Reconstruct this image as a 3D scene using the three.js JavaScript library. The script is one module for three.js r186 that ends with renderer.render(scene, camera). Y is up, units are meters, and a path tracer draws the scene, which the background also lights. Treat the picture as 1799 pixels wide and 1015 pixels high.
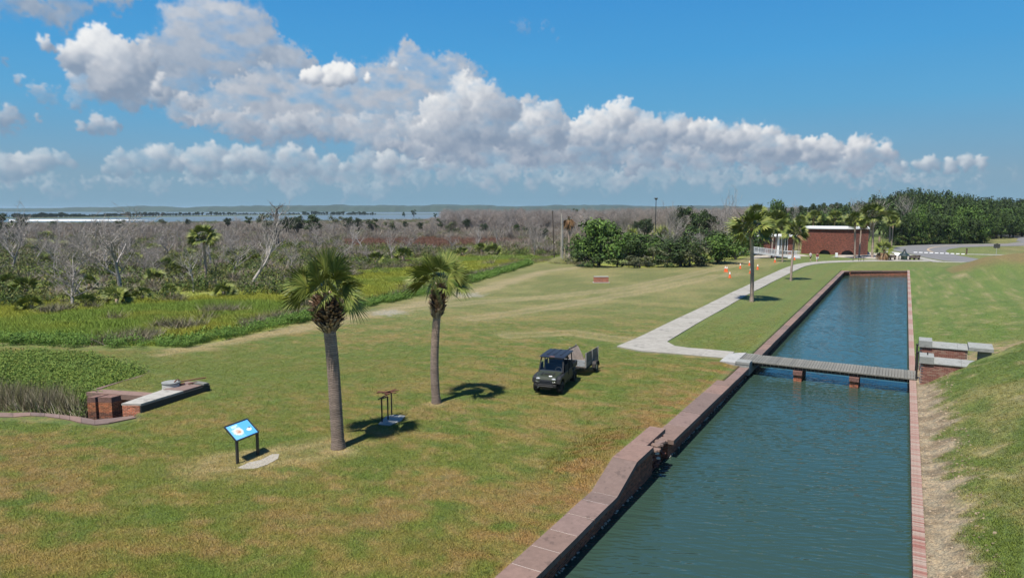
import * as THREE from 'three';
import { mergeGeometries } from 'three/addons/utils/BufferGeometryUtils.js';
import { RoundedBoxGeometry } from 'three/addons/geometries/RoundedBoxGeometry.js';
import { MarchingCubes } from 'three/addons/objects/MarchingCubes.js';

// ---------------------------------------------------------------- camera
const EYE = 10, TILT = Math.atan(139.5 / 1190), FOCAL = 1190;      // eye height above the lawn, downward tilt, focal length in photo pixels
const scene = new THREE.Scene();
const camera = new THREE.PerspectiveCamera(2 * Math.atan(507.5 / FOCAL) * 180 / Math.PI, 1024 / 577, 0.3, 12000);
camera.position.set(0, EYE, 0);
camera.rotation.x = -TILT;

scene.fog = new THREE.FogExp2(new THREE.Color().setRGB(0.50, 0.66, 0.80), 0.00006);

// ---------------------------------------------------------------- exposure, sun
const renderer = new THREE.WebGLRenderer({ antialias: true });
renderer.setSize(1024, 577);
renderer.toneMapping = THREE.LinearToneMapping;
renderer.toneMappingExposure = 1.5;
renderer.shadowMap.enabled = true;
const SUN_EL = 64 * Math.PI / 180, SUN_AZ = 36 * Math.PI / 180;    // the shadows run away from the camera and to the right
const sunTo = new THREE.Vector3(-Math.sin(SUN_AZ) * Math.cos(SUN_EL), Math.sin(SUN_EL), Math.cos(SUN_AZ) * Math.cos(SUN_EL));
const sun = new THREE.DirectionalLight(new THREE.Color(1, 0.945, 0.86), 4.7);
sun.name = 'sun';
sun.position.copy(sunTo).multiplyScalar(300);
sun.castShadow = true;
Object.assign(sun.shadow.camera, { left: -200, right: 200, top: 200, bottom: -200, near: 1, far: 900 });
sun.shadow.mapSize.set(4096, 4096);
scene.add(sun, sun.target);

// ---------------------------------------------------------------- small maths
const { clamp, lerp } = THREE.MathUtils;
const ss = (a, b, x) => { const t = clamp((x - a) / (b - a), 0, 1); return t * t * (3 - 2 * t); };   // a may lie above b
function rng(seed) { let s = seed | 0; return () => { s = (s + 0x6d2b79f5) | 0; let t = Math.imul(s ^ (s >>> 15), 1 | s); t = (t + Math.imul(t ^ (t >>> 7), 61 | t)) ^ t; return ((t ^ (t >>> 14)) >>> 0) / 4294967296; }; }
function hash2(x, y) { let h = Math.imul(x | 0, 374761393) + Math.imul(y | 0, 668265263) | 0; h = Math.imul(h ^ (h >>> 13), 1274126177); return ((h ^ (h >>> 16)) >>> 0) / 4294967296; }
function vnoise(x, y) {
  const ix = Math.floor(x), iy = Math.floor(y), fx = x - ix, fy = y - iy, a = fx * fx * (3 - 2 * fx), b = fy * fy * (3 - 2 * fy);
  const h00 = hash2(ix, iy), h10 = hash2(ix + 1, iy), h01 = hash2(ix, iy + 1), h11 = hash2(ix + 1, iy + 1);
  return h00 + (h10 - h00) * a + (h01 - h00) * b + (h00 - h10 - h01 + h11) * a * b;
}
function fbm(x, y, o = 4) { let s = 0, a = 0.5, n = 0; for (let i = 0; i < o; i++) { s += a * vnoise(x, y); n += a; x = x * 2.03 + 17.1; y = y * 2.03 + 5.7; a *= 0.5; } return s / n; }
function tnoise(x, y, p, o = 4) {                                   // repeats every p cells
  let s = 0, a = 0.5, n = 0;
  for (let k = 0; k < o; k++) {
    const ix = Math.floor(x), iy = Math.floor(y), fx = x - ix, fy = y - iy, u = fx * fx * (3 - 2 * fx), v = fy * fy * (3 - 2 * fy), m = (i) => ((i % p) + p) % p;
    const h = (i, j) => hash2(m(i) + 911 * k, m(j) + 77 * k);
    s += a * lerp(lerp(h(ix, iy), h(ix + 1, iy), u), lerp(h(ix, iy + 1), h(ix + 1, iy + 1), u), v); n += a; a *= 0.5; x *= 2; y *= 2; p *= 2;
  }
  return s / n;
}
const lin = (c) => { c /= 255; return c <= 0.04045 ? c / 12.92 : Math.pow((c + 0.055) / 1.055, 2.4); };
const rgb = (r, g, b) => [lin(r), lin(g), lin(b)];
// a direction or a ground point from where it shows in the photograph (1799 x 1015)
function ray(px, py) {
  const dx = (px - 899.5) / FOCAL, dy = (507.5 - py) / FOCAL, c = Math.cos(TILT), s = Math.sin(TILT);
  return [dx, dy * c - s, c + dy * s];
}
function G(px, py, y = 0) { const d = ray(px, py), t = (y - EYE) / d[1]; return new THREE.Vector3(d[0] * t, y, -d[2] * t); }
function project(p) {                                               // photo pixel of a world point
  const y = p.y - EYE, Z = -p.z, c = Math.cos(TILT), s = Math.sin(TILT), zc = Z * c - y * s;
  return [899.5 + FOCAL * p.x / zc, 507.5 - FOCAL * (y * c + Z * s) / zc];
}
function raise(px, py, dist) { const d = ray(px, py), t = dist / d[2]; return EYE + d[1] * t; }   // height at which that sight line stands dist metres ahead

// ---------------------------------------------------------------- sky: air and fair-weather cumulus
function makeSky() {
  const E = renderer.toneMappingExposure, W = 4096, H = 2048, data = new Float32Array(W * H * 4);
  const N = 512, n1 = new Float32Array(N * N), n2 = new Float32Array(N * N), n3 = new Float32Array(N * N);
  for (let j = 0; j < N; j++) for (let i = 0; i < N; i++) { n1[j * N + i] = tnoise(i / 16, j / 16, 32, 5) - 0.5; n2[j * N + i] = tnoise(i / 16 + 7, j / 16 + 3, 32, 5) - 0.5; n3[j * N + i] = tnoise(i / 8, j / 8, 64, 4) - 0.5; }
  const at = (t, x, y) => t[((y & 511) << 9) | (x & 511)];
  const stops = [[-90, 128, 160, 180], [0, 127, 163, 185], [2.6, 131, 165, 187], [5, 118, 167, 199], [8, 97, 166, 210], [12, 79, 159, 215], [17, 66, 147, 211], [28, 52, 124, 196], [50, 40, 104, 178], [90, 34, 92, 165]].map((s) => [s[0], ...rgb(s[1], s[2], s[3])]);
  const perDeg = W / 360;
  for (let j = 0; j < H; j++) {
    const el = ((j + 0.5) / H - 0.5) * 180;
    let k = 1; while (k < stops.length - 1 && stops[k][0] < el) k++;
    const a = stops[k - 1], b = stops[k], t = clamp((el - a[0]) / (b[0] - a[0]), 0, 1), r = lerp(a[1], b[1], t), g = lerp(a[2], b[2], t), bl = lerp(a[3], b[3], t);
    const y = Math.sin(el * Math.PI / 180), c = Math.cos(el * Math.PI / 180);
    for (let i = 0; i < W; i++) {
      const ro = ((i + 0.5) / W - 0.5) * 2 * Math.PI, dot = Math.cos(ro) * c * sunTo.x + y * sunTo.y + Math.sin(ro) * c * sunTo.z, glow = 0.35 * Math.exp((dot - 1) * 14);
      const o = (j * W + i) * 4, st = 1 + 0.05 * at(n1, i >> 3, j >> 1) * ss(25, 3, el);
      data[o] = r * st + glow; data[o + 1] = g * st + glow; data[o + 2] = bl * st + glow; data[o + 3] = 1;
    }
  }
  // clouds are heaps of lobes on lobes, in degrees of azimuth (0 = straight ahead) and elevation
  const white = rgb(246, 246, 245), mid = rgb(186, 193, 204), dark = rgb(134, 152, 174), L = [-0.42, 0.78, 0.46];
  function heap(lobes, { soft, op, tint, wisp = 1, contrast }) {              // lobe: [az, el, r, z, nx, ny, nz of its parents, weight of its own normal, whiteness]
    let x0 = 1e9, x1 = -1e9, y0 = 1e9, y1 = -1e9;
    for (const l of lobes) { const sx = 1 / Math.max(0.25, Math.cos(l[1] * Math.PI / 180)), e = l[2] * 1.9; x0 = Math.min(x0, l[0] - e * sx); x1 = Math.max(x1, l[0] + e * sx); y0 = Math.min(y0, l[1] - e); y1 = Math.max(y1, l[1] + e); }
    const ox = Math.floor(((x0 - 90) / 360 + 0.5) * W), oy = Math.floor((y0 / 180 + 0.5) * H), bw = Math.ceil((x1 - x0) * perDeg) + 2, bh = Math.ceil((y1 - y0) * perDeg) + 2;
    const zb = new Float32Array(bw * bh).fill(-1e9), sh = new Float32Array(bw * bh), al = new Float32Array(bw * bh);
    for (const l of lobes) {
      const cx = ((l[0] - 90) / 360 + 0.5) * W - ox, cy = (l[1] / 180 + 0.5) * H - oy, r = l[2] * perDeg, sx = 1 / Math.max(0.25, Math.cos(l[1] * Math.PI / 180)), m = Math.ceil(r * 1.7) + 2;
      for (let y = Math.max(0, Math.floor(cy - m)); y <= cy + m && y < bh; y++) for (let x = Math.max(0, Math.floor(cx - m * sx)); x <= cx + m * sx && x < bw; x++) {
        const X = x + ox, Y = y + oy;
        const big = 4.5 * wisp, fine = 2.6 * wisp;
        const dx = ((x + 0.5 - cx) / sx + at(n1, X, Y) * big * 2 + at(n3, X * 3 | 0, Y * 3 | 0) * fine * 2) / r, dy = (y + 0.5 - cy + at(n2, X, Y) * big * 2 + at(n3, X * 3 + 99, Y * 3 + 50) * fine * 2) / r;
        const d2 = dx * dx + dy * dy; if (d2 >= 1) continue;
        const z = Math.sqrt(1 - d2), zz = l[3] + z * l[2], o = y * bw + x, a = ss(0, lerp(0.25, 1.3, soft), 1 - d2);
        al[o] = 1 - (1 - al[o]) * (1 - a * lerp(1, 0.55, soft));
        const k = l[7], nl = (dx * k + l[4]) * L[0] + (dy * k + l[5]) * L[1] + (z * k + l[6]) * L[2], v = clamp(l[8] + (nl - 0.66) * contrast, 0, 1);
        if (zz > zb[o]) { const blend = zb[o] < -1e8 ? 1 : ss(0, 0.22, zz - zb[o]) * 0.85 + 0.15; sh[o] = lerp(sh[o], v, blend); zb[o] = zz; }
      }
    }
    for (let y = 1; y < bh - 1; y++) for (let x = 1; x < bw - 1; x++) {
      const o = y * bw + x; if (al[o] <= 0.003) continue;
      let s = 0, n = 0; for (let j = -1; j < 2; j++) for (let i = -1; i < 2; i++) { const q = o + j * bw + i, w = al[q] * (i || j ? 0.6 : 1.4); s += sh[q] * w; n += w; }
      const X = x + ox, Y = y + oy, f = clamp(s / n + at(n3, X * 2, Y * 2) * 0.14 + at(n1, X * 2 + 40, Y * 3) * 0.12, 0, 1), g = (Y * W + (((X % W) + W) % W)) * 4, a = al[o] * op * (soft > 0.4 ? clamp(0.85 + at(n1, X + 200, Y * 2) * 1.5, 0, 1) : 1);
      if (Y < 0 || Y >= H) continue;
      for (let c = 0; c < 3; c++) { let col = f < 0.5 ? lerp(dark[c], mid[c], f * 2) : lerp(mid[c], white[c], f * 2 - 1); if (tint) col = lerp(col, tint[c], tint[3]); data[g + c] += (col - data[g + c]) * a; }
    }
  }
  const toAz = (px, py) => { const d = ray(px, py); return [Math.atan2(d[0], d[2]) * 180 / Math.PI, Math.atan2(d[1], Math.hypot(d[0], d[2])) * 180 / Math.PI]; };
  const hazeTint = (a) => [...rgb(132, 164, 186), a];
  // a bank of cloud: [azimuth, top, base] in degrees; large lobes fill it, smaller ones grow out of their upper sides
  function bank(prof, { n, soft = 0.15, op = 0.97, bright = 0.75, tint, seed = 1, flat = 0.7, wisp = 1, detail = 1, contrast = 0.85 }) {
    const R = rng(seed), lobes = [], A = prof[0][0], B = prof[prof.length - 1][0];
    const here = (az) => { az = clamp(az, A, B - 1e-6); let k = 1; while (prof[k][0] < az) k++; const t = (az - prof[k - 1][0]) / (prof[k][0] - prof[k - 1][0]); return [lerp(prof[k - 1][1], prof[k][1], t), lerp(prof[k - 1][2], prof[k][2], t)]; };
    for (let i = 0; i < n; i++) {
      const az = lerp(A, B, (i + R()) / n), [top, base] = here(az), h = Math.max(0.2, top - base);
      const stack = Math.max(1, Math.round(0.7 + R() * 1.6));
      for (let q = 0; q < stack; q++) {
        const r = h * lerp(0.3, 0.52, R()), el = q === 0 ? top - r * 0.95 : lerp(base + r * 0.55, top - r * 1.2, R()), z = (q ? 0.35 : 0) + R() * 0.5, white0 = (e) => bright * lerp(1 - flat, 1, Math.pow(clamp((e - base) / h, 0, 1), 0.75));
        lobes.push([az, el, r, z, 0, 0, 0, 1, white0(el)]);
        for (let j = 0; j < 9 * detail; j++) {
          const a = R() * 6.283, q2 = Math.sqrt(R()) * 0.98, nx = Math.cos(a) * q2, ny = Math.sin(a) * q2 * (Math.sin(a) < 0 ? 0.6 : 1), nz = Math.sqrt(Math.max(0, 1 - nx * nx - ny * ny)), r2 = r * lerp(0.24, 0.46, R());
          const ax = az + nx * r * 0.85, ey = Math.max(base + r2 * 0.5, el + ny * r * 0.85), z2 = z + nz * r * 0.8;
          lobes.push([ax, ey, r2, z2, nx * 0.5, ny * 0.5, nz * 0.5, 0.5, white0(ey)]);
          for (let m = 0; m < 5 * detail; m++) {
            const b = R() * 6.283, q3 = Math.sqrt(R()), mx = Math.cos(b) * q3, my = Math.sin(b) * q3, mz = Math.sqrt(Math.max(0, 1 - mx * mx - my * my)), r3 = r2 * lerp(0.25, 0.5, R()), ey3 = Math.max(base + r3 * 0.3, ey + my * r2 * 0.9);
            lobes.push([ax + mx * r2 * 0.9, ey3, r3, z2 + mz * r2 * 0.8, nx * 0.4 + mx * 0.32, ny * 0.4 + my * 0.32, nz * 0.4 + mz * 0.32, 0.28, white0(ey3)]);
          }
        }
      }
    }
    heap(lobes, { soft, op, tint, wisp, contrast });
  }
  const P = (a) => a.map(([x, t, b]) => { const u = toAz(x, t), d = toAz(x, b); return [u[0], u[1], d[1]]; });
  // low strata above the horizon
  bank(P([[-900, 312, 345], [200, 306, 342], [900, 298, 342], [1500, 304, 332], [1720, 312, 328]]), { n: 90, soft: 0.9, op: 0.8, bright: 0.95, tint: hazeTint(0.62), seed: 3, wisp: 3, flat: 0.4 });
  bank(P([[420, 276, 318], [800, 272, 324], [1100, 282, 326], [1400, 292, 326], [1680, 302, 322]]), { n: 70, soft: 1, op: 0.92, bright: 0.72, contrast: 0.35, tint: hazeTint(0.35), seed: 4, wisp: 3, flat: 0.5 });
  // soft grey heaps, upper left
  bank(P([[-260, -40, 46], [-60, -30, 52], [0, -26, 54], [60, -22, 52], [120, -20, 44], [180, -24, 26], [240, -26, 4]]), { n: 20, bright: 0.26, soft: 0.9, op: 0.9, contrast: 0.25, seed: 11, wisp: 2, flat: 0.2 });
  bank(P([[235, 120, 150], [280, 76, 180], [318, 26, 188], [360, -25, 190], [430, -10, 188], [468, 50, 165], [520, 75, 140], [560, 112, 124]]), { n: 18, bright: 0.6, soft: 0.8, op: 0.95, seed: 12, wisp: 2, contrast: 0.4 });
  bank(P([[310, 180, 236], [400, 128, 242], [470, 118, 246], [530, 132, 258], [620, 112, 266], [680, 92, 270], [740, 86, 274], [800, 100, 276], [835, 150, 276]]), { n: 32, bright: 0.48, soft: 0.75, op: 1, seed: 14, wisp: 2, flat: 0.35, contrast: 0.4 });
  bank(P([[340, 200, 232], [400, 182, 240], [470, 196, 246], [545, 188, 262], [640, 198, 268], [720, 196, 272], [790, 200, 280]]), { n: 22, bright: 0.68, soft: 0.75, op: 0.85, seed: 15, wisp: 1.8, contrast: 0.55 });
  bank(P([[526, 130, 150], [545, 116, 149], [580, 111, 148], [612, 110, 146], [645, 126, 144]]), { n: 7, bright: 1.15, seed: 16, flat: 0.35, wisp: 0.8 });
  bank(P([[686, 112, 122], [700, 103, 124], [718, 114, 122]]), { n: 2, bright: 1, soft: 0.5, op: 0.8, seed: 17, flat: 0.3, wisp: 0.8 });
  // white cumulus, left
  bank(P([[20, 128, 150], [60, 140, 178], [110, 152, 188], [160, 150, 194]]), { n: 5, bright: 0.72, soft: 0.8, op: 0.75, seed: 21, wisp: 2 });
  bank(P([[120, 130, 196], [180, 100, 203], [260, 128, 207], [340, 165, 206], [380, 192, 204]]), { n: 8, bright: 0.62, soft: 0.6, op: 0.95, contrast: 0.6, seed: 22, flat: 0.85, wisp: 1.6 });
  bank(P([[74, 66, 100], [110, 64, 116], [150, 56, 140], [182, 46, 165], [215, 62, 168], [246, 78, 160], [266, 112, 160], [300, 150, 190]]), { n: 9, bright: 0.88, soft: 0.38, op: 0.96, seed: 23, flat: 0.62, wisp: 1.6 });
  bank(P([[128, 216, 238], [160, 192, 242], [192, 208, 243], [212, 238, 247]]), { n: 4, bright: 0.78, soft: 0.6, op: 0.85, seed: 24, wisp: 1.4 });
  bank(P([[-260, 150, 230], [-120, 170, 232], [0, 178, 228], [36, 186, 225], [74, 210, 224]]), { n: 8, bright: 0.62, soft: 0.8, op: 0.85, seed: 25, wisp: 2 });
  bank(P([[-90, 70, 110], [-20, 88, 116], [18, 98, 112]]), { n: 3, bright: 0.55, soft: 0.9, op: 0.6, seed: 26, wisp: 2 });
  // the row of small heaps nearest the horizon
  let sd = 30;
  for (const pr of [[[-620, 270, 314], [-400, 262, 316], [-200, 270, 314], [-60, 262, 314]], [[-70, 270, 316], [0, 258, 316], [50, 264, 312], [70, 258, 310], [112, 268, 308], [140, 298, 308]], [[178, 282, 304], [205, 264, 310], [232, 268, 310], [262, 256, 310], [300, 252, 308], [318, 266, 306], [336, 296, 304]], [[322, 286, 306], [345, 262, 310], [372, 248, 312], [410, 256, 314], [460, 254, 316], [520, 256, 316], [575, 264, 312], [600, 294, 306]], [[592, 294, 308], [630, 262, 316], [680, 264, 318], [735, 270, 320], [795, 274, 320], [828, 304, 318]]])
    bank(P(pr), { n: Math.max(4, Math.round((pr[pr.length - 1][0] - pr[0][0]) / 26)), bright: 0.9, soft: 0.42, op: 0.85, tint: hazeTint(0.26), seed: sd++, flat: 0.75, wisp: 1.1 });
  // the long white bank to the right
  bank(P([[740, 210, 272], [790, 160, 285], [830, 146, 294], [880, 168, 290], [940, 176, 290], [1000, 208, 291], [1060, 192, 292], [1110, 190, 294], [1180, 208, 296], [1260, 218, 298], [1340, 218, 301], [1400, 238, 303], [1470, 244, 304], [1550, 248, 305], [1596, 284, 304]]), { n: 44, bright: 0.6, soft: 0.5, op: 1, seed: 41, wisp: 1.6, flat: 0.5, contrast: 0.6 });
  bank(P([[690, 236, 268], [760, 238, 284], [900, 246, 292], [1100, 256, 296], [1300, 266, 300], [1500, 272, 304], [1600, 290, 305]]), { n: 56, bright: 0.5, soft: 0.65, op: 0.97, seed: 46, wisp: 1.8, flat: 0.35, contrast: 0.45 });
  bank(P([[745, 225, 262], [768, 176, 262], [800, 140, 268], [836, 130, 262], [868, 146, 262], [886, 172, 262], [905, 192, 266], [938, 164, 268], [960, 196, 268], [1000, 214, 272], [1030, 188, 272], [1060, 192, 270], [1094, 176, 272], [1122, 188, 274], [1150, 204, 276], [1185, 194, 278], [1210, 214, 280], [1262, 206, 284], [1300, 222, 286], [1345, 208, 288], [1375, 228, 290], [1404, 242, 292], [1440, 238, 294], [1490, 240, 295], [1535, 234, 296], [1562, 252, 297], [1590, 284, 298]]), { n: 34, bright: 0.86, soft: 0.42, op: 0.96, seed: 42, flat: 0.7, wisp: 1.5 });
  bank(P([[1590, 294, 302], [1622, 270, 304], [1660, 276, 305], [1694, 266, 305], [1722, 274, 304], [1744, 298, 302]]), { n: 7, bright: 0.88, soft: 0.4, op: 0.85, seed: 43, tint: hazeTint(0.2), flat: 0.7 });
  bank(P([[1500, 304, 326], [1640, 308, 328], [1800, 300, 330], [2100, 290, 330]]), { n: 12, bright: 0.8, soft: 1, op: 0.45, tint: hazeTint(0.6), seed: 44, wisp: 3 });
  bank(P([[920, 28, 60], [950, 45, 75], [1000, 60, 78]]), { n: 3, bright: 0.6, soft: 1, op: 0.3, seed: 45, wisp: 2.5 });
  // the same kind of weather goes on all round
  const R = rng(77);
  for (let a = 52; a < 306; a += 6.5) {
    const base = 3 + R() * 3, w = 5 + R() * 9, h = 1.5 + R() * 4.5, az = a + R() * 4;
    bank([[az - w / 2, base + 0.4, base], [az - w / 4, base + h * (0.5 + R() * 0.5), base - 0.1], [az, base + h, base], [az + w / 4, base + h * (0.4 + R() * 0.5), base], [az + w / 2, base + 0.3, base]], { n: Math.ceil(w * 0.8), bright: 0.85, soft: 0.4, op: 0.9, seed: 100 + a | 0, detail: 0.7 });
  }
  for (let i = 0; i < 17; i++) {
    const base = 14 + R() * 26, az = 62 + R() * 236, w = 8 + R() * 10, h = 2.5 + R() * 4;
    bank([[az - w / 2, base + 0.5, base], [az - w / 5, base + h, base], [az + w / 5, base + h * 0.8, base], [az + w / 2, base + 0.4, base]], { n: 7, bright: 0.75, soft: 0.6, op: 0.8, seed: 300 + i, detail: 0.7, wisp: 2 });
  }
  for (let i = 0; i < data.length; i += 4) { data[i] /= E; data[i + 1] /= E; data[i + 2] /= E; }
  const t = new THREE.DataTexture(data, W, H, THREE.RGBAFormat, THREE.FloatType);
  t.mapping = THREE.EquirectangularReflectionMapping; t.magFilter = t.minFilter = THREE.LinearFilter; t.needsUpdate = true;
  return t;
}
scene.background = makeSky();
scene.environment = scene.background;

// ---------------------------------------------------------------- names, labels, geometry helpers
const used = new Map();
function numbered(name) { const n = used.get(name) ?? 0; used.set(name, n + 1); return n ? name + '_' + String(n).padStart(3, '0') : name; }
function tag(o, label, category, group) { o.userData.label = label; o.userData.category = category; if (group) o.userData.group = group; return o; }
function thing(name, label, category, pos = [0, 0, 0], turn = 0, group) {
  const o = new THREE.Group(); o.name = numbered(name); scene.add(o);
  if (pos.isVector3) o.position.copy(pos); else o.position.set(...pos);
  o.rotation.y = turn; return tag(o, label, category, group);
}
function piece(name, geo, mat, parent) {                            // one mesh, a part of its parent (or a top-level object)
  const g = Array.isArray(geo) ? (geo.length === 1 ? geo[0] : merge(geo)) : geo;
  const m = new THREE.Mesh(g, mat); m.name = parent && parent !== scene ? name : numbered(name); m.castShadow = m.receiveShadow = true; (parent ?? scene).add(m); return m;
}
function kind(o, k) { o.userData.kind = k; return o; }
function setting(name, geo, mat) { return kind(piece(name, geo, mat), 'structure'); }
function dup(o, label, pos, turn = 0, scale = 1, group) {
  const c = o.clone(); c.name = numbered(o.userData.base ?? o.name.replace(/_\d{3}$/, '')); scene.add(c);
  c.userData = { ...o.userData, label }; if (group) c.userData.group = group;
  c.position.copy(pos); c.rotation.set(0, turn, 0); if (Array.isArray(scale)) c.scale.set(...scale); else c.scale.setScalar(scale); return c;
}
function merge(list) {
  const keep = ['position', 'normal', 'uv', 'color'].filter((k) => list.every((g) => g.attributes[k]));
  return mergeGeometries(list.map((g) => { const h = g.index ? g.toNonIndexed() : g.clone(); for (const k of Object.keys(h.attributes)) if (!keep.includes(k)) h.deleteAttribute(k); return h; }));
}
const place = (g, x = 0, y = 0, z = 0, rx = 0, ry = 0, rz = 0) => { g.applyMatrix4(new THREE.Matrix4().compose(new THREE.Vector3(x, y, z), new THREE.Quaternion().setFromEuler(new THREE.Euler(rx, ry, rz, 'YXZ')), new THREE.Vector3(1, 1, 1))); return g; };
function bx(w, h, d, x = 0, y = 0, z = 0, rx = 0, ry = 0, rz = 0, r = Math.min(w, h, d) * 0.12) { return place(r > 0.0015 ? new RoundedBoxGeometry(w, h, d, 1, r) : new THREE.BoxGeometry(w, h, d), x, y, z, rx, ry, rz); }
function cyl(r0, r1, h, x = 0, y = 0, z = 0, rx = 0, ry = 0, rz = 0, n = 12) { return place(new THREE.CylinderGeometry(r1, r0, h, n), x, y, z, rx, ry, rz); }
function rod(a, b, r, r1 = r, n = 8) { const A = new THREE.Vector3(...a), B = new THREE.Vector3(...b), d = B.clone().sub(A), g = new THREE.CylinderGeometry(r1, r, d.length(), n); g.applyQuaternion(new THREE.Quaternion().setFromUnitVectors(new THREE.Vector3(0, 1, 0), d.normalize())); const m = A.add(B).multiplyScalar(0.5); g.translate(m.x, m.y, m.z); return g; }
function prism(pts, depth, bevel = 0.01) {                           // outline in x,y pushed out along z, centred
  const s = new THREE.Shape(pts.map((p) => new THREE.Vector2(p[0], p[1]))), g = new THREE.ExtrudeGeometry(s, { depth: depth - 2 * bevel, bevelEnabled: bevel > 0, bevelSize: bevel, bevelThickness: bevel, bevelOffset: -bevel, bevelSegments: 1, curveSegments: 6 });
  g.translate(0, 0, -(depth - 2 * bevel) / 2); return g;
}
// a solid slab standing on a ground polygon (world x,z corners), from y0 to y1 (numbers or one per corner)
function solid(corners, y0, y1) {
  const n = corners.length, top = corners.map((c, i) => [c.x, Array.isArray(y1) ? y1[i] : y1, c.z]), bot = corners.map((c, i) => [c.x, Array.isArray(y0) ? y0[i] : y0, c.z]);
  const b = new Builder(), up = polyArea(corners) > 0 ? 1 : -1, f = (a, q, c) => (up > 0 ? b.tri(a, q, c) : b.tri(a, c, q));
  const tris = THREE.ShapeUtils.triangulateShape(corners.map((c) => new THREE.Vector2(c.x, c.z)), []);
  for (const [i, j, k] of tris) { b.triUp(top[i], top[j], top[k], 1); b.triUp(bot[i], bot[j], bot[k], -1); }
  for (let i = 0; i < n; i++) { const j = (i + 1) % n; f(bot[i], top[i], top[j]); f(bot[i], top[j], bot[j]); }
  return b.geo();
}
function polyArea(c) { let s = 0; for (let i = 0; i < c.length; i++) { const a = c[i], b = c[(i + 1) % c.length]; s += a.x * b.z - b.x * a.z; } return s; }
class Builder {                                                      // triangles with vertex colours; uv in metres
  constructor() { this.p = []; this.n = []; this.c = []; this.u = []; }
  tri(a, b, c, col = [1, 1, 1], nn) {
    const ux = b[0] - a[0], uy = b[1] - a[1], uz = b[2] - a[2], vx = c[0] - a[0], vy = c[1] - a[1], vz = c[2] - a[2];
    let nx = uy * vz - uz * vy, ny = uz * vx - ux * vz, nz = ux * vy - uy * vx; const l = Math.hypot(nx, ny, nz) || 1; nx /= l; ny /= l; nz /= l;
    const ax = Math.abs(nx), ay = Math.abs(ny), az = Math.abs(nz);
    for (const v of [a, b, c]) { this.p.push(v[0], v[1], v[2]); if (nn) this.n.push(nn[0], nn[1], nn[2]); else this.n.push(nx, ny, nz); this.c.push(col[0], col[1], col[2]); if (ay >= ax && ay >= az) this.u.push(v[0], v[2]); else if (ax >= az) this.u.push(v[2], v[1]); else this.u.push(v[0], v[1]); }
  }
  triUp(a, b, c, s, col) { const ny = (b[2] - a[2]) * (c[0] - a[0]) - (b[0] - a[0]) * (c[2] - a[2]); if (ny * s >= 0) this.tri(a, b, c, col); else this.tri(a, c, b, col); }
  quad(a, b, c, d, col, nn) { this.tri(a, b, c, col, nn); this.tri(a, c, d, col, nn); }
  tube(pts, rad, k = 5, col = [1, 1, 1], cap = true) {               // tapered limb through points
    const rings = []; let up = Math.abs(pts[1][1] - pts[0][1]) > 0.9 * dist3(pts[0], pts[1]) ? [1, 0, 0] : [0, 1, 0];
    for (let i = 0; i < pts.length; i++) {
      const a = pts[Math.max(0, i - 1)], b = pts[Math.min(pts.length - 1, i + 1)], t = norm3(sub3(b, a)); let s = norm3(cross3(t, up)); const w = cross3(s, t); up = w; const r = rad[i], ring = [];
      for (let j = 0; j < k; j++) { const q = j / k * 2 * Math.PI, cx = Math.cos(q), sy = Math.sin(q), n = [s[0] * cx + w[0] * sy, s[1] * cx + w[1] * sy, s[2] * cx + w[2] * sy]; ring.push([[pts[i][0] + n[0] * r, pts[i][1] + n[1] * r, pts[i][2] + n[2] * r], n]); }
      rings.push(ring);
    }
    const cc = Array.isArray(col[0]) ? (i) => col[i] : () => col;
    for (let i = 0; i + 1 < rings.length; i++) for (let j = 0; j < k; j++) {
      const A = rings[i][j], B = rings[i][(j + 1) % k], C = rings[i + 1][(j + 1) % k], D = rings[i + 1][j];
      for (const [v, c] of [[A, i], [C, i + 1], [B, i], [A, i], [D, i + 1], [C, i + 1]]) { this.p.push(...v[0]); this.n.push(...v[1]); this.c.push(...cc(c)); this.u.push(v[0][0] + v[0][2], v[0][1]); }
    }
    if (cap) { const e = rings[rings.length - 1]; for (let j = 1; j + 1 < k; j++) this.tri(e[0][0], e[j][0], e[j + 1][0], cc(rings.length - 1)); }
  }
  geo() { const g = new THREE.BufferGeometry(); g.setAttribute('position', new THREE.Float32BufferAttribute(this.p, 3)); g.setAttribute('normal', new THREE.Float32BufferAttribute(this.n, 3)); g.setAttribute('color', new THREE.Float32BufferAttribute(this.c, 3)); g.setAttribute('uv', new THREE.Float32BufferAttribute(this.u, 2)); return g; }
}
const sub3 = (a, b) => [a[0] - b[0], a[1] - b[1], a[2] - b[2]], add3 = (a, b, k = 1) => [a[0] + b[0] * k, a[1] + b[1] * k, a[2] + b[2] * k], cross3 = (a, b) => [a[1] * b[2] - a[2] * b[1], a[2] * b[0] - a[0] * b[2], a[0] * b[1] - a[1] * b[0]];
const dist3 = (a, b) => Math.hypot(a[0] - b[0], a[1] - b[1], a[2] - b[2]), norm3 = (a) => { const l = Math.hypot(...a) || 1; return [a[0] / l, a[1] / l, a[2] / l]; };

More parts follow.
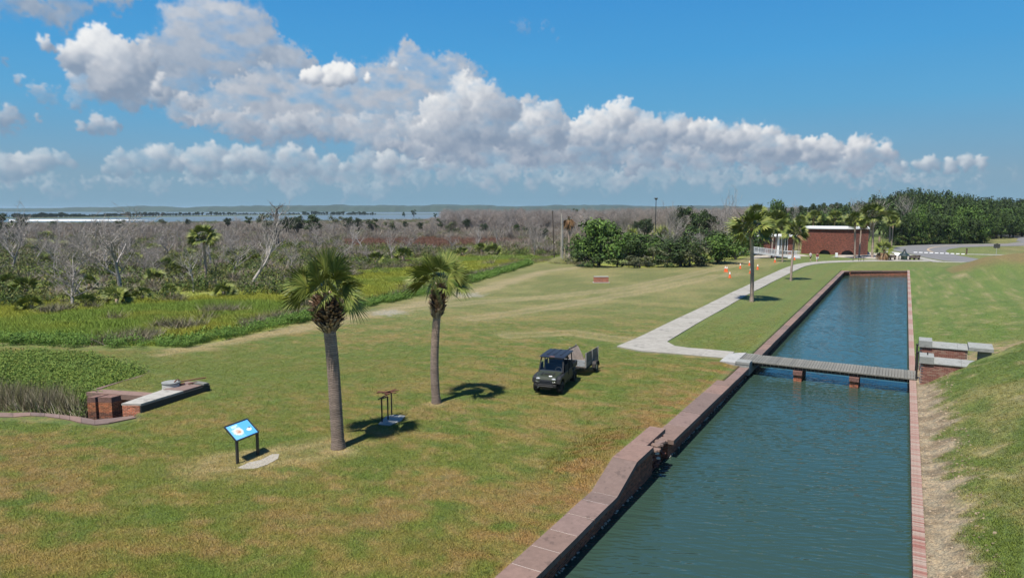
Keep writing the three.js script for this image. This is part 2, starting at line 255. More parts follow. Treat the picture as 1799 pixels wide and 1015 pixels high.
// ---------------------------------------------------------------- computed textures (colour, grain, relief)
function tex(size, fn, { srgb = false, rx = 1, ry = 1 } = {}) {      // fn(u, v) -> [r, g, b] 0..1
  const d = new Uint8Array(size * size * 4);
  for (let j = 0; j < size; j++) for (let i = 0; i < size; i++) { const c = fn(i / size, j / size), o = (j * size + i) * 4; d[o] = clamp(c[0], 0, 1) * 255; d[o + 1] = clamp(c[1] ?? c[0], 0, 1) * 255; d[o + 2] = clamp(c[2] ?? c[0], 0, 1) * 255; d[o + 3] = 255; }
  const t = new THREE.DataTexture(d, size, size); t.wrapS = t.wrapT = THREE.RepeatWrapping; t.magFilter = THREE.LinearFilter; t.minFilter = THREE.LinearMipmapLinearFilter; t.generateMipmaps = true; if (srgb) t.colorSpace = THREE.SRGBColorSpace; t.repeat.set(rx, ry); t.needsUpdate = true; return t;
}
function again(t, rx, ry) { const c = t.clone(); c.repeat.set(rx, ry); c.needsUpdate = true; return c; }
function mat(color, rough = 0.9, extra = {}) { const m = new THREE.MeshStandardMaterial({ roughness: rough, metalness: 0, ...extra }); if (Array.isArray(color)) m.color.setRGB(...color); else m.color.set(color); return m; }
const grainTex = tex(512, (u, v) => { const n = tnoise(u * 16, v * 16, 16, 5), f = tnoise(u * 90, v * 90, 90, 2); return [0.62 + 0.55 * (n - 0.5) + 0.5 * (f - 0.5)]; });
const woodTex = tex(512, (u, v) => { const n = tnoise(u * 60, v * 3, 60 * 1, 3), f = tnoise(u * 128, v * 16, 128, 2); return [0.55 + 0.6 * (n - 0.5) + 0.35 * (f - 0.5)]; });
const softTex = tex(512, (u, v) => { const n = tnoise(u * 12, v * 12, 12, 5), f = tnoise(u * 128, v * 128, 128, 2), st = ss(0.62, 0.8, tnoise(u * 6 + 3, v * 6, 6, 4)); return [0.68 + 0.24 * (n - 0.5) + 0.2 * (f - 0.5) - 0.22 * st]; });

// ---------------------------------------------------------------- the lie of the land
// u runs along the moat, away from the camera; v runs to its right. The camera stands at u = v = 0.
const PSI = 30.0627 * Math.PI / 180, SU = Math.sin(PSI), CU = Math.cos(PSI);
const W = (u, v, y = 0) => new THREE.Vector3(u * SU + v * CU, y, -(u * CU - v * SU));
const toUV = (x, z) => [x * SU - z * CU, x * CU + z * SU];
const MOAT_TURN = -PSI;                                              // rotation.y that turns -z to run along the moat
const WATER = -0.8, LEFT_FACE = -8.4, RIGHT_FACE = 0.78, BASIN_END = 124.2;
const endU = (v) => BASIN_END + 0.58 * clamp(v + 8.3, 0, 9.4);
const PX = (list, y = 0) => list.map(([x, q]) => { const p = G(x, q, y); return [p.x, p.z]; });
function distToLine(x, z, line) {                                    // distance to a polyline; positive on its left-hand side
  let best = 1e18, sg = 1;
  for (let i = 0; i + 1 < line.length; i++) {
    const [ax, az] = line[i], [bx_, bz] = line[i + 1], dx = bx_ - ax, dz = bz - az, t = clamp(((x - ax) * dx + (z - az) * dz) / (dx * dx + dz * dz), 0, 1), ex = x - ax - dx * t, ez = z - az - dz * t, d = ex * ex + ez * ez;
    if (d < best) { best = d; sg = dx * (z - az) - dz * (x - ax) < 0 ? 1 : -1; }
  }
  return Math.sqrt(best) * sg;
}
function inPoly(x, z, p) { let s = false; for (let i = 0, j = p.length - 1; i < p.length; j = i++) if ((p[i][1] > z) !== (p[j][1] > z) && x < (p[j][0] - p[i][0]) * (z - p[i][1]) / (p[j][1] - p[i][1]) + p[i][0]) s = !s; return s; }
const polyDist = (x, z, p) => Math.abs(distToLine(x, z, [...p, p[0]])) * (inPoly(x, z, p) ? -1 : 1);

const HEDGE = PX([[-700, 590], [-200, 604], [0, 608], [180, 614], [330, 612], [420, 594], [560, 562], [660, 538], [760, 518], [860, 490], [945, 462], [985, 464], [1060, 466], [1160, 470], [1215, 466], [1290, 456], [1330, 448]]);
HEDGE.push([60, -185], [70, -420]);
const DITCH = PX([[-400, 640], [-60, 622], [60, 616], [160, 624], [236, 642], [258, 654], [200, 672], [152, 686], [262, 693], [226, 709], [238, 731], [210, 735], [168, 741], [150, 737], [40, 720], [-400, 726]]);
const WORN = PX([[330, 618], [430, 598], [560, 574], [700, 545], [835, 515], [960, 478], [1020, 470]]);
const TRACKS = [PX([[700, 545], [840, 530], [980, 520], [1090, 508], [1180, 490], [1290, 466], [1330, 452]]), PX([[830, 560], [960, 540], [1100, 517], [1210, 495], [1290, 480]]), PX([[900, 590], [1000, 585], [1090, 596]]), PX([[395, 812], [500, 800], [560, 792]])];
const shoreZ = (x) => 640 + 300 * clamp((x + 330) / 330, 0, 1.4);              // where the marsh meets the river, metres ahead

const coping = (u) => { // height of the left coping
  if (u < 21.4) return 0.06; if (u < 23.4) return lerp(0.06, 0.66, (u - 21.4) / 2); if (u < 27.8) return 0.66 - (u - 23.4) * 0.005; if (u < 45) return lerp(0.06, -0.08, (u - 28) / 17); return -0.06;
};
const MOUND_AT = G(1872, 474, 1.7);
function moundAt(x, z) { const dx = x - MOUND_AT.x, dz = z - MOUND_AT.z; return Math.exp(-(dx * dx / 240 + dz * dz / 300)); }
function rightBank(u, v) {
  if (v <= 1.1) return 0.02;
  const s = Math.min(v - 1.1, 12), rag = (fbm(u * 0.7, v * 0.4 + 3, 3) - 0.5) * 0.25;
  const near = 0.02 + 0.1 * ss(0, 0.6, s) + 0.66 * Math.max(0, s - 0.45) * (1 - 0.04 * Math.max(0, s - 3)) + rag * ss(0.5, 2, s), capN = 4.6 - Math.log1p(Math.exp((4.6 - near) * 1.6)) / 1.6;
  const far0 = 0.02 + 0.26 * Math.max(0, s - 0.15), farC = (1.9 - Math.log1p(Math.exp((1.9 - far0) * 2.2)) / 2.2) * (1 - ss(104, 128, u + s * 0.3));
  const wp = W(u, v), mound = 4.1 * moundAt(wp.x, wp.z);
  const far = farC + mound * ss(2, 10, s);
  const t = ss(45.2, 48.4, u);
  let h = lerp(capN, far, t);
  if (u > 45.1 && u < 48.5 && v < 5.2) h = lerp(0.1, h, ss(4.2, 5.2, v));
  return h;
}
function ground(u, v) {
  if (v >= -8.6 && v <= 0.9 && u <= endU(v) + 0.35) return -2.2;
  const p = W(u, v), Z = -p.z;
  let h = (fbm(u * 0.12, v * 0.12, 2) - 0.5) * 0.16 * ss(-8.6, -13, v) * ss(9, 14, -v);
  if (v > -8.7) h = v > 0.88 ? rightBank(u, v) : 0.02;
  else if (v > -12.5 && u < 32) h = lerp(coping(clamp(u, 0, 27.9)) - 0.07, h, ss(-9.2, -12.4, v)) * (1 - ss(27.7, 29, u));
  else if (v > -9.6) h = -0.04;
  if (v < -11 || u > 126) {
    const d = distToLine(p.x, p.z, HEDGE);
    if (d > -2) h = lerp(h, -0.75 - 0.25 * ss(20, 120, d) + (fbm(p.x * 0.03, p.z * 0.03, 3) - 0.5) * 0.5, ss(-0.4, 7, d));
    if (u < 60 && v < -28) { const q = polyDist(p.x, p.z, DITCH); if (q < 0.2) h = lerp(h, -1.35, ss(0.1, -0.35, q)); }
    const sh = shoreZ(p.x); if (Z > sh - 80) h = lerp(h, -5, ss(sh - 60, sh + 70, Z));
  }
  return h;
}
const groundAt = (x, z) => { const [u, v] = toUV(x, z); return ground(u, v); };
const on = (px, py, guess = 0) => { let p = G(px, py, guess); for (let i = 0; i < 6; i++) { const h = groundAt(p.x, p.z); p = G(px, py, h); } return p; };
const onPX = (l, y) => l.map(([x, q]) => { const p = on(x, q, y); return [p.x, p.z]; });
const SAND_LINE = onPX([[1682, 485], [1720, 487], [1810, 487], [1900, 490]], 1.2);

// colours of the ground, as linear base colours
const C = { lush: [0.068, 0.112, 0.017], green: [0.096, 0.118, 0.020], olive: [0.125, 0.128, 0.036], dry: [0.190, 0.138, 0.046], brown: [0.150, 0.102, 0.040], tan: [0.270, 0.215, 0.110], sand: [0.36, 0.31, 0.22], marsh: [0.200, 0.225, 0.026], marsh2: [0.125, 0.155, 0.030], litter: [0.130, 0.105, 0.062], rust: [0.150, 0.068, 0.036], soil: [0.27, 0.215, 0.135], mud: [0.05, 0.042, 0.03] };
const mix = (a, b, t) => { t = clamp(t, 0, 1); return [a[0] + (b[0] - a[0]) * t, a[1] + (b[1] - a[1]) * t, a[2] + (b[2] - a[2]) * t]; };
const RUST = PX([[600, 436], [760, 440], [930, 432], [940, 424], [760, 421], [600, 424]], -0.9);
function groundColor(u, v) {
  const p = W(u, v), x = p.x, z = p.z, Z = -z;
  // streaks lie roughly across the view of the lawn, patches a few metres wide
  const a = fbm(x * 0.16 + 9, z * 0.30, 4), b = fbm(x * 0.5 + 40, z * 0.9 + 7, 3), c = fbm(x * 1.9, z * 2.3 + 70, 3), big = fbm(x * 0.045 + 3, z * 0.06 + 8, 3);
  let col;
  if (v > 0.85 && u < 135) {                                          // right bank
    const n = fbm(u * 0.35 + 3, v * 0.8, 4), k = fbm(u * 1.4 + v * 1.2, v * 1.7, 3);
    col = mix([0.088, 0.125, 0.02], [0.175, 0.165, 0.055], ss(0.42, 0.68, n * 0.65 + k * 0.35)); if (u > 49) col = mix(col, mix([0.080, 0.135, 0.018], [0.12, 0.15, 0.03], 0.5 + 0.5 * Math.sin(v * 2.6 + n * 3)), 0.6); col = mix(col, C.lush, ss(0.56, 0.74, fbm(u * 0.5 + 60, v * 0.6, 3)) * 0.7); col = mix(col, C.tan, ss(0.62, 0.8, k) * 0.5);
    if (u < 48.5) { const e = 1.25 + (fbm(u * 0.8, 5, 4) - 0.42) * 1.7 + (fbm(u * 2.6, v * 1.1, 3) - 0.5) * 0.8; col = mix(mix(C.soil, [0.16, 0.12, 0.07], ss(0.4, 0.7, fbm(u * 2.2, v * 3, 3))), col, ss(e - 0.25, e + 0.3, v - 0.75)); }
    else { const sd = Math.abs(distToLine(x, z, SAND_LINE)); col = mix(col, C.tan, 0.85 * ss(0.5, 0.15, sd + (b - 0.5) * 0.4)); const mf = moundAt(x, z); if (v > 6) col = mix(col, mix(C.dry, C.brown, 0.45), 0.85 * ss(0.22, 0.55, mf + (b - 0.5) * 0.35)); col = mix(col, mix(C.tan, C.brown, 0.4), ss(7.5, 4, Math.hypot(u - 49.5, (v - 7.5) * 1.1)) * ss(0.35, 0.5, c)); }
    return col;
  }
  const d = distToLine(x, z, HEDGE);
  const q1 = x * 0.94 + z * 0.34, q2 = z * 0.94 - x * 0.34, m1 = fbm(q1 * 0.55 + 11, q2 * 1.15 + 31, 4), m2 = fbm(q1 * 1.7 + 5, q2 * 3.2 + 9, 3);
  const near = ss(62, 26, Z), wet = ss(0.41, 0.60, a * 0.34 + m1 * 0.38 + m2 * 0.28 - 0.035 * (1 - near));
  col = mix(C.green, C.dry, wet * 0.8); col = mix(col, C.lush, ss(0.52, 0.68, (1 - m1) * 0.5 + b * 0.5) * 0.7); col = mix(col, C.brown, ss(0.52, 0.66, m2 * 0.4 + (1 - b) * 0.25 + a * 0.35) * 0.6 * near);
  col = mix(col, [0.24, 0.175, 0.075], ss(0.58, 0.74, m2) * 0.4); col = mix(col, C.lush, ss(0.58, 0.74, c) * 0.4);
  const farLawn = ss(46, 80, Z); col = mix(col, mix(C.olive, [0.19, 0.175, 0.062], ss(0.38, 0.62, a)), farLawn * 0.72);
  if (v > -30 && v < -8 && u > 49) col = mix(col, mix([0.085, 0.125, 0.02], C.green, 0.5 + 0.5 * Math.sin(v * 3.1 + b * 2)), 0.75 * ss(-19, -16.5, v + (u - 49) * 0.02));   // mown lanes beside the basin
  if (u > 124 && v > -20 && v < 20) col = mix(col, [0.10, 0.135, 0.025], 0.6);
  // the strip of lawn behind the first palms is a smooth green
  const g1 = G(300, 650); col = mix(col, mix([0.085, 0.122, 0.022], C.green, a), 0.8 * Math.exp(-((x - g1.x) ** 2 / 260 + (z - g1.z) ** 2 / 60)));
  // right of the vehicle, by the coping: rusty worn turf
  if (u > 14 && u < 45 && v > -16) col = mix(col, [0.20, 0.105, 0.045], ss(-13.2, -9.6, v) * ss(0.46, 0.64, b * 0.5 + c * 0.5) * 0.7);
  col = mix(col, C.tan, ss(2.4, 0.4, Math.abs(distToLine(x, z, WORN) - 0.6) + (b - 0.5) * 2.2) * 0.75);
  for (const t of TRACKS) { const e = Math.abs(distToLine(x, z, t)); col = mix(col, C.tan, Math.max(ss(0.5, 0.15, Math.abs(e - 0.85) + (c - 0.5) * 0.5), ss(2.4, 0.6, e + (b - 0.5) * 3) * 0.55) * 0.6); }
  for (const [px, py, r] of [[455, 803, 1.2], [593, 790, 0.9], [765, 709, 0.7]]) { const q = G(px, py); col = mix(col, C.tan, ss(r, r * 0.3, Math.hypot(x - q.x, (z - q.z)) + (c - 0.5) * 0.8) * 0.7); }
  { const q = G(682, 550), e = Math.hypot((x - q.x) / 2.2, (z - q.z) / 2.6); col = mix(col, [0.25, 0.235, 0.18], 0.8 * ss(1, 0.4, e + (c - 0.5) * 1.6)); const q2 = G(825, 517), e2 = Math.hypot((x - q2.x) / 2, (z - q2.z) / 3); col = mix(col, [0.25, 0.235, 0.18], ss(1, 0.4, e2 + (c - 0.5) * 1.6) * 0.7); }
  if (d > -0.5 && Z < 1400) {
    const m = fbm(x * 0.05 + 5, z * 0.07, 4), far = ss(16, 40, d + (b - 0.5) * 8);
    let w = mix(mix(C.marsh, C.marsh2, ss(0.45, 0.62, m)), C.tan, ss(0.62, 0.72, b) * 0.5);
    w = mix(w, mix(C.litter, [0.14, 0.125, 0.09], m), ss(26, 50, d + (m - 0.5) * 30));
    if (inPoly(x, z, RUST)) w = mix(w, C.rust, 0.8);
    col = mix(col, w, ss(-0.3, 1.4, d));
  }
  if (u < 60 && v < -28) { const q = polyDist(x, z, DITCH); if (q < 0.3) col = mix(col, C.mud, ss(0.3, -0.1, q)); }
  return col;
}
function makeGround() {
  const line = (a, b, s, stops, lo, hi) => { const out = []; for (let x = a; x <= b + 1e-6; x += s) out.push(x); let x = b, k = s; while (x < hi) { k *= 1.09; x += k; out.push(x); } x = a; k = s; while (x > lo) { k *= 1.09; x -= k; out.unshift(x); } for (const q of stops) out.push(q); out.sort((p, q) => p - q); return out.filter((q, i) => !i || q - out[i - 1] > 0.02 || stops.includes(q)); };
  const us = line(9, 62, 0.26, [BASIN_END + 0.3, BASIN_END + 0.4, 45.0, 45.15, 48.45, 48.6], -60, 9000), vs = line(-42, 9.5, 0.26, [-8.72, -8.62, 0.9, 1.0], -9000, 9000);
  const nu = us.length, nv = vs.length, pos = new Float32Array(nu * nv * 3), col = new Float32Array(nu * nv * 3), uv = new Float32Array(nu * nv * 2), idx = [];
  for (let i = 0; i < nu; i++) for (let j = 0; j < nv; j++) {
    const v = vs[j]; let u = us[i];
    u += 0.58 * clamp(v + 8.3, 0, 9.4) * (u < BASIN_END + 0.35 ? clamp((u - 62) / (BASIN_END - 62), 0, 1) : clamp((250 - u) / (250 - BASIN_END), 0, 1));
    const hole = v >= -8.65 && v <= 0.92 && us[i] <= BASIN_END + 0.31, h = hole ? -2.2 : (v >= -8.75 && v <= 1.05 && us[i] < BASIN_END + 0.45 && us[i] > BASIN_END ? 0.02 : v > -8.65 && v <= 0.92 ? Math.max(-0.1, ground(u, v)) : ground(u, v)), p = W(u, v, h), o = i * nv + j;
    pos.set([p.x, p.y, p.z], o * 3); col.set(hole ? C.mud : groundColor(u, v), o * 3); uv.set([p.x, p.z], o * 2);
  }
  for (let i = 0; i + 1 < nu; i++) for (let j = 0; j + 1 < nv; j++) { const a = i * nv + j, b = a + 1, c = a + nv, d = c + 1; idx.push(a, b, c, b, d, c); }
  const g = new THREE.BufferGeometry(); g.setAttribute('position', new THREE.BufferAttribute(pos, 3)); g.setAttribute('color', new THREE.BufferAttribute(col, 3)); g.setAttribute('uv', new THREE.BufferAttribute(uv, 2)); g.setIndex(idx); g.computeVertexNormals();
  const turf = tex(1024, (u, v) => { const n = tnoise(u * 32, v * 32, 32, 3), f = tnoise(u * 128, v * 90, 1, 1) * 0 + tnoise(u * 128, v * 128, 128, 2), q = 0.70 + 0.5 * (n - 0.5) + 0.7 * (f - 0.5), y = (n - 0.5) * 0.2; return [q * (1 + y), q, q * (1 - y)]; });
  turf.rotation = 0.63; const m = mat([1.4, 1.4, 1.4], 0.95, { vertexColors: true, map: again(turf, 1 / 4.3, 1 / 4.3), bumpMap: again(turf, 1 / 4.3, 1 / 4.3), bumpScale: 0.05 });
  m.map.colorSpace = THREE.NoColorSpace;
  setting('ground', g, m);
}
makeGround();

// river far beyond the marsh, and the land on its other side
setting('river_water', new THREE.PlaneGeometry(16000, 9000).rotateX(-Math.PI / 2).translate(0, -2.4, -4950), new THREE.MeshPhysicalMaterial({ color: new THREE.Color().setRGB(0.085, 0.12, 0.135), roughness: 0.3, ior: 1.33, specularIntensity: 0.6 }));
{
  // low sandbank, marsh islands and the wooded far shore
  const ridge = (pts, y0, h, seed, thick, step) => { const b = new Builder(), R = rng(seed); let prev; for (let i = 0; i < pts.length - 1; i++) { const n = Math.ceil(Math.hypot(pts[i + 1][0] - pts[i][0], pts[i + 1][1] - pts[i][1]) / step); for (let k = 0; k < n; k++) { const t = k / n, x = lerp(pts[i][0], pts[i + 1][0], t), z = lerp(pts[i][1], pts[i + 1][1], t), top = y0 + lerp(pts[i][2] ?? h, pts[i + 1][2] ?? h, t) * (0.55 + 0.75 * fbm(x * 0.004 + seed, seed, 4) + 0.12 * R()), c = [[x, y0, z + thick * 0.5], [x, y0 + (top - y0) * 0.75, z + thick * 0.3], [x, top, z], [x, y0, z - thick * 0.5]], sh = 0.85 + 0.3 * R(); if (prev) for (let q = 0; q < 3; q++) b.quad(prev[q], c[q], c[q + 1], prev[q + 1], [sh, sh, sh]); prev = c; } } return b.geo(); };
  const dist = (px, d) => { const q = ray(px, 368); return [q[0] / q[2] * d, -d]; };
  const far = [[-700, 4200, 26], [-200, 4200, 30], [0, 4100, 20], [90, 3900, 25], [260, 3700, 31], [500, 3500, 31], [700, 3500, 34], [900, 3500, 34], [1100, 3600, 33], [1300, 3700, 30], [1700, 3800, 30], [2300, 4000, 30]].map(([x, d, h]) => [...dist(x, d), h]);
  setting('far_shore', ridge(far, -2.6, 30, 3, 300, 26), mat([0.030, 0.052, 0.036], 0.95, { vertexColors: true }));
  setting('marsh_island', ridge([[-60, 1000, 1.6], [160, 1040, 1.8], [300, 1190, 1.8], [480, 1500, 2], [640, 1700, 1.4], [900, 1900, 1]].map(([x, d, h]) => [...dist(x, d), h]), -2.6, 2, 5, 120, 30), mat([0.07, 0.085, 0.03], 0.95, { vertexColors: true }));
  setting('sand_bank', solid([[14, 386.0], [120, 385.6], [215, 386.2], [268, 387.4], [215, 388.0], [120, 388.3], [14, 388.2]].map(([x, y]) => G(x, y, -2.1)), -3, -1.75), mat([0.66, 0.65, 0.61], 0.9));
}

// ---------------------------------------------------------------- masonry
const brickTex = (() => { // bricks too small to tell apart: colour per brick and pale joints; 4.0 m wide, 2.4 m high
  const size = 1024, cols = 20, rows = 32, R = rng(5), tone = Array.from({ length: cols * rows * 2 }, () => [0.75 + 0.5 * R(), R()]);
  const make = (joint) => (u, v) => { const r = Math.floor(v * rows), fu = u * cols + (r % 2) * 0.5, c = Math.floor(fu) % cols, x = fu % 1, y = v * rows % 1, t = tone[(r * cols + c) % tone.length], n = tnoise(u * 64, v * 64, 64, 3), e = Math.min(x, 1 - x) * 0.2, f = Math.min(y, 1 - y) * 0.075, j = Math.min(e, f) < 0.006; return joint ? [j ? 0.2 : 0.7 + 0.3 * n] : j ? [0.62 + 0.2 * n, 0.56 + 0.2 * n, 0.48 + 0.2 * n] : [(0.62 + 0.12 * t[1]) * t[0] * (0.7 + 0.5 * n), (0.36 + 0.08 * t[1]) * t[0] * (0.7 + 0.5 * n), (0.26 + 0.05 * t[1]) * t[0] * (0.7 + 0.5 * n)]; };
  return [tex(size, make(false), { srgb: true }), tex(size, make(true))];
})();
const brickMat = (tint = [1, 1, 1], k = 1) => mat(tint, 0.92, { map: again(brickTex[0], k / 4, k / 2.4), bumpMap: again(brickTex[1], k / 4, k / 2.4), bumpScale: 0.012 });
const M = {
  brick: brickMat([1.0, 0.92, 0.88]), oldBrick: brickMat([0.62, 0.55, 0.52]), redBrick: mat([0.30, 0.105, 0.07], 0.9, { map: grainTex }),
  stone: [[0.25, 0.165, 0.13], [0.29, 0.185, 0.145], [0.215, 0.15, 0.125], [0.265, 0.18, 0.15]].map((c) => mat(c, 0.9, { map: again(softTex, 0.7, 0.7), bumpMap: again(grainTex, 1.5, 1.5), bumpScale: 0.006 })),
  granite: mat([0.34, 0.35, 0.325], 0.88, { map: again(softTex, 0.9, 0.9), bumpMap: again(grainTex, 2, 2), bumpScale: 0.004 }),
  mortar: mat([0.62, 0.57, 0.50], 0.95), concrete: mat([0.48, 0.455, 0.40], 0.92, { map: again(softTex, 0.5, 0.5), bumpMap: again(grainTex, 1, 1), bumpScale: 0.003 }),
  planks: [[0.265, 0.26, 0.225], [0.30, 0.29, 0.25], [0.235, 0.23, 0.2], [0.285, 0.275, 0.235]].map((c) => mat(c, 0.9, { map: again(woodTex, 1, 1), bumpMap: again(woodTex, 1, 1), bumpScale: 0.004 })),
  dark: mat([0.018, 0.018, 0.018], 0.6), black: mat([0.025, 0.025, 0.027], 0.5), iron: mat([0.03, 0.027, 0.026], 0.65, { metalness: 0.4 }), rust: mat([0.13, 0.055, 0.03], 0.85), white: mat([0.78, 0.79, 0.78], 0.6), green: mat([0.03, 0.05, 0.028], 0.4),
};
const U = (u, v, y = 0) => { const p = W(u, v, y); return p; };
const bed = (u0, u1, v0, v1, y0, y1) => solid([W(u0, v0), W(u0, v1), W(u1, v1), W(u1, v0)], y0, y1);
const Q = rng(4242);

// ---------------------------------------------------------------- the water basin
{
  const n = 1024, waves = [], R = rng(9); // waves that fit an 8 m tile, running along the basin
  for (let i = 0; i < 60; i++) { const k = 9 + Math.floor(Math.pow(R(), 1.1) * 40), j = Math.round(k * (-0.42 + (R() - 0.5) * 0.9)); waves.push([k, j, R() * 6.283, 1 / Math.pow(k, 0.95) * (0.5 + R())]); }
  const d = new Float32Array(n * n); let lo = 1e9, hi = -1e9;
  for (let j = 0; j < n; j++) for (let i = 0; i < n; i++) { let s = 0; const env = 0.6 + 0.8 * tnoise(i / n * 6, j / n * 6, 6, 3); for (const [k, q, ph, a] of waves) { const w = Math.sin(2 * Math.PI * (k * j + q * i) / n + ph); s += a * (w + 0.25 * w * Math.abs(w)); } s *= env; d[j * n + i] = s; lo = Math.min(lo, s); hi = Math.max(hi, s); }
  const bump = tex(n, (u, v) => [(d[Math.round(v * n) * n + Math.round(u * n)] - lo) / (hi - lo)], {}); bump.repeat.set(1 / 8, 1 / 8);
  const sheet = (u0, u1l, u1r, scale, ior) => {
    const c = [W(u0, LEFT_FACE - 0.1), W(u0, RIGHT_FACE + 0.1), W(u1r, RIGHT_FACE + 0.1), W(u1l, LEFT_FACE - 0.1)], b = new Builder();
    b.triUp(...[c[0], c[1], c[2]].map((p) => [p.x, WATER, p.z]), 1); b.triUp(...[c[0], c[2], c[3]].map((p) => [p.x, WATER, p.z]), 1);
    const g = b.geo(), p = g.attributes.position, uv = g.attributes.uv; for (let i = 0; i < p.count; i++) { const [u, v] = toUV(p.getX(i), p.getZ(i)); uv.setXY(i, v, u); }
    setting('moat_water', g, new THREE.MeshPhysicalMaterial({ color: new THREE.Color().setRGB(0.027, 0.053, 0.040), roughness: 0.03, ior, bumpMap: bump, bumpScale: scale }));
  };
  sheet(-14, 46.9, 46.9, 0.040, 1.36); sheet(46.9, endU(-8.3) + 0.3, endU(0.8) + 0.3, 0.019, 1.5);   // calmer beyond the bridge
}
// left wall: brick face under a coping of brown sandstone slabs
{
  const t = thing('moat_wall', 'long low wall along the near lawn side of the water, capped with brown sandstone slabs and stepped up where it is broken', 'wall', W(20, -8.6));
  const add = (n, g, m) => { g.translate(-t.position.x, -t.position.y, -t.position.z); return piece(n, g, m, t); };
  const cuts = [5, 24.2, 27.4, 29.4];
  const faceTop = (u) => coping(u) - 0.19;
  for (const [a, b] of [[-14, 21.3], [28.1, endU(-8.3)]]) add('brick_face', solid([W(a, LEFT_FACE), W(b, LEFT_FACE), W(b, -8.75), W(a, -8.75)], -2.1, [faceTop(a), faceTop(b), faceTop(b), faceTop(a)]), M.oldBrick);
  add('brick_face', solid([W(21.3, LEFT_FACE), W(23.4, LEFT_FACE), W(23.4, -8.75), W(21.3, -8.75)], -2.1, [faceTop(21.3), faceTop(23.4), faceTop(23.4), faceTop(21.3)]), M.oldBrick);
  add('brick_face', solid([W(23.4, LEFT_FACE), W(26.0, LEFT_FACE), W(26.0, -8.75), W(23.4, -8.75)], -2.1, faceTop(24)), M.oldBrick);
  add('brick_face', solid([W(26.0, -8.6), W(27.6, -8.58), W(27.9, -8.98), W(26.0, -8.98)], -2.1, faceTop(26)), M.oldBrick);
  // bricks and rubble left bare where the face has fallen out
  for (let i = 0; i < 60; i++) { const u = 25.3 + Q() * 2.4, y = -0.7 + Q() * 1.2, g = bx(0.2, 0.07, 0.12, 0, 0, 0, (Q() - 0.5) * 0.3, 0.5 + (Q() - 0.5) * 0.8, (Q() - 0.5) * 0.4, 0.008), p = W(u, -8.58 + (Q() - 0.4) * 0.16 + (y < -0.1 ? 0.06 : 0), y); g.translate(p.x, p.y, p.z); add('brick', g, Q() < 0.25 ? M.mortar : M.redBrick); }
  for (let i = 0; i < 12; i++) { const u = 25.4 + Q() * 1.4, g = bx(0.28 + Q() * 0.3, 0.12, 0.22, 0, 0, 0, (Q() - 0.5) * 0.4, Q() * 3, (Q() - 0.5) * 0.5, 0.03), p = W(u, -8.35 + Q() * 0.25, 0.5 - Q() * 0.1); g.translate(p.x, p.y, p.z); add('rubble_stone', g, M.stone[i % 4]); }
  const cut = [-14, -11.5, -9, -6.5, -4, -1.5, 1, 3.4, 5.6, 7.6, 9.5, 11.1, 12.4, 13.5, 14.6, 15.7, 16.9, 18.1, 19.4, 20.6, 21.4, 23.4, 25.3, 27.75];
  const joint = (u, y, slope = 0) => { const g = bx(0.03, 0.02, 0.9, 0, 0, 0, 0, MOAT_TURN + Math.PI / 2 * 0, 0, 0); };
  const slab = (a, b, i, v0 = -9.12, v1 = -8.14, drop = 0) => { const jy = (Q() - 0.5) * 0.02, e = 0.008; add('coping_slab', solid([W(a + e, v0), W(a + e, v1), W(b - e, v1 + (Q() - 0.5) * 0.02), W(b - e, v0)], [a, a, b, b].map((u) => coping(clamp(u, -20, 200) + (u === b ? -1e-3 : 1e-3)) - 0.19 + jy), [a, a, b, b].map((u) => coping(u + (u === b ? -1e-3 : 1e-3)) + jy)), M.stone[i % 4]); const m = add('mortar_joint', solid([W(b - e, v0 + 0.03), W(b - e, v1 - 0.03), W(b + e, v1 - 0.03), W(b + e, v0 + 0.03)], coping(b - 0.02) - 0.15, coping(b - 0.02) - 0.004 + jy), M.mortar); };
  for (let i = 0; i + 1 < cut.length; i++) slab(cut[i], cut[i + 1], (i * 7 + (i >> 1)) % 4, -9.12, cut[i] > 25 ? -8.42 : -8.14);
  let u = 28.05, i = 0; while (u < 44.3) { const n = Math.min(44.4, u + 1.9 + Q() * 0.5); slab(u, n > 43.6 ? 44.4 : n, i++ * 3 + (i >> 2)); u = n > 43.6 ? 44.4 : n; }
  u = 48.2; while (u < endU(-9) - 2) { const n = Math.min(endU(-9) - 1.6, u + 2.1 + Q() * 0.5); slab(u, n, i++ * 3 + (i >> 2)); u = n + (n > endU(-9) - 2 ? 5 : 0); }
  { const g = []; for (let i = 0; i < 170; i++) { const u = 13 + Q() * 34; if (u > 25 && u < 28.2) continue; const p = W(u, LEFT_FACE + 0.03 + Q() * 0.03, WATER + 0.01 + Q() * 0.05); g.push(bx(0.05 + Q() * 0.06, 0.03, 0.05, p.x - t.position.x, p.y - t.position.y, p.z - t.position.z, 0, Q() * 3, 0, 0.01)); } kind(piece('oyster_crust', g, mat([0.42, 0.40, 0.33], 0.9), t), 'stuff'); }
  // chamfered far corner
  const e0 = endU(-9) - 1.6; add('coping_slab', solid([W(e0, -9.12), W(e0, -8.15), W(e0 + 1.6, -7.4), W(e0 + 2.6, -7.9), W(e0 + 1.2, -9.12)], -0.25, -0.06), M.stone[1]);
}
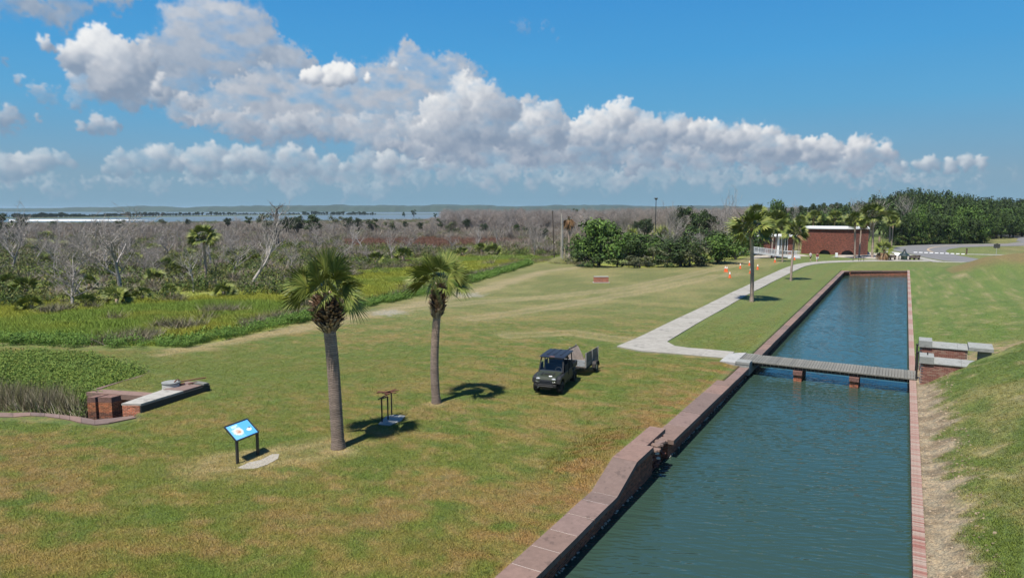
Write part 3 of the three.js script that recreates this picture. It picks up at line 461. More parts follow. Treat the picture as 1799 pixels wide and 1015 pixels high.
// far end wall and right wall
{
  const t = thing('basin_end_wall', 'low stone-capped wall closing the far end of the water basin', 'wall', W(126, -4));
  const add = (n, g, m) => { g.translate(-t.position.x, -t.position.y, -t.position.z); return piece(n, g, m, t); };
  add('brick_face', solid([W(endU(-8.3) - 0.0, -8.5), W(endU(0.9) - 0.0, 0.9), W(endU(0.9) + 0.5, 0.9), W(endU(-8.3) + 0.5, -8.5)], -2.1, -0.25), M.oldBrick);
  for (let v = -7.4, i = 0; v < 1.0; v += 1.5, i++) { const b = Math.min(1.1, v + 1.48); add('coping_slab', solid([W(endU(v) - 0.08, v), W(endU(b) - 0.08, b), W(endU(b) + 0.75, b), W(endU(v) + 0.75, v)], -0.24, -0.04), M.stone[(i * 3) % 4]); }
}
{
  const t = thing('basin_wall', 'red brick wall edging the right side of the water below the eroded grass bank', 'wall', W(30, 0.95));
  const add = (n, g, m) => { g.translate(-t.position.x, -t.position.y, -t.position.z); return piece(n, g, m, t); };
  for (const [a, b] of [[-14, endU(0.9) - 0.02]]) add('brick_face', solid([W(a, RIGHT_FACE), W(b, RIGHT_FACE), W(b, 1.08), W(a, 1.08)], -2.1, -0.06), M.brick);
  // a row of bricks on edge; singly as far as they can be told apart, joined beyond
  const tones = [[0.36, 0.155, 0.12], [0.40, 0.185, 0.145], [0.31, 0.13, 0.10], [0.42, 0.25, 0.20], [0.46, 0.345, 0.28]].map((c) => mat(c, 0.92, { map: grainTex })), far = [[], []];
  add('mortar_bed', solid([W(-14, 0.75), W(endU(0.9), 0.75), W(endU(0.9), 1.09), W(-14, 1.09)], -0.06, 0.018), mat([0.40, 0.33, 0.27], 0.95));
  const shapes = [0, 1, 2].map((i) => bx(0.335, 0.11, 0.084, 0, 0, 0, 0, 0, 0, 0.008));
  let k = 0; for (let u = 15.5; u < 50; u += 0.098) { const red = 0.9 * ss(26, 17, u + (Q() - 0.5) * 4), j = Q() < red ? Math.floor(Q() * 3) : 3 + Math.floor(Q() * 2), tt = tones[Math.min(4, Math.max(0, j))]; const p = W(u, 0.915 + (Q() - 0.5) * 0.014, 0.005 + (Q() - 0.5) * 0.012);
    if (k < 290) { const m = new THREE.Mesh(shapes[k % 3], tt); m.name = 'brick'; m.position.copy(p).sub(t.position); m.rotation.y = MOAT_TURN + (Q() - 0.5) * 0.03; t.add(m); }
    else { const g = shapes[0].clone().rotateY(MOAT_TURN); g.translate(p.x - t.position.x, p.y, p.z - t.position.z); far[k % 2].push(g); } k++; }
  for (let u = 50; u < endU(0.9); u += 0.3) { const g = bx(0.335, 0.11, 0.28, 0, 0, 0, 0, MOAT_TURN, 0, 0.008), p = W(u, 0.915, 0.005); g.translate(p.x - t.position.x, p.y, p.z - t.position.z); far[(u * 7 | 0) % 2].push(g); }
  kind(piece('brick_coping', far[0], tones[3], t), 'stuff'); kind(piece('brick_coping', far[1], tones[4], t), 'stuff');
}
// granite-capped walls of the passage at the right end of the footbridge
function passageWall(label, u0, u1, vEnd, endBlock, top) {
  const t = thing('passage_wall', label, 'wall', W((u0 + u1) / 2, 1.2));
  const add = (n, g, m) => { g.translate(-t.position.x, -t.position.y, -t.position.z); return piece(n, g, m, t); };
  const cap = 0.3, core = solid([W(u0 + 0.06, 1.24), W(u1 - 0.06, 1.24), W(u1 - 0.06, vEnd), W(u0 + 0.06, vEnd)], -0.6, top - cap - 0.01);
  add('mortar_core', core, mat([0.50, 0.44, 0.37], 0.95));
  // bricks on the face that looks back along the water
  let k = 0; const g0 = bx(0.208, 0.066, 0.1, 0, 0, 0, 0, 0, 0, 0.006), tones = [[0.36, 0.16, 0.115], [0.40, 0.2, 0.15], [0.30, 0.135, 0.105], [0.44, 0.27, 0.2]].map((c) => mat(c, 0.92, { map: grainTex }));
  const rows = Math.floor((top - cap + 0.1) / 0.08); const far = [];
  for (let r = rows; r >= 0; r--) for (let v = 1.25 + (r % 2) * 0.11; v < Math.min(vEnd, 5) - 0.2; v += 0.222) { const p = W(u0 + 0.045, v + 0.105, -0.1 + r * 0.08 + 0.03); if (p.y < (u0 < 46 ? rightBank(44, v) - 0.15 : 0.05)) continue; if (k < 295) { const m = new THREE.Mesh(g0, tones[Math.floor(Q() * 4)]); m.name = 'brick'; m.position.copy(p).sub(t.position); m.rotation.y = MOAT_TURN; t.add(m); } else { const g = g0.clone().rotateY(MOAT_TURN); g.translate(p.x - t.position.x, p.y, p.z - t.position.z); far.push(g); } k++; }
  if (far.length) kind(piece('brick_face', far, tones[0], t), 'stuff');
  const block = (v0, v1, y0, y1, o = 0.05, slope = 0.12) => add('granite_block', solid([W(u0 - o, v0), W(u0 - o, v1), W(u1 + o, v1), W(u1 + o, v0)], y0, [y1 - slope, y1 - slope, y1, y1]), M.granite);
  block(1.16, 1.86, top - cap, top + 0.14, 0.1, 0.05);
  for (let v = 1.87; v < vEnd - 0.1; v += 1.32) block(v, Math.min(vEnd, v + 1.31), top - cap, top - 0.05, 0.06, 0.2);
  if (endBlock) { block(vEnd + 0.02, vEnd + 1.25, top - 0.28, top + 0.06, 0.1, 0.14); add('stone_pier', solid([W(u0 + 0.25, vEnd + 0.55), W(u0 + 0.25, vEnd + 1.2), W(u1, vEnd + 1.2), W(u1, vEnd + 0.55)], -0.3, top - 0.285), M.granite); }
  return [t, add];
}
{
  const [t1, a1] = passageWall('far granite-capped brick wall of the passage at the right end of the footbridge', 48.2, 49.1, 3.7, true, 1.9);
  const [t2, a2] = passageWall('near granite-capped brick wall of the passage, half buried by the grass bank', 44.55, 45.4, 5.4, false, 1.6);
  { const p = W(45.0, 1.55, 1.8), g = cyl(0.035, 0.03, 0.16, p.x, p.y, p.z); a2('iron_pin', g, M.iron); }
  const post = thing('gate_post', 'dark iron gate post standing where the footbridge meets the near passage wall', 'post', W(45.46, 1.08, -0.2));
  piece('post', bx(0.1, 1.95, 0.12, 0, 0.95, 0, 0, MOAT_TURN, 0, 0.01), M.iron, post); piece('cap', bx(0.15, 0.05, 0.17, 0, 1.95, 0, 0, MOAT_TURN, 0, 0.01), M.iron, post);
  const post2 = dup(post, 'dark iron gate post standing where the footbridge meets the far passage wall', W(48.05, 1.08, -0.2)); 
}
// footbridge
{
  const t = thing('footbridge', 'narrow footbridge of weathered grey planks on two brick piers across the water', 'footbridge', W(46.5, -4, 0));
  const add = (n, g, m) => { g.translate(-t.position.x, -t.position.y, -t.position.z); return piece(n, g, m, t); };
  const y = 0.16, geos = [0, 1, 2, 3].map(() => bx(0.148, 0.05, 2.34, 0, 0, 0, 0, 0, 0, 0.006));
  let i = 0; for (let v = -8.98; v < 1.1; v += 0.163, i++) { const m = new THREE.Mesh(geos[i % 4], M.planks[Math.floor(Q() * 4)]); m.name = 'plank'; m.castShadow = m.receiveShadow = true; m.position.copy(W(46.55 + (Q() - 0.5) * 0.04, v + 0.075, y - 0.025 + (Q() - 0.5) * 0.008)).sub(t.position); m.rotation.y = MOAT_TURN; t.add(m); }
  for (const u of [45.62, 46.5, 47.4]) add('stringer', bed(u - 0.07, u + 0.07, -8.9, 1.05, -0.14, y - 0.055), mat([0.07, 0.062, 0.05], 0.9, { map: woodTex }));
  for (let v = -8.7; v < 1; v += 0.24) add('plank_bracket', bed(45.5, 45.545, v - 0.015, v + 0.015, -0.12, y - 0.056), M.planks[1]);
  add('edge_strip', bed(45.36, 45.4, -8.95, 1.05, y - 0.075, y - 0.01), M.planks[3]);
  for (const v of [-5.35, -2.15]) {
    const pier = new THREE.Group(); pier.name = 'pier'; t.add(pier);
    const pa = (n, g, m) => { g.translate(-t.position.x, -t.position.y, -t.position.z); return piece(n, g, m, pier); };
    pa('brick_shaft', bed(45.35, 47.6, v - 0.24, v + 0.24, -2.1, -0.40), brickMat([0.72, 0.64, 0.58]));
    pa('cap_stone', bed(45.25, 47.7, v - 0.27, v + 0.27, -0.40, -0.145), mat([0.24, 0.125, 0.10], 0.9, { map: grainTex }));
  }
  const ab = thing('bridge_abutment', 'pale concrete step block at the left end of the footbridge', 'abutment', W(46, -9.3));
  const ad = (n, g, m) => { g.translate(-ab.position.x, -ab.position.y, -ab.position.z); return piece(n, g, m, ab); };
  ad('block', bed(44.45, 48.1, -9.0, -8.14, -0.6, 0.10), M.granite); ad('step_slab', solid([W(44.9, -10.1), W(44.45, -9.02), W(48.1, -9.02), W(47.7, -10.1)], -0.2, [0.06, 0.16, 0.16, 0.06]), mat([0.46, 0.455, 0.43], 0.9, { map: again(softTex, 0.6, 0.6) })); ad('top_slab', bed(44.42, 45.32, -9.0, -8.12, 0.102, 0.25), M.granite);
}
// ---------------------------------------------------------------- path of concrete slabs
function strip(name, left, right, y, mat_, parent, gap = 0.012, th = 0.05) { for (let i = 0; i + 1 < left.length; i++) { const a = left[i], b = left[i + 1], c = right[i + 1], d = right[i]; const e = (p, q) => p.clone().lerp(q, gap / Math.max(0.3, p.distanceTo(q))); const g = solid([e(a, b), e(b, a), e(c, d === c ? b : d).lerp(c, 0.999), d].map((p) => p), y - th, y); piece(name, g, mat_, parent); } }
{
  const ctr = (list) => new THREE.CatmullRomCurve3(list.map(([x, q]) => G(x, q)), false, 'centripetal');
  const Lc = ctr([[1084, 609], [1120, 594], [1180, 565], [1240, 537], [1300, 508], [1350, 484], [1385, 469], [1405, 463.5], [1428, 460.5], [1460, 458.5], [1510, 457.2], [1560, 456.8], [1640, 457.2]]), Rc = ctr([[1172, 601], [1190, 590], [1230, 566], [1280, 538], [1330, 510], [1375, 487], [1402, 473.5], [1417, 467.5], [1436, 463.8], [1462, 461.6], [1510, 460], [1560, 459.4], [1640, 459.6]]);
  const p = new THREE.Group(); p.name = 'footpath'; scene.add(p); kind(p, 'structure');
  const n = 62, mats = [[0.415, 0.39, 0.335], [0.43, 0.405, 0.35], [0.40, 0.375, 0.32]].map((c) => mat(c, 0.93, { map: again(softTex, 0.3, 0.3), bumpMap: again(grainTex, 1, 1), bumpScale: 0.003 }));
  const H = (q) => q.clone().setY(0);
  for (let i = 0; i < n; i++) { const s = (k) => Math.pow(k / n, 1.15), a = H(Lc.getPoint(s(i))), b = H(Lc.getPoint(s(i + 1))), c = H(Rc.getPoint(s(i + 1))), d = H(Rc.getPoint(s(i))), f = 0.012 / Math.max(0.4, a.distanceTo(b)); const h = groundAt((a.x + c.x) / 2, (a.z + c.z) / 2); piece('concrete_slab', solid([a, b.clone().lerp(a, f), c.clone().lerp(d, f), d], h - 0.12, 0.055 + Math.max(0, h)), mats[i % 3], p); }
  // the branch to the footbridge
  const T = [[1084, 609], [1128, 617.5], [1180, 621.5], [1230, 626], [1277, 630]].map(([x, q]) => G(x, q)), B = [[1172, 601], [1186, 608.5], [1212, 612], [1244, 614.5], [1291, 619]].map(([x, q]) => G(x, q));
  for (let i = 0; i + 1 < T.length; i++) { const f = 0.006; piece('concrete_slab', solid([T[i], B[i], B[i + 1].clone().lerp(B[i], f), T[i + 1].clone().lerp(T[i], f)], -0.15, 0.0548), mats[(i + 1) % 3], p); }
  // forecourt before the brick building
  const fore = kind(piece('forecourt_paving', solid([[1318, 456], [1345, 452.5], [1400, 450.5], [1440, 450], [1500, 453.5], [1600, 457.5], [1600, 451], [1548, 444], [1527, 443], [1400, 443], [1330, 447]].map(([x, q]) => G(x, q)), -0.3, 0.028), mat([0.50, 0.45, 0.37], 0.95, { map: again(softTex, 0.2, 0.2) })), 'structure');
}
// ---------------------------------------------------------------- road
{
  const asphalt = mat([0.22, 0.215, 0.21], 0.95, { map: again(softTex, 0.12, 0.12) }), conc = mat([0.44, 0.42, 0.37], 0.95, { map: again(grainTex, 0.3, 0.3) });
  const road = setting('road', solid([[1558, 437], [1580, 433.5], [1600, 431], [1640, 429.6], [1700, 428.8], [1770, 428], [1800, 424], [1850, 420], [2100, 417], [2100, 424], [1850, 429.5], [1790, 432], [1740, 432.8], [1690, 434.5], [1668, 437.8], [1662, 441], [1668, 445], [1690, 450], [1720, 455], [1740, 459], [1700, 460.5], [1660, 458.2], [1630, 453], [1600, 446], [1575, 441]].map(([x, q]) => G(x, q)), -0.3, 0.045), asphalt);
  setting('side_road', solid([[1742, 413], [1756, 410.5], [1785, 414], [1830, 414.5], [2000, 412], [2000, 418], [1850, 421], [1800, 425], [1786, 423], [1790, 419], [1770, 416]].map(([x, q]) => G(x, q)), -0.4, 0.05), asphalt);
  setting('kerb', solid([[1563, 441], [1600, 447.5], [1630, 454.6], [1658, 460], [1700, 461], [1690, 462], [1640, 460.6], [1610, 454], [1580, 447], [1556, 443]].map(([x, q]) => G(x, q)), -0.3, 0.10), conc);
  const line = (name, pts, w, y, m) => { const c = new THREE.CatmullRomCurve3(pts.map(([x, q]) => G(x, q))), n = 40, b = new Builder(); let prev; for (let i = 0; i <= n; i++) { const p = c.getPoint(i / n), t = c.getTangent(i / n), s = new THREE.Vector3(-t.z, 0, t.x).normalize().multiplyScalar(w / 2), q = [[p.x - s.x, y, p.z - s.z], [p.x + s.x, y, p.z + s.z]]; if (prev) { b.triUp(prev[0], prev[1], q[1], 1); b.triUp(prev[0], q[1], q[0], 1); } prev = q; } return setting(name, b.geo(), m); };
  line('centre_marking', [[1850, 426.2], [1760, 430], [1700, 431], [1655, 433], [1634, 436.5], [1632, 440], [1640, 443]], 0.5, 0.05, mat([0.36, 0.27, 0.17], 0.9));
  for (let i = 0; i < 10; i++) { const x = 1606 + i * 9.3, q = 443.4 + i * 0.33; kind(piece('crossing_marking', solid([[x, q - 0.75], [x + 6.4, q - 0.62], [x + 6.4, q + 0.72], [x, q + 0.6]].map(([a, b]) => G(a, b)), 0.0, 0.051), mat([0.56, 0.56, 0.54], 0.9)), 'structure'); }
  setting('gravel_strip', solid([[1700, 446], [1770, 447.4], [1800, 449.4], [1770, 448.6], [1700, 447]].map(([x, q]) => G(x, q)), -0.3, 0.03), conc);
}
// ---------------------------------------------------------------- old sluice in the lawn, lower left
{
  const t = thing('brick_sluice', 'sunken brick sluice with two piers and a raised side wall beside the weedy ditch', 'sluice', G(205, 715));
  const add = (n, g, m) => { g.translate(-t.position.x, -t.position.y, -t.position.z); return piece(n, g, m, t); };
  const P = (l, y = 0) => l.map(([x, q]) => G(x, q, y));
  const s0 = M.stone[0], s1 = M.stone[1];
  add('edge_stone', solid([...P([[149, 687], [177, 682]], 0.05), ...P([[215, 669], [240, 663]], 0.05), ...P([[255, 658], [244, 660.5]], 0.05)], -0.4, 0.05), s0);
  add('edge_stone', solid(P([[149.5, 689], [177, 683.5], [272, 690], [262, 696]], 0.06), -0.22, 0.06), s1);
  add('back_wall', solid(P([[152, 693], [262, 697], [262, 692], [152, 688]], -0.2), -1.5, -0.2), M.brick);
  const pier = (x0, x1, q0, q1, dark) => {
    const f0 = G(x0, q0, 0.0), f1 = G(x1, q1, 0.0), back = new THREE.Vector3(0.42, 0, -0.78); const c = [f0, f1, f1.clone().add(back), f0.clone().add(back)];
    const g = new THREE.Group(); g.name = 'pier'; t.add(g); const ad = (n, gg, m) => { gg.translate(-t.position.x, -t.position.y, -t.position.z); piece(n, gg, m, g); };
    ad('cap_stone', solid(c, -0.26, 0.02), mat([0.27, 0.15, 0.115], 0.9, { map: grainTex })); ad('brick_shaft', solid(c.map((p) => p.clone().lerp(f0.clone().lerp(f1, 0.5), 0.02)), -0.78, -0.26), brickMat([0.85, 0.74, 0.55])); ad('stained_base', solid(c.map((p) => p.clone().lerp(f0.clone().lerp(f1, 0.5), 0.01)), -1.5, -0.78), brickMat([0.42, 0.42, 0.42]));
  };
  pier(151.5, 166, 699, 698.5); pier(171, 194.5, 698.5, 698.8);
  // raised right-hand wall
  const y = 0.42, A = G(213.5, 709, y), B = G(244, 709.5, y), Cc = G(365, 672.5, y), D = G(330, 669.5, y);
  add('side_wall', solid([A, B, Cc, D], -1.4, y - 0.09), M.brick); add('dark_board', solid([B.clone().add(new THREE.Vector3(0.03, 0, 0.0)), Cc.clone().add(new THREE.Vector3(0.05, 0, 0.02)), Cc.clone().add(new THREE.Vector3(0.12, 0, 0.06)), B.clone().add(new THREE.Vector3(0.1, 0, 0.05))], -0.3, y - 0.1), mat([0.025, 0.028, 0.026], 0.8));
  const lp = (p, q, k) => p.clone().lerp(q, k);
  for (let i = 0; i < 5; i++) { const a = i / 5 + 0.003, b = (i + 1) / 5 - 0.003; add('cap_slab', solid([lp(A, D, a), lp(B, Cc, a), lp(B, Cc, b), lp(A, D, b)].map((p, k) => p.add(new THREE.Vector3(k === 0 || k === 3 ? -0.05 : 0.06, 0, 0))), y - 0.09, y + (i % 2) * 0.004), i < 3 ? M.concrete : M.stone[3]); }
  add('timber', solid([[345, 668], [365, 671.5], [357, 674], [335, 671]].map(([x, q]) => G(x, q, y + 0.1)), y + 0.005, y + 0.08), M.planks[0]);
  // near edge stones
  const e = [[-30, 732, 725], [22, 733, 726], [53, 730.5, 725], [78, 731.5, 726.5], [104, 735, 729], [122, 738, 731], [142, 743, 733.5], [166, 746.5, 738]];
  for (let i = 0; i + 1 < e.length; i++) add('edge_stone', solid([G(e[i][0], e[i][1]), G(e[i + 1][0] - 0.6, e[i + 1][1]), G(e[i + 1][0] - 0.6, e[i + 1][2]), G(e[i][0], e[i][2])], -0.35, 0.03), M.stone[i % 4]);
  add('edge_stone', solid([G(166, 746.5), G(190, 744), G(213, 733), G(200, 735), G(166, 738)], -0.35, 0.03), M.stone[2]); add('edge_stone', solid([G(190.6, 743.8), G(238, 734), G(232, 731), G(213.5, 733)], -0.35, 0.028), M.stone[0]);
  const w = thing('valve_housing', 'squat white concrete drum standing on the end of the sluice wall', 'valve housing', G(300, 682, 0.3)); piece('drum', cyl(0.46, 0.44, 0.42, 0, 0.1, 0, 0, 0, 0, 24), mat([0.66, 0.65, 0.6], 0.9, { map: grainTex }), w); piece('lid', cyl(0.47, 0.47, 0.05, 0, 0.335, 0, 0, 0, 0, 24), M.granite, w);
  const gear = thing('gate_gear', 'rusty iron gate gear lying on top of the sluice wall beside the white drum', 'gate gear', G(313, 675, y + 0.05), 0.5); piece('shaft', rod([-0.2, 0.12, 0], [1.4, 0.16, -0.25], 0.035), M.rust, gear); piece('wheel', place(new THREE.TorusGeometry(0.17, 0.035, 6, 18), -0.1, 0.16, 0.1, 0.5, 0.8, 0), M.rust, gear); piece('bracket', [bx(0.4, 0.07, 0.16, 0.1, 0.03, 0.1, 0, 0.3, 0), bx(0.5, 0.05, 0.1, 0.7, 0.02, 0.1, 0, 0.4, 0)], M.rust, gear);
}

{ // loose clods and stones on the washed-out strip at the foot of the bank
  const R = rng(17), g = new THREE.IcosahedronGeometry(0.05, 0), list = []; for (let i = 0; i < 1500; i++) { const u = 15 + Math.pow(R(), 1.3) * 30, v = 1.14 + Math.pow(R(), 1.4) * 1.6, p = W(u, v, ground(u, v)), s = 0.25 + R() * R() * 1.1, k = 0.6 + 0.7 * R(); list.push([p.x, p.y, p.z, R() * 6.28, [s * 1.3, s * 0.7, s], [0.26 * k, 0.2 * k, 0.135 * k]]); }
  const m = new THREE.InstancedMesh(g, mat([1, 1, 1], 0.95), list.length), o = new THREE.Object3D(), c = new THREE.Color(); list.forEach((p, i) => { o.position.set(p[0], p[1], p[2]); o.rotation.set(p[3], p[3] * 2, 0); o.scale.set(...p[4]); o.updateMatrix(); m.setMatrixAt(i, o.matrix); m.setColorAt(i, c.setRGB(...p[5])); }); m.name = 'soil_clods'; m.castShadow = m.receiveShadow = true; scene.add(kind(m, 'stuff')); tag(m, 'loose clods and stones on the bare soil along the right brick wall', 'soil');
}

// ---------------------------------------------------------------- vegetation
const leafMat = (extra = {}) => { const m = new THREE.MeshPhysicalMaterial({ vertexColors: true, roughness: 0.75, side: THREE.DoubleSide, specularIntensity: 0.5, ...extra }); return m; };
const VM = { leaf: leafMat(), palm: leafMat({ roughness: 0.5 }), bark: mat([1, 1, 1], 0.95, { vertexColors: true, map: again(grainTex, 1.5, 1.5), bumpMap: again(grainTex, 3, 3), bumpScale: 0.01 }), twig: mat([1, 1, 1], 0.9, { vertexColors: true, side: THREE.DoubleSide }) };
const barkTex = tex(512, (u, v) => { const n = tnoise(u * 8, v * 8, 8, 4) - 0.5, r = Math.sin(2 * Math.PI * (14 * v + n * 1.1 + 0.25 * Math.sin(6.283 * u * 2))), f = tnoise(u * 64, v * 128, 64, 2) - 0.5; return [0.66 + 0.22 * r + 0.5 * f + 0.3 * n]; });
VM.palmBark = mat([1.25, 1.25, 1.25], 0.95, { vertexColors: true, map: barkTex, bumpMap: barkTex, bumpScale: 0.02 });
const vary = (R, c, k = 0.25) => { const s = 1 + (R() - 0.5) * 2 * k, h = (R() - 0.5) * k * 0.6; return [c[0] * s * (1 + h), c[1] * s, c[2] * s * (1 - h)]; };

// grass: a tuft of a few blades
function tuft(R, n, rad, h, w, cols, vr = 0.22) { const b = new Builder(); for (let i = 0; i < n; i++) { const a = R() * 6.283, r = Math.sqrt(R()) * rad, x = Math.cos(a) * r, z = Math.sin(a) * r, q = R() * 6.283, dx = Math.cos(q) * w, dz = Math.sin(q) * w, hh = h * (0.5 + R()), l = hh * (0.4 + R() * 0.9), la = R() * 6.283, c = vary(R, cols[Math.floor(R() * cols.length)], vr); b.tri([x - dx, -0.02, z - dz], [x + dx, -0.02, z + dz], [x + Math.cos(la) * l, hh, z + Math.sin(la) * l], c, norm3([Math.cos(la) * 0.35, 1, Math.sin(la) * 0.35])); } return b.geo(); }
function scatter(name, geo, material, list, label, category) {       // list: [x, y, z, turn, scale, color?]
  const m = new THREE.InstancedMesh(geo, material, list.length), o = new THREE.Object3D(), c = new THREE.Color();
  list.forEach((p, i) => { o.position.set(p[0], p[1], p[2]); o.rotation.set(0, p[3], 0); if (Array.isArray(p[4])) o.scale.set(...p[4]); else o.scale.setScalar(p[4]); o.updateMatrix(); m.setMatrixAt(i, o.matrix); if (p[5]) m.setColorAt(i, c.setRGB(...p[5])); });
  m.name = numbered(name); m.castShadow = m.receiveShadow = true; scene.add(m); kind(m, 'stuff'); return tag(m, label, category);
}
const seen = (p, m = 40) => { if (p.z > -8) return false; const [x, y] = project(p); return x > -m && x < 1799 + m && y < 1015 + m * 2; };
const SLUICE_FOOT = PX([[140, 688], [150, 684], [180, 682], [272, 688], [325, 668], [372, 671], [250, 722], [246, 736], [190, 750], [140, 746], [-60, 735], [-60, 722], [140, 728]]);
const KEEP_OUT = [['footpath', PX([[1070, 612], [1180, 560], [1300, 503], [1400, 458], [1436, 458], [1436, 466], [1400, 478], [1300, 533], [1190, 596], [1215, 610], [1300, 617], [1280, 634], [1180, 625]])]].map((k) => k[1]);
{ // mown lawn: short tufts, close enough to read as blades only near the camera
  const R = rng(31), one = tuft(R, 16, 0.17, 0.026, 0.007, [[0.85, 0.9, 0.75], [1, 1, 1], [1.15, 1.1, 1.1]]), list = [];
  let tries = 0; while (list.length < 190000 && tries++ < 900000) {
    const Z = 15 + Math.pow(R(), 1.45) * 62, x = (R() - 0.5) * 2 * 0.80 * Z, u_ = toUV(x, -Z), u = u_[0], v = u_[1];
    if (v > -9.2 && v < 1.15) continue; if (v > 1.1 && u > 44.4 && u < 49.3 && v < 5.6) continue;
    if (R() < ss(36, 76, Z) || distToLine(x, -Z, HEDGE) > -0.4) continue;
    if (v < -28 && u < 60 && polyDist(x, -Z, DITCH) < 0.25) continue; if (v > -20 && u > 40 && KEEP_OUT.some((k) => inPoly(x, -Z, k))) continue;
    { const q = polyDistSluice(x, -Z); if (q) continue; }
    const c = groundColor(u, v), y = ground(u, v), s = (0.75 + R() * 0.6) * (v > 1 ? 0.62 : 1), k = 1.75 * (0.8 + 0.4 * R()); if (c[2] > 0.13 || (v > 1 && c[0] > c[1] * 1.14)) continue;
    list.push([x, y, -Z, R() * 6.28, [s, s * (0.7 + R() * 0.7), s], [c[0] * k, c[1] * k, c[2] * k * 0.9]]);
  }
  scatter('lawn_grass', one, VM.leaf, list, 'short mown grass covering the lawn and banks, patchy green and straw brown', 'grass');
}
function polyDistSluice(x, z) { return inPoly(x, z, SLUICE_FOOT); }

// ---- fan palms
function fan(b, hub, dir, side, R, nl, spread, droop, cols, rand, segs = 2, wid = 1) {   // leaflets radiate from the hub in the plane of dir and side
  const nrm = norm3(cross3(side, dir));
  for (let i = 0; i < nl; i++) {
    const a = lerp(-spread, spread, (i + 0.5) / nl) + (rand() - 0.5) * 0.06, c = Math.cos(a), s = Math.sin(a), d = [dir[0] * c + side[0] * s, dir[1] * c + side[1] * s, dir[2] * c + side[2] * s];
    const len = R * (0.78 + 0.22 * Math.cos(a * 0.9)) * (0.9 + 0.2 * rand()), w = wid * R * spread / nl * 0.62, sd = norm3(cross3(d, nrm)), col = vary(rand, cols[Math.floor(rand() * cols.length)], 0.2);
    let p0 = hub, w0 = w * 0.25; const fold = (rand() - 0.5) * 0.5, sn = norm3([sd[0] + nrm[0] * fold, sd[1] + nrm[1] * fold, sd[2] + nrm[2] * fold]);
    for (let k = 1; k <= segs; k++) { const t = k / segs, dr = droop * t * t * len * (0.8 + 0.4 * rand()), p1 = [hub[0] + d[0] * len * t, hub[1] + d[1] * len * t - dr, hub[2] + d[2] * len * t], w1 = k === segs ? w * 0.06 : w * (segs === 2 ? 0.95 : k === 1 ? 1 : 0.7); b.quad(add3(p0, sn, -w0), add3(p0, sn, w0), add3(p1, sn, w1), add3(p1, sn, -w1), col); p0 = p1; w0 = w1; }
  }
}
const PALM_GREEN = [[0.115, 0.145, 0.028], [0.145, 0.175, 0.036], [0.082, 0.112, 0.022], [0.19, 0.205, 0.05]], PALM_DEAD = [[0.20, 0.12, 0.06], [0.26, 0.17, 0.09], [0.15, 0.085, 0.045]];
function palmLeaf(b, base, az, el, pet, R, nl, droop, cols, rand, segs, wid, petCol = [0.13, 0.15, 0.04]) {
  const h = [Math.cos(az), 0, Math.sin(az)], d0 = [h[0] * Math.cos(el), Math.sin(el), h[2] * Math.cos(el)], mid = add3(base, d0, pet * 0.55), el2 = el - 0.12 - droop * 0.3, d1 = [h[0] * Math.cos(el2), Math.sin(el2), h[2] * Math.cos(el2)], hub = add3(mid, d1, pet * 0.45);
  if (petCol) b.tube([base, mid, hub], [0.035, 0.022, 0.012].map((r) => r * (segs > 2 ? 1 : 1.4)), 3, petCol, false);
  const el3 = el2 - 0.05, d2 = [h[0] * Math.cos(el3), Math.sin(el3), h[2] * Math.cos(el3)], roll = (rand() < 0.5 ? -1 : 1) * (0.25 + 1.1 * rand()), sd = [-h[2], 0, h[0]], up = norm3(cross3(sd, d2)), side = norm3([sd[0] * Math.cos(roll) + up[0] * Math.sin(roll), sd[1] * Math.cos(roll) + up[1] * Math.sin(roll), sd[2] * Math.cos(roll) + up[2] * Math.sin(roll)]);
  fan(b, hub, d2, side, R, nl, 1.5, droop, cols, rand, segs, wid);
}
function palmTrunk(b, bend, h, r0, r1, rand, k = 14, rings = 46, tint = 1) {          // bend(t) -> [x, z]
  const pts = [], rad = [], col = [];
  for (let i = 0; i <= rings; i++) { const t = i / rings, [x, z] = bend(t), ridge = 1 + (i % 2 ? 0.014 : -0.014) + (rand() - 0.5) * 0.03; pts.push([x, t * h - (i === 0 ? 0.15 : 0), z]); rad.push(lerp(r0, r1, Math.pow(t, 0.6)) * ridge * (t < 0.06 ? 1.18 - t * 3 : 1)); const s = tint * (i % 2 ? 1.04 : 0.94) * (0.85 + 0.3 * rand()), up = ss(0.3, 0.95, t); col.push([lerp(0.235, 0.42, up) * s, lerp(0.18, 0.30, up) * s, lerp(0.145, 0.215, up) * s]); }
  b.tube(pts, rad, k, col);
}
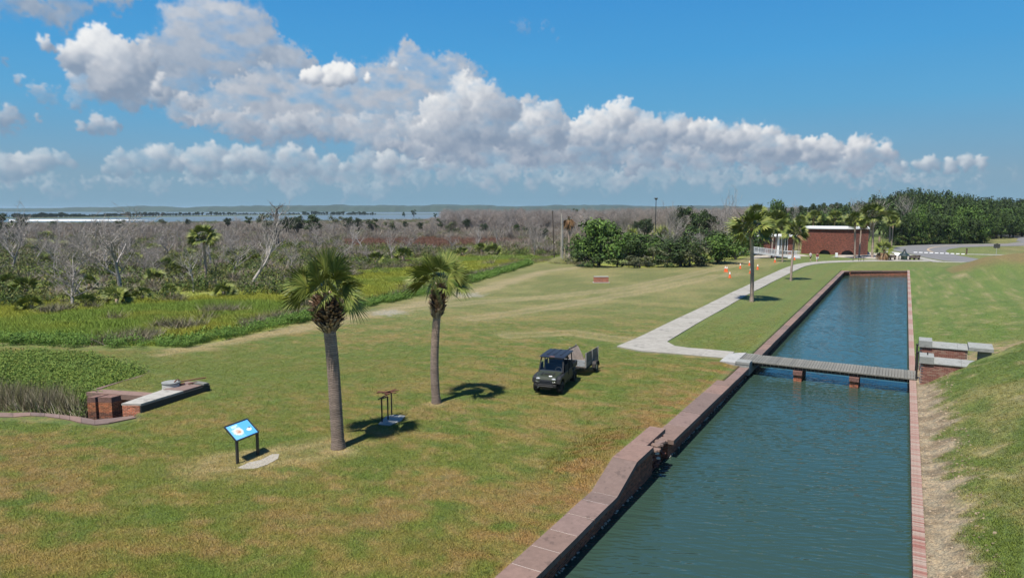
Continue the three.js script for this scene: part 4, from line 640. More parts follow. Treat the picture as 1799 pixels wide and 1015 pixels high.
function heroPalm(label, base, bend, h, r0, r1, boots, leaves, R, seed) {
  const rand = rng(seed), t = thing('palm_tree', label, 'palm tree', base);
  const tb = new Builder(); palmTrunk(tb, bend, h, r0, r1, rand, 16, Math.round(h * 12)); piece('trunk', tb.geo(), VM.palmBark, t);
  // old leaf bases: a bristling sleeve under the crown
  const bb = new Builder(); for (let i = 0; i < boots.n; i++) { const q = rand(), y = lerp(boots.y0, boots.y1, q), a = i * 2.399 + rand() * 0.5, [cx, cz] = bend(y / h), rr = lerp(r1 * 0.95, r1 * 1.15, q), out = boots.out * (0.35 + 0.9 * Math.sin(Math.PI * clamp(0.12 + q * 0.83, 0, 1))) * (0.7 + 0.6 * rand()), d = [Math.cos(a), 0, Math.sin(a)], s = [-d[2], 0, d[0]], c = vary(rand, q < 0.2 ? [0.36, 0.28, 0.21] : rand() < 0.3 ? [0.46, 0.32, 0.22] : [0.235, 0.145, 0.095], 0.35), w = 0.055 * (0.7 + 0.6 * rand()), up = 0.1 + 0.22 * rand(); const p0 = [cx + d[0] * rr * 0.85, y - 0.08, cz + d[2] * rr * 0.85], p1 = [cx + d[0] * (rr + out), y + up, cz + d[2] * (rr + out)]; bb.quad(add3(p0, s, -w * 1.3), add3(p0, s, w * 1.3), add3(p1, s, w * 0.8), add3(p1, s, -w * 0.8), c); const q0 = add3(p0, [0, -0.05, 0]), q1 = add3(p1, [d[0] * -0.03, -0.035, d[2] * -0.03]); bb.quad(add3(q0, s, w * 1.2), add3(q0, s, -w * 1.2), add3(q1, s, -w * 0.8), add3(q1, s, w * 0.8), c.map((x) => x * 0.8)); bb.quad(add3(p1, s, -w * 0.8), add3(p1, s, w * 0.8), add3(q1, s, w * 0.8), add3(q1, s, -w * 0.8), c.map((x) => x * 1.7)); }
  { const [cx, cz] = bend((boots.y0 + boots.y1) / 2 / h); bb.tube([[bend(boots.y0 / h)[0], boots.y0, bend(boots.y0 / h)[1]], [cx, (boots.y0 + boots.y1) / 2, cz], [bend(1)[0], boots.y1, bend(1)[1]]], [r1 * 1.02, r1 * 1.25, r1 * 0.95], 10, [0.12, 0.08, 0.055]); }
  kind(piece('leaf_sheath', bb.geo(), VM.twig, t), 'stuff');
  const [tx, tz] = bend(1);
  for (let i = 0; i < leaves; i++) { const b = new Builder(), q = (i + 0.5) / leaves, az = i * 2.39996 + rand() * 0.4, el = lerp(1.5, 0.28, Math.pow(q, 0.8)) + (rand() - 0.5) * 0.25, pet = R * lerp(0.95, 1.2, rand()) * lerp(1.15, 0.95, q); palmLeaf(b, [tx, h - 0.05 - q * 0.12, tz], az, el, pet, R * lerp(0.95, 1.2, rand()), 28, lerp(0.04, 0.34, q) + rand() * 0.08, PALM_GREEN, rand, 3, 1.0); piece('frond', b.geo(), VM.palm, t); }
  return t;
}
heroPalm('tall palm with a bristling leaf-base sleeve, nearest one beside the blue sign', G(594, 787), (t) => [-0.42 * Math.pow(t, 1.15) + 0.12 * Math.sin(t * 3.1) * t, -0.2 * t], 6.4, 0.275, 0.25, { n: 460, y0: 5.0, y1: 6.4, out: 0.36 }, 27, 0.92, 101);
heroPalm('slender leaning palm left of the dark utility vehicle', G(766, 708), (t) => [0.02 - 0.22 * Math.sin(t * 2.4) * (1 - t) + 0.22 * t * t, -0.1 * t], 6.05, 0.235, 0.19, { n: 300, y0: 4.5, y1: 6.1, out: 0.24 }, 25, 0.95, 202);
// smaller palms: trunk and crown
function palmProto(seed, h, R, leaves, nl, dead = 0, sheath = true, lean = 0.3, tr = 0.145) {
  const rand = rng(seed), t = new THREE.Group(), tb = new Builder(), la = rand() * 6.28, bend = (q) => [Math.cos(la) * lean * q * q * h * 0.2, Math.sin(la) * lean * q * q * h * 0.2];
  palmTrunk(tb, bend, h, tr * 1.15, tr, rand, 8, Math.max(8, Math.round(h * 3)), 1.55); const trunk = new THREE.Mesh(tb.geo(), VM.palmBark); trunk.name = 'trunk'; t.add(trunk);
  const b = new Builder(), [x, z] = bend(1);
  for (let i = 0; i < leaves; i++) { const q = (i + 0.5) / leaves, az = i * 2.39996 + rand() * 0.6, el = lerp(1.4, -0.35, q) + (rand() - 0.5) * 0.3, old = rand() < dead * q * 2; palmLeaf(b, [x, h - 0.05 - q * 0.15, z], az, old ? -0.6 - rand() * 0.5 : el, R * (old ? 0.45 : 0.8), R * (0.8 + 0.3 * rand()), nl, old ? 0.6 : lerp(0.05, 0.32, q), old ? PALM_DEAD : PALM_GREEN, rand, 2, 1.15); }
  const crown = new THREE.Mesh(b.geo(), VM.palm); crown.name = 'crown'; t.add(crown);
  if (sheath) { const sb = new Builder(); for (let i = 0; i < 60; i++) { const a = i * 2.4, y = h - 0.9 * rand() * Math.min(1, h / 4), d = [Math.cos(a), 0, Math.sin(a)], s = [-d[2], 0, d[0]], o = tr + 0.2 * rand(), [cx, cz] = bend(y / h); const p0 = [cx + d[0] * tr * 0.8, y - 0.1, cz + d[2] * tr * 0.8], p1 = [cx + d[0] * o, y + 0.2, cz + d[2] * o]; sb.quad(add3(p0, s, -0.06), add3(p0, s, 0.06), add3(p1, s, 0.04), add3(p1, s, -0.04), vary(rand, [0.14, 0.09, 0.06], 0.4)); } const m = new THREE.Mesh(sb.geo(), VM.twig); m.name = 'leaf_sheath'; m.userData.kind = 'stuff'; t.add(m); }
  t.traverse((o) => { if (o.isMesh) o.castShadow = o.receiveShadow = true; });
  return t;
}
function plant(proto, name, label, category, pos, turn, scale, group) { const c = proto.clone(); c.name = numbered(name); scene.add(c); tag(c, label, category, group); c.position.copy(pos); c.rotation.y = turn; if (Array.isArray(scale)) c.scale.set(...scale); else c.scale.setScalar(scale); return c; }
const palmA = palmProto(11, 7, 1.25, 30, 13, 0.0), palmB = palmProto(12, 7, 1.2, 28, 13, 0.04), palmC = palmProto(13, 2.2, 1.4, 26, 12, 0.5, true, 0.5, 0.2), palmBush = palmProto(14, 0.6, 0.95, 34, 13, 0.3, false, 0.2, 0.16), palmBush2 = palmProto(15, 0.8, 0.9, 30, 12, 0.5, false, 0.2, 0.16), palmDead = palmProto(16, 7, 1.1, 22, 8, 90, true, 0.1, 0.14);
// where each palm stands in the photograph: base, top of its crown
const tallTo = (px, py, top, y = 0) => { const p = on(px, py, y), h = raise(px, top, -p.z) - p.y; return [p, h]; };
const PG = 'palms around the visitor building';
for (const [k, px, py, top, turn, s, label] of [
  [palmA, 1321, 530, 377, 0.5, 1.12, 'palm between path and water, nearest of the two there, with a grey trunk'], [palmB, 1390, 493, 391, 2.1, 1.0, 'palm between path and water, farther of the two there, before the white ramp'],
  [palmA, 1356, 453, 372, 3.0, 1, 'left trunk of the twin palms before the white ramp'], [palmB, 1363, 453, 375, 1.0, 1, 'right trunk of the twin palms before the white ramp'], [palmB, 1375, 460, 388, 4.2, 0.9, 'pale-trunked palm just right of the twin palms before the white ramp'],
  [palmA, 1502, 454, 374, 0.2, 0.95, 'left palm of the pair casting shade on the right end of the brick wall'], [palmB, 1510, 452, 376, 2.6, 0.95, 'right palm of the pair casting shade on the right end of the brick wall'],
  [palmA, 1533, 452, 362, 5.2, 1.15, 'leaning tall palm standing just right of the brick building'], [palmB, 1563, 436, 372, 3.6, 1.1, 'left of two close palms beside the road at the forest edge'], [palmA, 1567, 437, 380, 1.3, 0.9, 'right of two close palms beside the road at the forest edge'],
  [palmB, 1426, 432, 372, 0.9, 1, 'palm whose crown shows above the left part of the flat white roof'], [palmA, 1463, 432, 373, 2.2, 1, 'palm whose crown shows above the middle of the flat white roof'], [palmA, 1332, 444, 362, 0, 1.1, 'palm in front of the thicket left of the white entrance wing'], [palmB, 1404, 440, 380, 0, 1.0, 'palm behind the left end of the brick wall'],
  [palmA, 1764, 411, 369, 0.4, 1, 'left of the palms along the far side road'], [palmB, 1775, 411, 372, 2, 1, 'middle one of the palms along the far side road'], [palmB, 1786, 409, 370, 4, 1, 'right one of the palms along the far side road'], [palmA, 1770, 409, 378, 5, 0.9, 'short palm between the palms along the far side road']]) {
  const [p, h] = tallTo(px, py, top), sc = h / 8.3; plant(k, 'palm_tree', label, 'palm tree', p, turn, [sc * s, sc, sc * s]);
}
{ const [p, h] = tallTo(1554, 457, 428); plant(palmC, 'palm_tree', 'short stout palm beside the left bench', 'palm tree', p, 1, h / 3.6); }
{ const p = on(1545, 436), b = new Builder(), rand = rng(3); palmTrunk(b, () => [0, 0], 3.0, 0.3, 0.24, rand, 8, 10, 1.2); const t = thing('palm_stump', 'bare headless palm trunk behind the short stout palm', 'stump', p); piece('trunk', b.geo(), VM.bark, t); }

// ---- dead trees: bleached trunks with broken limbs and fine twigs
function deadProto(seed, h, { fork = 3, twigs = 120, lean = 0.1, spread = 0.7, bleach = 1, r = 0.16, low = 0.35, stub = 0, dir } = {}) {
  const rand = rng(seed), b = new Builder(), tw = new Builder(), grey = () => { const s = bleach * (0.75 + 0.5 * rand()); return [0.33 * s, 0.30 * s, 0.27 * s]; }, tips = [];
  const limb = (p, d, len, rad, depth) => { if (stub && depth) len *= stub;
    const pts = [p], rads = [rad]; let q = p, dd = d; const n = depth === 0 ? 5 : depth === 1 ? 3 : 2;
    for (let i = 1; i <= n; i++) { dd = norm3([dd[0] + (rand() - 0.5) * 0.35, dd[1] + (rand() - 0.5) * 0.25 + (depth ? 0.08 : 0), dd[2] + (rand() - 0.5) * 0.35]); q = add3(q, dd, len / n); pts.push(q); rads.push(rad * (1 - 0.75 * i / n)); if (depth < 3 && i / n > (depth ? 0.3 : low)) for (let k = 0; k < (depth === 0 ? fork : depth === 1 ? 2 : 1 + (rand() < 0.35)); k++) { const a = rand() * 6.283, e = 0.15 + rand() * 0.9, nd = norm3([dd[0] * 0.5 + Math.cos(a) * Math.cos(e) * spread * 1.4, dd[1] * 0.5 + Math.sin(e) * 0.9, dd[2] * 0.5 + Math.sin(a) * Math.cos(e) * spread * 1.4]); limb(q, nd, len * (depth === 0 ? 0.34 + rand() * 0.22 : 0.45 + rand() * 0.25), rad * (1 - 0.75 * i / n) * 0.55 + 0.012, depth + 1); } }
    b.tube(pts, rads.map((x) => Math.max(x, 0.012)), depth === 0 ? 6 : 3, depth < 2 ? grey() : grey().map((x) => x * 0.85), false); if (depth >= 2) tips.push([q, dd]);
  };
  const la = dir ?? rand() * 6.28; limb([0, -0.2, 0], norm3([Math.cos(la) * lean, 1, Math.sin(la) * lean]), h * 0.8, r, 0);
  if (tips.length) for (let i = 0; i < twigs; i++) { const [q, d] = tips[Math.floor(rand() * tips.length)], s = rand() * 0.5, p = add3(q, d, -s * 0.8), e = norm3([d[0] + (rand() - 0.5) * 1.8, d[1] + (rand() - 0.3) * 1.2, d[2] + (rand() - 0.5) * 1.8]), l = h * (0.06 + 0.1 * rand()), w = norm3(cross3(e, [rand() - 0.5, rand() - 0.5, rand() - 0.5])), c = vary(rand, [0.20, 0.175, 0.155], 0.35); tw.tri(add3(p, w, -0.012), add3(p, w, 0.012), add3(p, e, l), c); const m = add3(p, e, l * 0.5), e2 = norm3([e[0] + (rand() - 0.5) * 1.5, e[1] + (rand() - 0.5), e[2] + (rand() - 0.5) * 1.5]); tw.tri(add3(m, w, -0.009), add3(m, w, 0.009), add3(m, e2, l * 0.6), c); }
  const t = new THREE.Group(), m1 = new THREE.Mesh(b.geo(), VM.twig), m2 = new THREE.Mesh(tw.geo(), VM.twig); m1.name = 'trunk'; m2.name = 'twigs'; m2.userData.kind = 'stuff'; t.add(m1); if (twigs) t.add(m2); t.traverse((o) => { if (o.isMesh) o.castShadow = o.receiveShadow = true; }); return t;
}
const deadP = [deadProto(1, 6, { twigs: 260 }), deadProto(2, 6, { twigs: 320, spread: 1.0, fork: 3, low: 0.2 }), deadProto(3, 6, { twigs: 140, lean: 0.35, bleach: 1.25 }), deadProto(4, 6, { twigs: 380, fork: 4, spread: 1.1, low: 0.12, bleach: 0.85 }), deadProto(5, 6, { twigs: 60, fork: 2, spread: 0.5, low: 0.5, bleach: 1.35 }), deadProto(6, 6, { twigs: 200, fork: 2, lean: 0.2, spread: 0.8 })];
const snagP = deadProto(7, 6, { twigs: 24, fork: 3, spread: 0.9, low: 0.15, bleach: 0.5, r: 0.34, stub: 0.38, lean: 0.02, dir: 0 }), leanP = deadProto(8, 6, { twigs: 70, fork: 2, lean: 0.75, spread: 0.6, bleach: 1.15, r: 0.2, dir: 0 });
// ---- broadleaf crowns: leaf clumps spread through several lobes
function crownGeo(rand, lobes, perLobe, leaf, cols, lift = 0.25) {
  const b = new Builder();
  for (const [cx, cy, cz, rx, ry, rz] of lobes) for (let i = 0; i < perLobe; i++) {
    const a = rand() * 6.283, e = Math.asin(clamp(rand() * 2 - 1 + lift * 0.4, -1, 1)), rr = Math.pow(rand(), 0.42) * (0.85 + 0.3 * rand()), n = [Math.cos(a) * Math.cos(e), Math.sin(e), Math.sin(a) * Math.cos(e)], p = [cx + n[0] * rx * rr, cy + n[1] * ry * rr, cz + n[2] * rz * rr];
    const o = norm3([n[0] + (rand() - 0.5) * 1.6, n[1] + lift + (rand() - 0.5) * 1.6, n[2] + (rand() - 0.5) * 1.6]), s = norm3(cross3(o, [rand() - 0.5, rand() - 0.5, rand() - 0.5])), w = cross3(o, s), l = leaf * (0.6 + 0.8 * rand()), c = vary(rand, cols[Math.floor(rand() * cols.length)], 0.3);
    for (let k = 0; k < 2; k++) { const q = add3(add3(p, s, (rand() - 0.5) * l * 1.6), w, (rand() - 0.5) * l * 1.6), f = [(rand() - 0.5) * 0.5, (rand() - 0.5) * 0.5], A = add3(q, s, l * 0.62), B = add3(add3(q, w, l * 0.36), o, f[0] * l * 0.5), D = add3(q, s, -l * 0.62), E2 = add3(add3(q, w, -l * 0.36), o, f[1] * l * 0.5); b.tri(A, B, D, c); b.tri(A, D, E2, c); }
  }
  return b.geo();
}
function treeProto(seed, h, width, { n = 16, per = 92, leaf = 0.35, cols, trunk = 0.3, flat = 0.75, clear = 0.15 } = {}) {
  const rand = rng(seed), lobes = [], t = new THREE.Group(), tb = new Builder(), mid = h * (clear + (1 - clear) * 0.45);
  for (let i = 0; i < n; i++) { const a = rand() * 6.283, q = Math.sqrt(rand()), y = lerp(h * clear + h * 0.12, h * 0.92, Math.pow(rand(), 0.8)), taper = Math.sqrt(Math.max(0.1, 1 - Math.pow(Math.abs((y - mid) / (h * 0.6)), 2.2))), r = width * lerp(0.14, 0.26, rand()), x = Math.cos(a) * q * width * 0.42 * taper, z = Math.sin(a) * q * width * 0.42 * taper; lobes.push([x, y - r * 0.3, z, r, r * flat, r]); if (i % 2 === 0) tb.tube([[0, h * clear * 0.5, 0], [x * 0.4, lerp(h * clear, y, 0.5), z * 0.4], [x * 0.9, y - r * 0.2, z * 0.9]], [trunk * 0.55, trunk * 0.35, trunk * 0.12], 4, [0.12, 0.1, 0.08], false); }
  tb.tube([[0, -0.3, 0], [0.05, h * clear, 0.02], [0, h * 0.6, 0.1]], [trunk * 1.2, trunk, trunk * 0.4], 6, [0.13, 0.11, 0.09]);
  const m1 = new THREE.Mesh(tb.geo(), VM.bark), m2 = new THREE.Mesh(crownGeo(rand, lobes, per, leaf, cols), VM.leaf); m1.name = 'trunk'; m2.name = 'crown'; t.add(m1, m2); t.traverse((o) => { if (o.isMesh) o.castShadow = o.receiveShadow = true; }); return t;
}
const OAK = [[0.034, 0.062, 0.014], [0.046, 0.080, 0.018], [0.062, 0.098, 0.022], [0.028, 0.050, 0.012]], BRIGHT = [[0.062, 0.115, 0.018], [0.085, 0.145, 0.024], [0.050, 0.092, 0.016]], DARKG = [[0.022, 0.036, 0.014], [0.030, 0.046, 0.018], [0.040, 0.056, 0.022]], DUSTY = [[0.085, 0.095, 0.045], [0.065, 0.08, 0.032], [0.11, 0.115, 0.06]], YELLOWG = [[0.11, 0.135, 0.03], [0.085, 0.12, 0.024], [0.14, 0.14, 0.045]];
const oakP = [treeProto(21, 8, 9, { cols: OAK, n: 20 }), treeProto(22, 8, 8, { cols: [...OAK, ...BRIGHT], n: 18 }), treeProto(23, 8, 10, { cols: [...OAK, ...DARKG], n: 22 })], brightP = treeProto(24, 8, 9, { cols: BRIGHT, n: 22, per: 120, clear: 0.06 }), darkP = [treeProto(25, 8, 5, { cols: DARKG, n: 16, per: 90, leaf: 0.26, flat: 0.7 }), treeProto(26, 8, 6, { cols: [...DARKG, ...OAK], n: 14, per: 80, leaf: 0.28, clear: 0.3, flat: 0.5 })], pineP = treeProto(27, 10, 6, { cols: [[0.030, 0.050, 0.020], [0.040, 0.062, 0.024]], n: 13, per: 90, leaf: 0.34, clear: 0.5, flat: 0.45, trunk: 0.2 });
const shrubP = [treeProto(31, 3, 3.4, { cols: OAK, n: 10, per: 90, leaf: 0.2, clear: 0.02, trunk: 0.09 }), treeProto(32, 3, 3.6, { cols: DUSTY, n: 10, per: 80, leaf: 0.18, clear: 0.02, trunk: 0.09 }), treeProto(33, 3, 3.2, { cols: [...BRIGHT, ...YELLOWG], n: 10, per: 90, leaf: 0.2, clear: 0.02, trunk: 0.09 })];

// ---------------------------------------------------------------- hedge, ditch weeds, marsh
{
  const R = rng(61), hedgeLine = HEDGE.slice(0, 11), list = [], clump = (cols, n, s, seed) => crownGeo(rng(seed), [[0, s * 0.3, 0, s * 0.55, s * 0.42, s * 0.55]], n * 4, s * 0.055, cols, 0.4);
  const hc = clump([[0.078, 0.155, 0.026], [0.065, 0.130, 0.022], [0.105, 0.18, 0.036]], 46, 1, 5), dc = clump([[0.115, 0.195, 0.038], [0.09, 0.165, 0.03], [0.155, 0.215, 0.05]], 46, 1, 6), wc = tuft(rng(7), 46, 0.45, 0.85, 0.014, [[0.25, 0.22, 0.16], [0.19, 0.18, 0.11], [0.30, 0.255, 0.20], [0.14, 0.15, 0.06]]), mg = tuft(rng(8), 110, 0.65, 0.24, 0.0075, [[0.295, 0.325, 0.036], [0.265, 0.305, 0.034], [0.32, 0.335, 0.048]], 0.1);
  for (let i = 0; i + 1 < hedgeLine.length; i++) { const [ax, az] = hedgeLine[i], [bx_, bz] = hedgeLine[i + 1], l = Math.hypot(bx_ - ax, bz - az), nx = -(bz - az) / l, nz = (bx_ - ax) / l; for (let k = 0; k < l * 9; k++) { const t = R(), o = -0.15 - Math.pow(R(), 0.9) * (i < 4 ? 4.0 : 3.2), x = lerp(ax, bx_, t) + nx * o, z = lerp(az, bz, t) + nz * o, y = groundAt(x, z); const p = new THREE.Vector3(x, 0, z); if (!seen(p)) continue; const s = (0.8 + 0.7 * R()) * (-o < 1.5 ? 1.0 : 0.85); if (i < 5 && fbm(x * 0.2, z * 0.25, 3) > 0.56 && -o > 1.7) continue; list.push([x, Math.max(y, -0.55), z, R() * 6.28, [s, s * (0.8 + 0.5 * R()), s], mix([1, 1, 1], [1.25, 1.15, 0.9], R())]); } }
  scatter('creeper_hedge', hc, VM.leaf, list, 'long low band of dense green creeper between the mown lawn and the marsh', 'hedge');
  const weeds = [], dry = [];
  let bb = [1e9, -1e9, 1e9, -1e9]; for (const [x, z] of DITCH.slice(0, 8)) bb = [Math.max(-60, Math.min(bb[0], x)), Math.max(bb[1], x), Math.min(bb[2], z), Math.max(bb[3], z)];
  const split = PX([[-100, 668], [0, 668], [60, 672], [110, 678], [150, 690]]), pit = PX([[146, 690], [262, 694], [240, 735], [150, 745]]);
  for (let i = 0; i < 5200; i++) { const x = lerp(bb[0], bb[1], R()), z = lerp(bb[2], bb[3] + 1, R()); if (polyDist(x, z, DITCH) > -0.05 || inPoly(x, z, pit)) continue; const near = distToLine(x, z, split) < 0; const s = 0.8 + 0.5 * R(); if (!near || R() < 0.3) weeds.push([x, near ? -1.25 : -0.95 + 0.2 * R(), z, R() * 6.28, [s * 0.8, s * (near ? 0.9 : 1.35), s * 0.8], near ? [0.6, 0.62, 0.55] : mix([1, 1, 1], [1.2, 1.1, 0.8], fbm(x * 0.8, z * 0.8, 2))]); if (near || R() < 0.12) dry.push([x, -1.2, z, R() * 6.28, [0.85, (near ? 1.25 : 1.0) * (0.8 + 0.4 * R()), 0.85]]); }
  scatter('ditch_weeds', dc, VM.leaf, weeds, 'rank green weeds filling the ditch left of the brick sluice', 'weeds');
  const marsh = []; const band = [];
  for (let i = 0; i < 60000; i++) {
    const Z = 44 + Math.pow(R(), 1.5) * 170, x = (R() * 2 - 1) * 0.8 * Z; if (x > 0.12 * Z) continue; const z = -Z, d = distToLine(x, z, HEDGE); if (d < 2.6) continue; const f = fbm(x * 0.05 + 5, z * 0.07, 4), lim = 34 + (f - 0.5) * 36; if (d > lim) continue; const y = groundAt(x, z), n = fbm(x * 0.13, z * 0.2 + 30, 3), s = 0.8 + 0.6 * R();
    const inBand = Math.abs(d - (5.0 + (n - 0.5) * 3)) < 1.4 && x > -0.40 * Z && R() < 0.8 || n > 0.7;
    if (inBand) band.push([x, y, z, R() * 6.28, [s, s * 0.85, s], vary(R, [1, 1, 1], 0.2)]); else { const g = mix([1, 1, 1], [0.62, 0.85, 1.0], ss(0.44, 0.6, f)), k = mix(g, [1.15, 1.02, 1.3], 0.6 * ss(0.58, 0.68, n)); marsh.push([x, y, z, R() * 6.28, [s * 1.1, s, s * 1.1], k]); }
  }
  scatter('marsh_grass', mg, VM.leaf, marsh, 'bright yellow-green marsh grass between the hedge and the dead scrub', 'marsh grass');
  scatter('dry_weeds', wc, VM.leaf, [...dry, ...band], 'grey-brown dry weed stalks in the ditch and along the back of the hedge', 'weeds');
}
// ---------------------------------------------------------------- scrub: a wide belt of dead grey brush with palmetto and green shrubs
const ORD = ['first', 'second', 'third', 'fourth', 'fifth', 'sixth', 'seventh', 'eighth', 'ninth', 'tenth', 'eleventh', 'twelfth', 'thirteenth', 'fourteenth', 'fifteenth', 'sixteenth', 'seventeenth', 'eighteenth', 'nineteenth', 'twentieth'];
{
  const R = rng(71), brush = (cols, seed, n, h) => { const r = rng(seed), b = new Builder(); for (let i = 0; i < n; i++) { const a = r() * 6.283, q = Math.sqrt(r()) * 0.9, p = [Math.cos(a) * q * 0.5, h * 0.35 * r(), Math.sin(a) * q * 0.5], d = norm3([Math.cos(a) * q * 0.9 + (r() - 0.5) * 0.8, 0.35 + r(), Math.sin(a) * q * 0.9 + (r() - 0.5) * 0.8]), l = h * (0.35 + 0.5 * r()), w = norm3(cross3(d, [r() - 0.5, r() - 0.5, r() - 0.5])), c = vary(r, cols[Math.floor(r() * cols.length)], 0.3); b.tri(add3(p, w, -0.022), add3(p, w, 0.022), add3(p, d, l), c); const m = add3(p, d, l * 0.45), d2 = norm3([d[0] + (r() - 0.5) * 1.4, d[1] + (r() - 0.5) * 0.8, d[2] + (r() - 0.5) * 1.4]); b.tri(add3(m, w, -0.014), add3(m, w, 0.014), add3(m, d2, l * 0.6), c); } return b.geo(); };
  const greyB = brush([[0.215, 0.18, 0.142], [0.165, 0.138, 0.108], [0.28, 0.245, 0.205], [0.125, 0.105, 0.078]], 1, 110, 2), rustB = brush([[0.17, 0.075, 0.045], [0.13, 0.06, 0.04], [0.2, 0.12, 0.08]], 2, 90, 1.1), leafy = crownGeo(rng(3), [[0, 0.45, 0, 0.9, 0.6, 0.9]], 130, 0.095, [...DUSTY, ...OAK, ...OAK, ...YELLOWG], 0.4);
  const PB = [[45, 522, 486], [96, 470, 446], [128, 498, 470], [158, 508, 484], [268, 500, 470], [292, 478, 452], [318, 486, 460], [272, 446, 428], [238, 462, 444], [392, 520, 494], [330, 455, 436], [205, 535, 502], [55, 545, 516], [708, 460, 436], [846, 446, 429], [868, 447, 428], [420, 470, 450], [150, 540, 518], [500, 470, 452], [300, 520, 500], [12, 505, 480], [1112, 428, 408], [1168, 428, 404], [80, 428, 408], [660, 466, 444], [250, 525, 505], [405, 455, 440], [450, 462, 446], [812, 450, 436]];
  const PBW = PB.map(([x, y]) => { const p = on(x, y, -0.8); return [p.x, p.z]; });
  const grey = [], rust = [], low = [];
  for (let i = 0; i < 40000; i++) {
    const Z = 72 * Math.pow(11.5, Math.pow(R(), 0.72)), x = (R() * 2 - 1) * 0.82 * Z, z = -Z, d = distToLine(x, z, HEDGE); if (d < 12) continue;
    const f = fbm(x * 0.05 + 5, z * 0.07, 4), lim = 28 + (f - 0.5) * 44; if (d < lim && Z < 230) continue; if (Z < 150 && R() < 0.35 * ss(150, 90, Z)) continue; if (Z < 170 && PBW.some((q) => Math.hypot(x - q[0], (z - q[1]) * 0.45) < 2.3)) continue; if (Z > shoreZ(x) - 95) continue; if (x > 0.30 * Z && Z < 195) continue;
    const y = groundAt(x, z), n = fbm(x * 0.045 + 50, z * 0.05, 4), g = fbm(x * 0.09, z * 0.09 + 90, 3), inR = inPoly(x, z, RUST), s = (0.6 + 0.9 * R()) * (inR ? 0.8 : 1);
    if (inR) { if (R() < 0.9) rust.push([x, y, z, R() * 6.28, s * 1.5]); continue; }
    if (g > 0.34 + 0.16 * ss(90, 420, Z) && R() < 0.85) low.push([x, y, z, R() * 6.28, [s * 1.35, s * (0.9 + 0.9 * R()), s * 1.35], vary(R, mix([1.1, 1.12, 1.0], [1.45, 1.2, 0.9], R()), 0.3)]);
    else { const k = 0.88 + 0.55 * n, q = 1 + 0.75 * ss(110, 400, Z); grey.push([x, y, z, R() * 6.28, [s * q, s * (0.8 + 0.5 * R()) * (0.8 + 0.6 * n) * (0.55 + 0.6 * ss(100, 250, Z) - (x < -0.12 * Z ? 0.7 * ss(330, 560, Z) : 0)), s * q], vary(R, [k * 1.02, k, k * 1.0], 0.18)]); }
  }
  scatter('dead_brush', greyB, VM.twig, grey, 'wide belt of tangled grey leafless brush beyond the marsh', 'brush');
  scatter('rusty_bracken', rustB, VM.twig, rust, 'low band of rust-brown dead bracken crossing the grey brush', 'bracken');
  scatter('low_shrubs', leafy, VM.leaf, low, 'low dusty green shrubs scattered through the grey brush', 'shrubs');

  // single plants of the scrub, each a thing of its own
  const put = (proto, name, label, cat, px, py, top, hProto, turn, wide = 1, group) => { let p = on(px, py, -0.8); const h = Math.max(0.6, raise(px, top, -p.z) - p.y), s = h / hProto; return plant(proto, name, label, cat, p, turn, [s * wide, s, s * wide], group); };
  put(palmA, 'palm_tree', 'lone tall palm rising from the scrub left of the bristling lawn palm', 'palm tree', 362, 500, 399, 8.3, 2, 1.2);
  put(snagP, 'dead_tree', 'tall dark dead snag with short branch stubs against the far water', 'dead tree', 485, 436, 354, 5.2, 1, 1.3);
  put(leanP, 'dead_tree', 'pale dead tree leaning right, at the marsh edge between lone palm and nearest lawn palm', 'dead tree', 437, 503, 424, 4.2, 0.1, 1.0);
  put(deadP[3], 'dead_tree', 'broad dead tree with a dark trunk and pale broken limbs at the left marsh edge', 'dead tree', 126, 536, 430, 5.6, 0.5, 1.0);
  put(deadP[1], 'dead_tree', 'wide leafless tree with fine grey twigs right of the broad dead tree', 'dead tree', 214, 520, 402, 5.6, 2.2, 1.25);
  put(deadP[2], 'dead_tree', 'pale forked dead tree at the extreme left edge of the scrub', 'dead tree', 18, 476, 395, 5.6, 4, 1);
  put(deadP[4], 'dead_tree', 'low pale dead tree in the scrub just left of the lone tall palm', 'dead tree', 340, 512, 462, 5.2, 1.2, 1.3);
  put(deadP[5], 'dead_tree', 'thin pale dead tree with crossing limbs above the bristling lawn palm', 'dead tree', 640, 440, 398, 5.4, 0.3, 1.4);
  put(deadP[0], 'dead_tree', 'white dead tree standing above the rusty bracken, right of the slender lawn palm', 'dead tree', 875, 436, 398, 5.4, 5, 0.9);
  // palmetto clumps
  PB.sort((a, b) => b[1] - a[1]).forEach(([x, y, t], i) => { const nb = PB.filter((q) => q !== PB[i]).sort((a, b) => Math.hypot(a[0] - x, (a[1] - y) * 3) - Math.hypot(b[0] - x, (b[1] - y) * 3))[0]; put(i % 3 === 1 ? palmBush2 : palmBush, 'palmetto_clump', `${i % 3 === 1 ? 'yellowing' : 'green'} fan-leaved palmetto clump, ${ordinal(i + 1)} nearest the camera in the scrub`, 'palmetto', x, y, t - 4, 2.2, i * 1.7, 1.15, 'palmetto clumps in the scrub'); });
  // small dark evergreens standing through the brush
  const EV = [[545, 424, 376], [522, 420, 378], [505, 418, 380], [612, 412, 380], [630, 410, 382], [590, 400, 378], [655, 415, 384], [682, 412, 388], [712, 406, 388], [738, 410, 390], [776, 408, 384], [796, 412, 388], [850, 416, 392], [400, 404, 382], [438, 400, 380], [330, 402, 384], [282, 400, 384], [212, 410, 386], [168, 404, 390], [92, 408, 388], [40, 408, 380], [4, 418, 372], [468, 404, 374], [820, 410, 384], [905, 416, 394], [930, 420, 396], [1120, 418, 388], [1135, 420, 384], [956, 424, 400], [120, 470, 446], [62, 452, 430], [186, 478, 452], [-20, 440, 372], [12, 434, 384]];
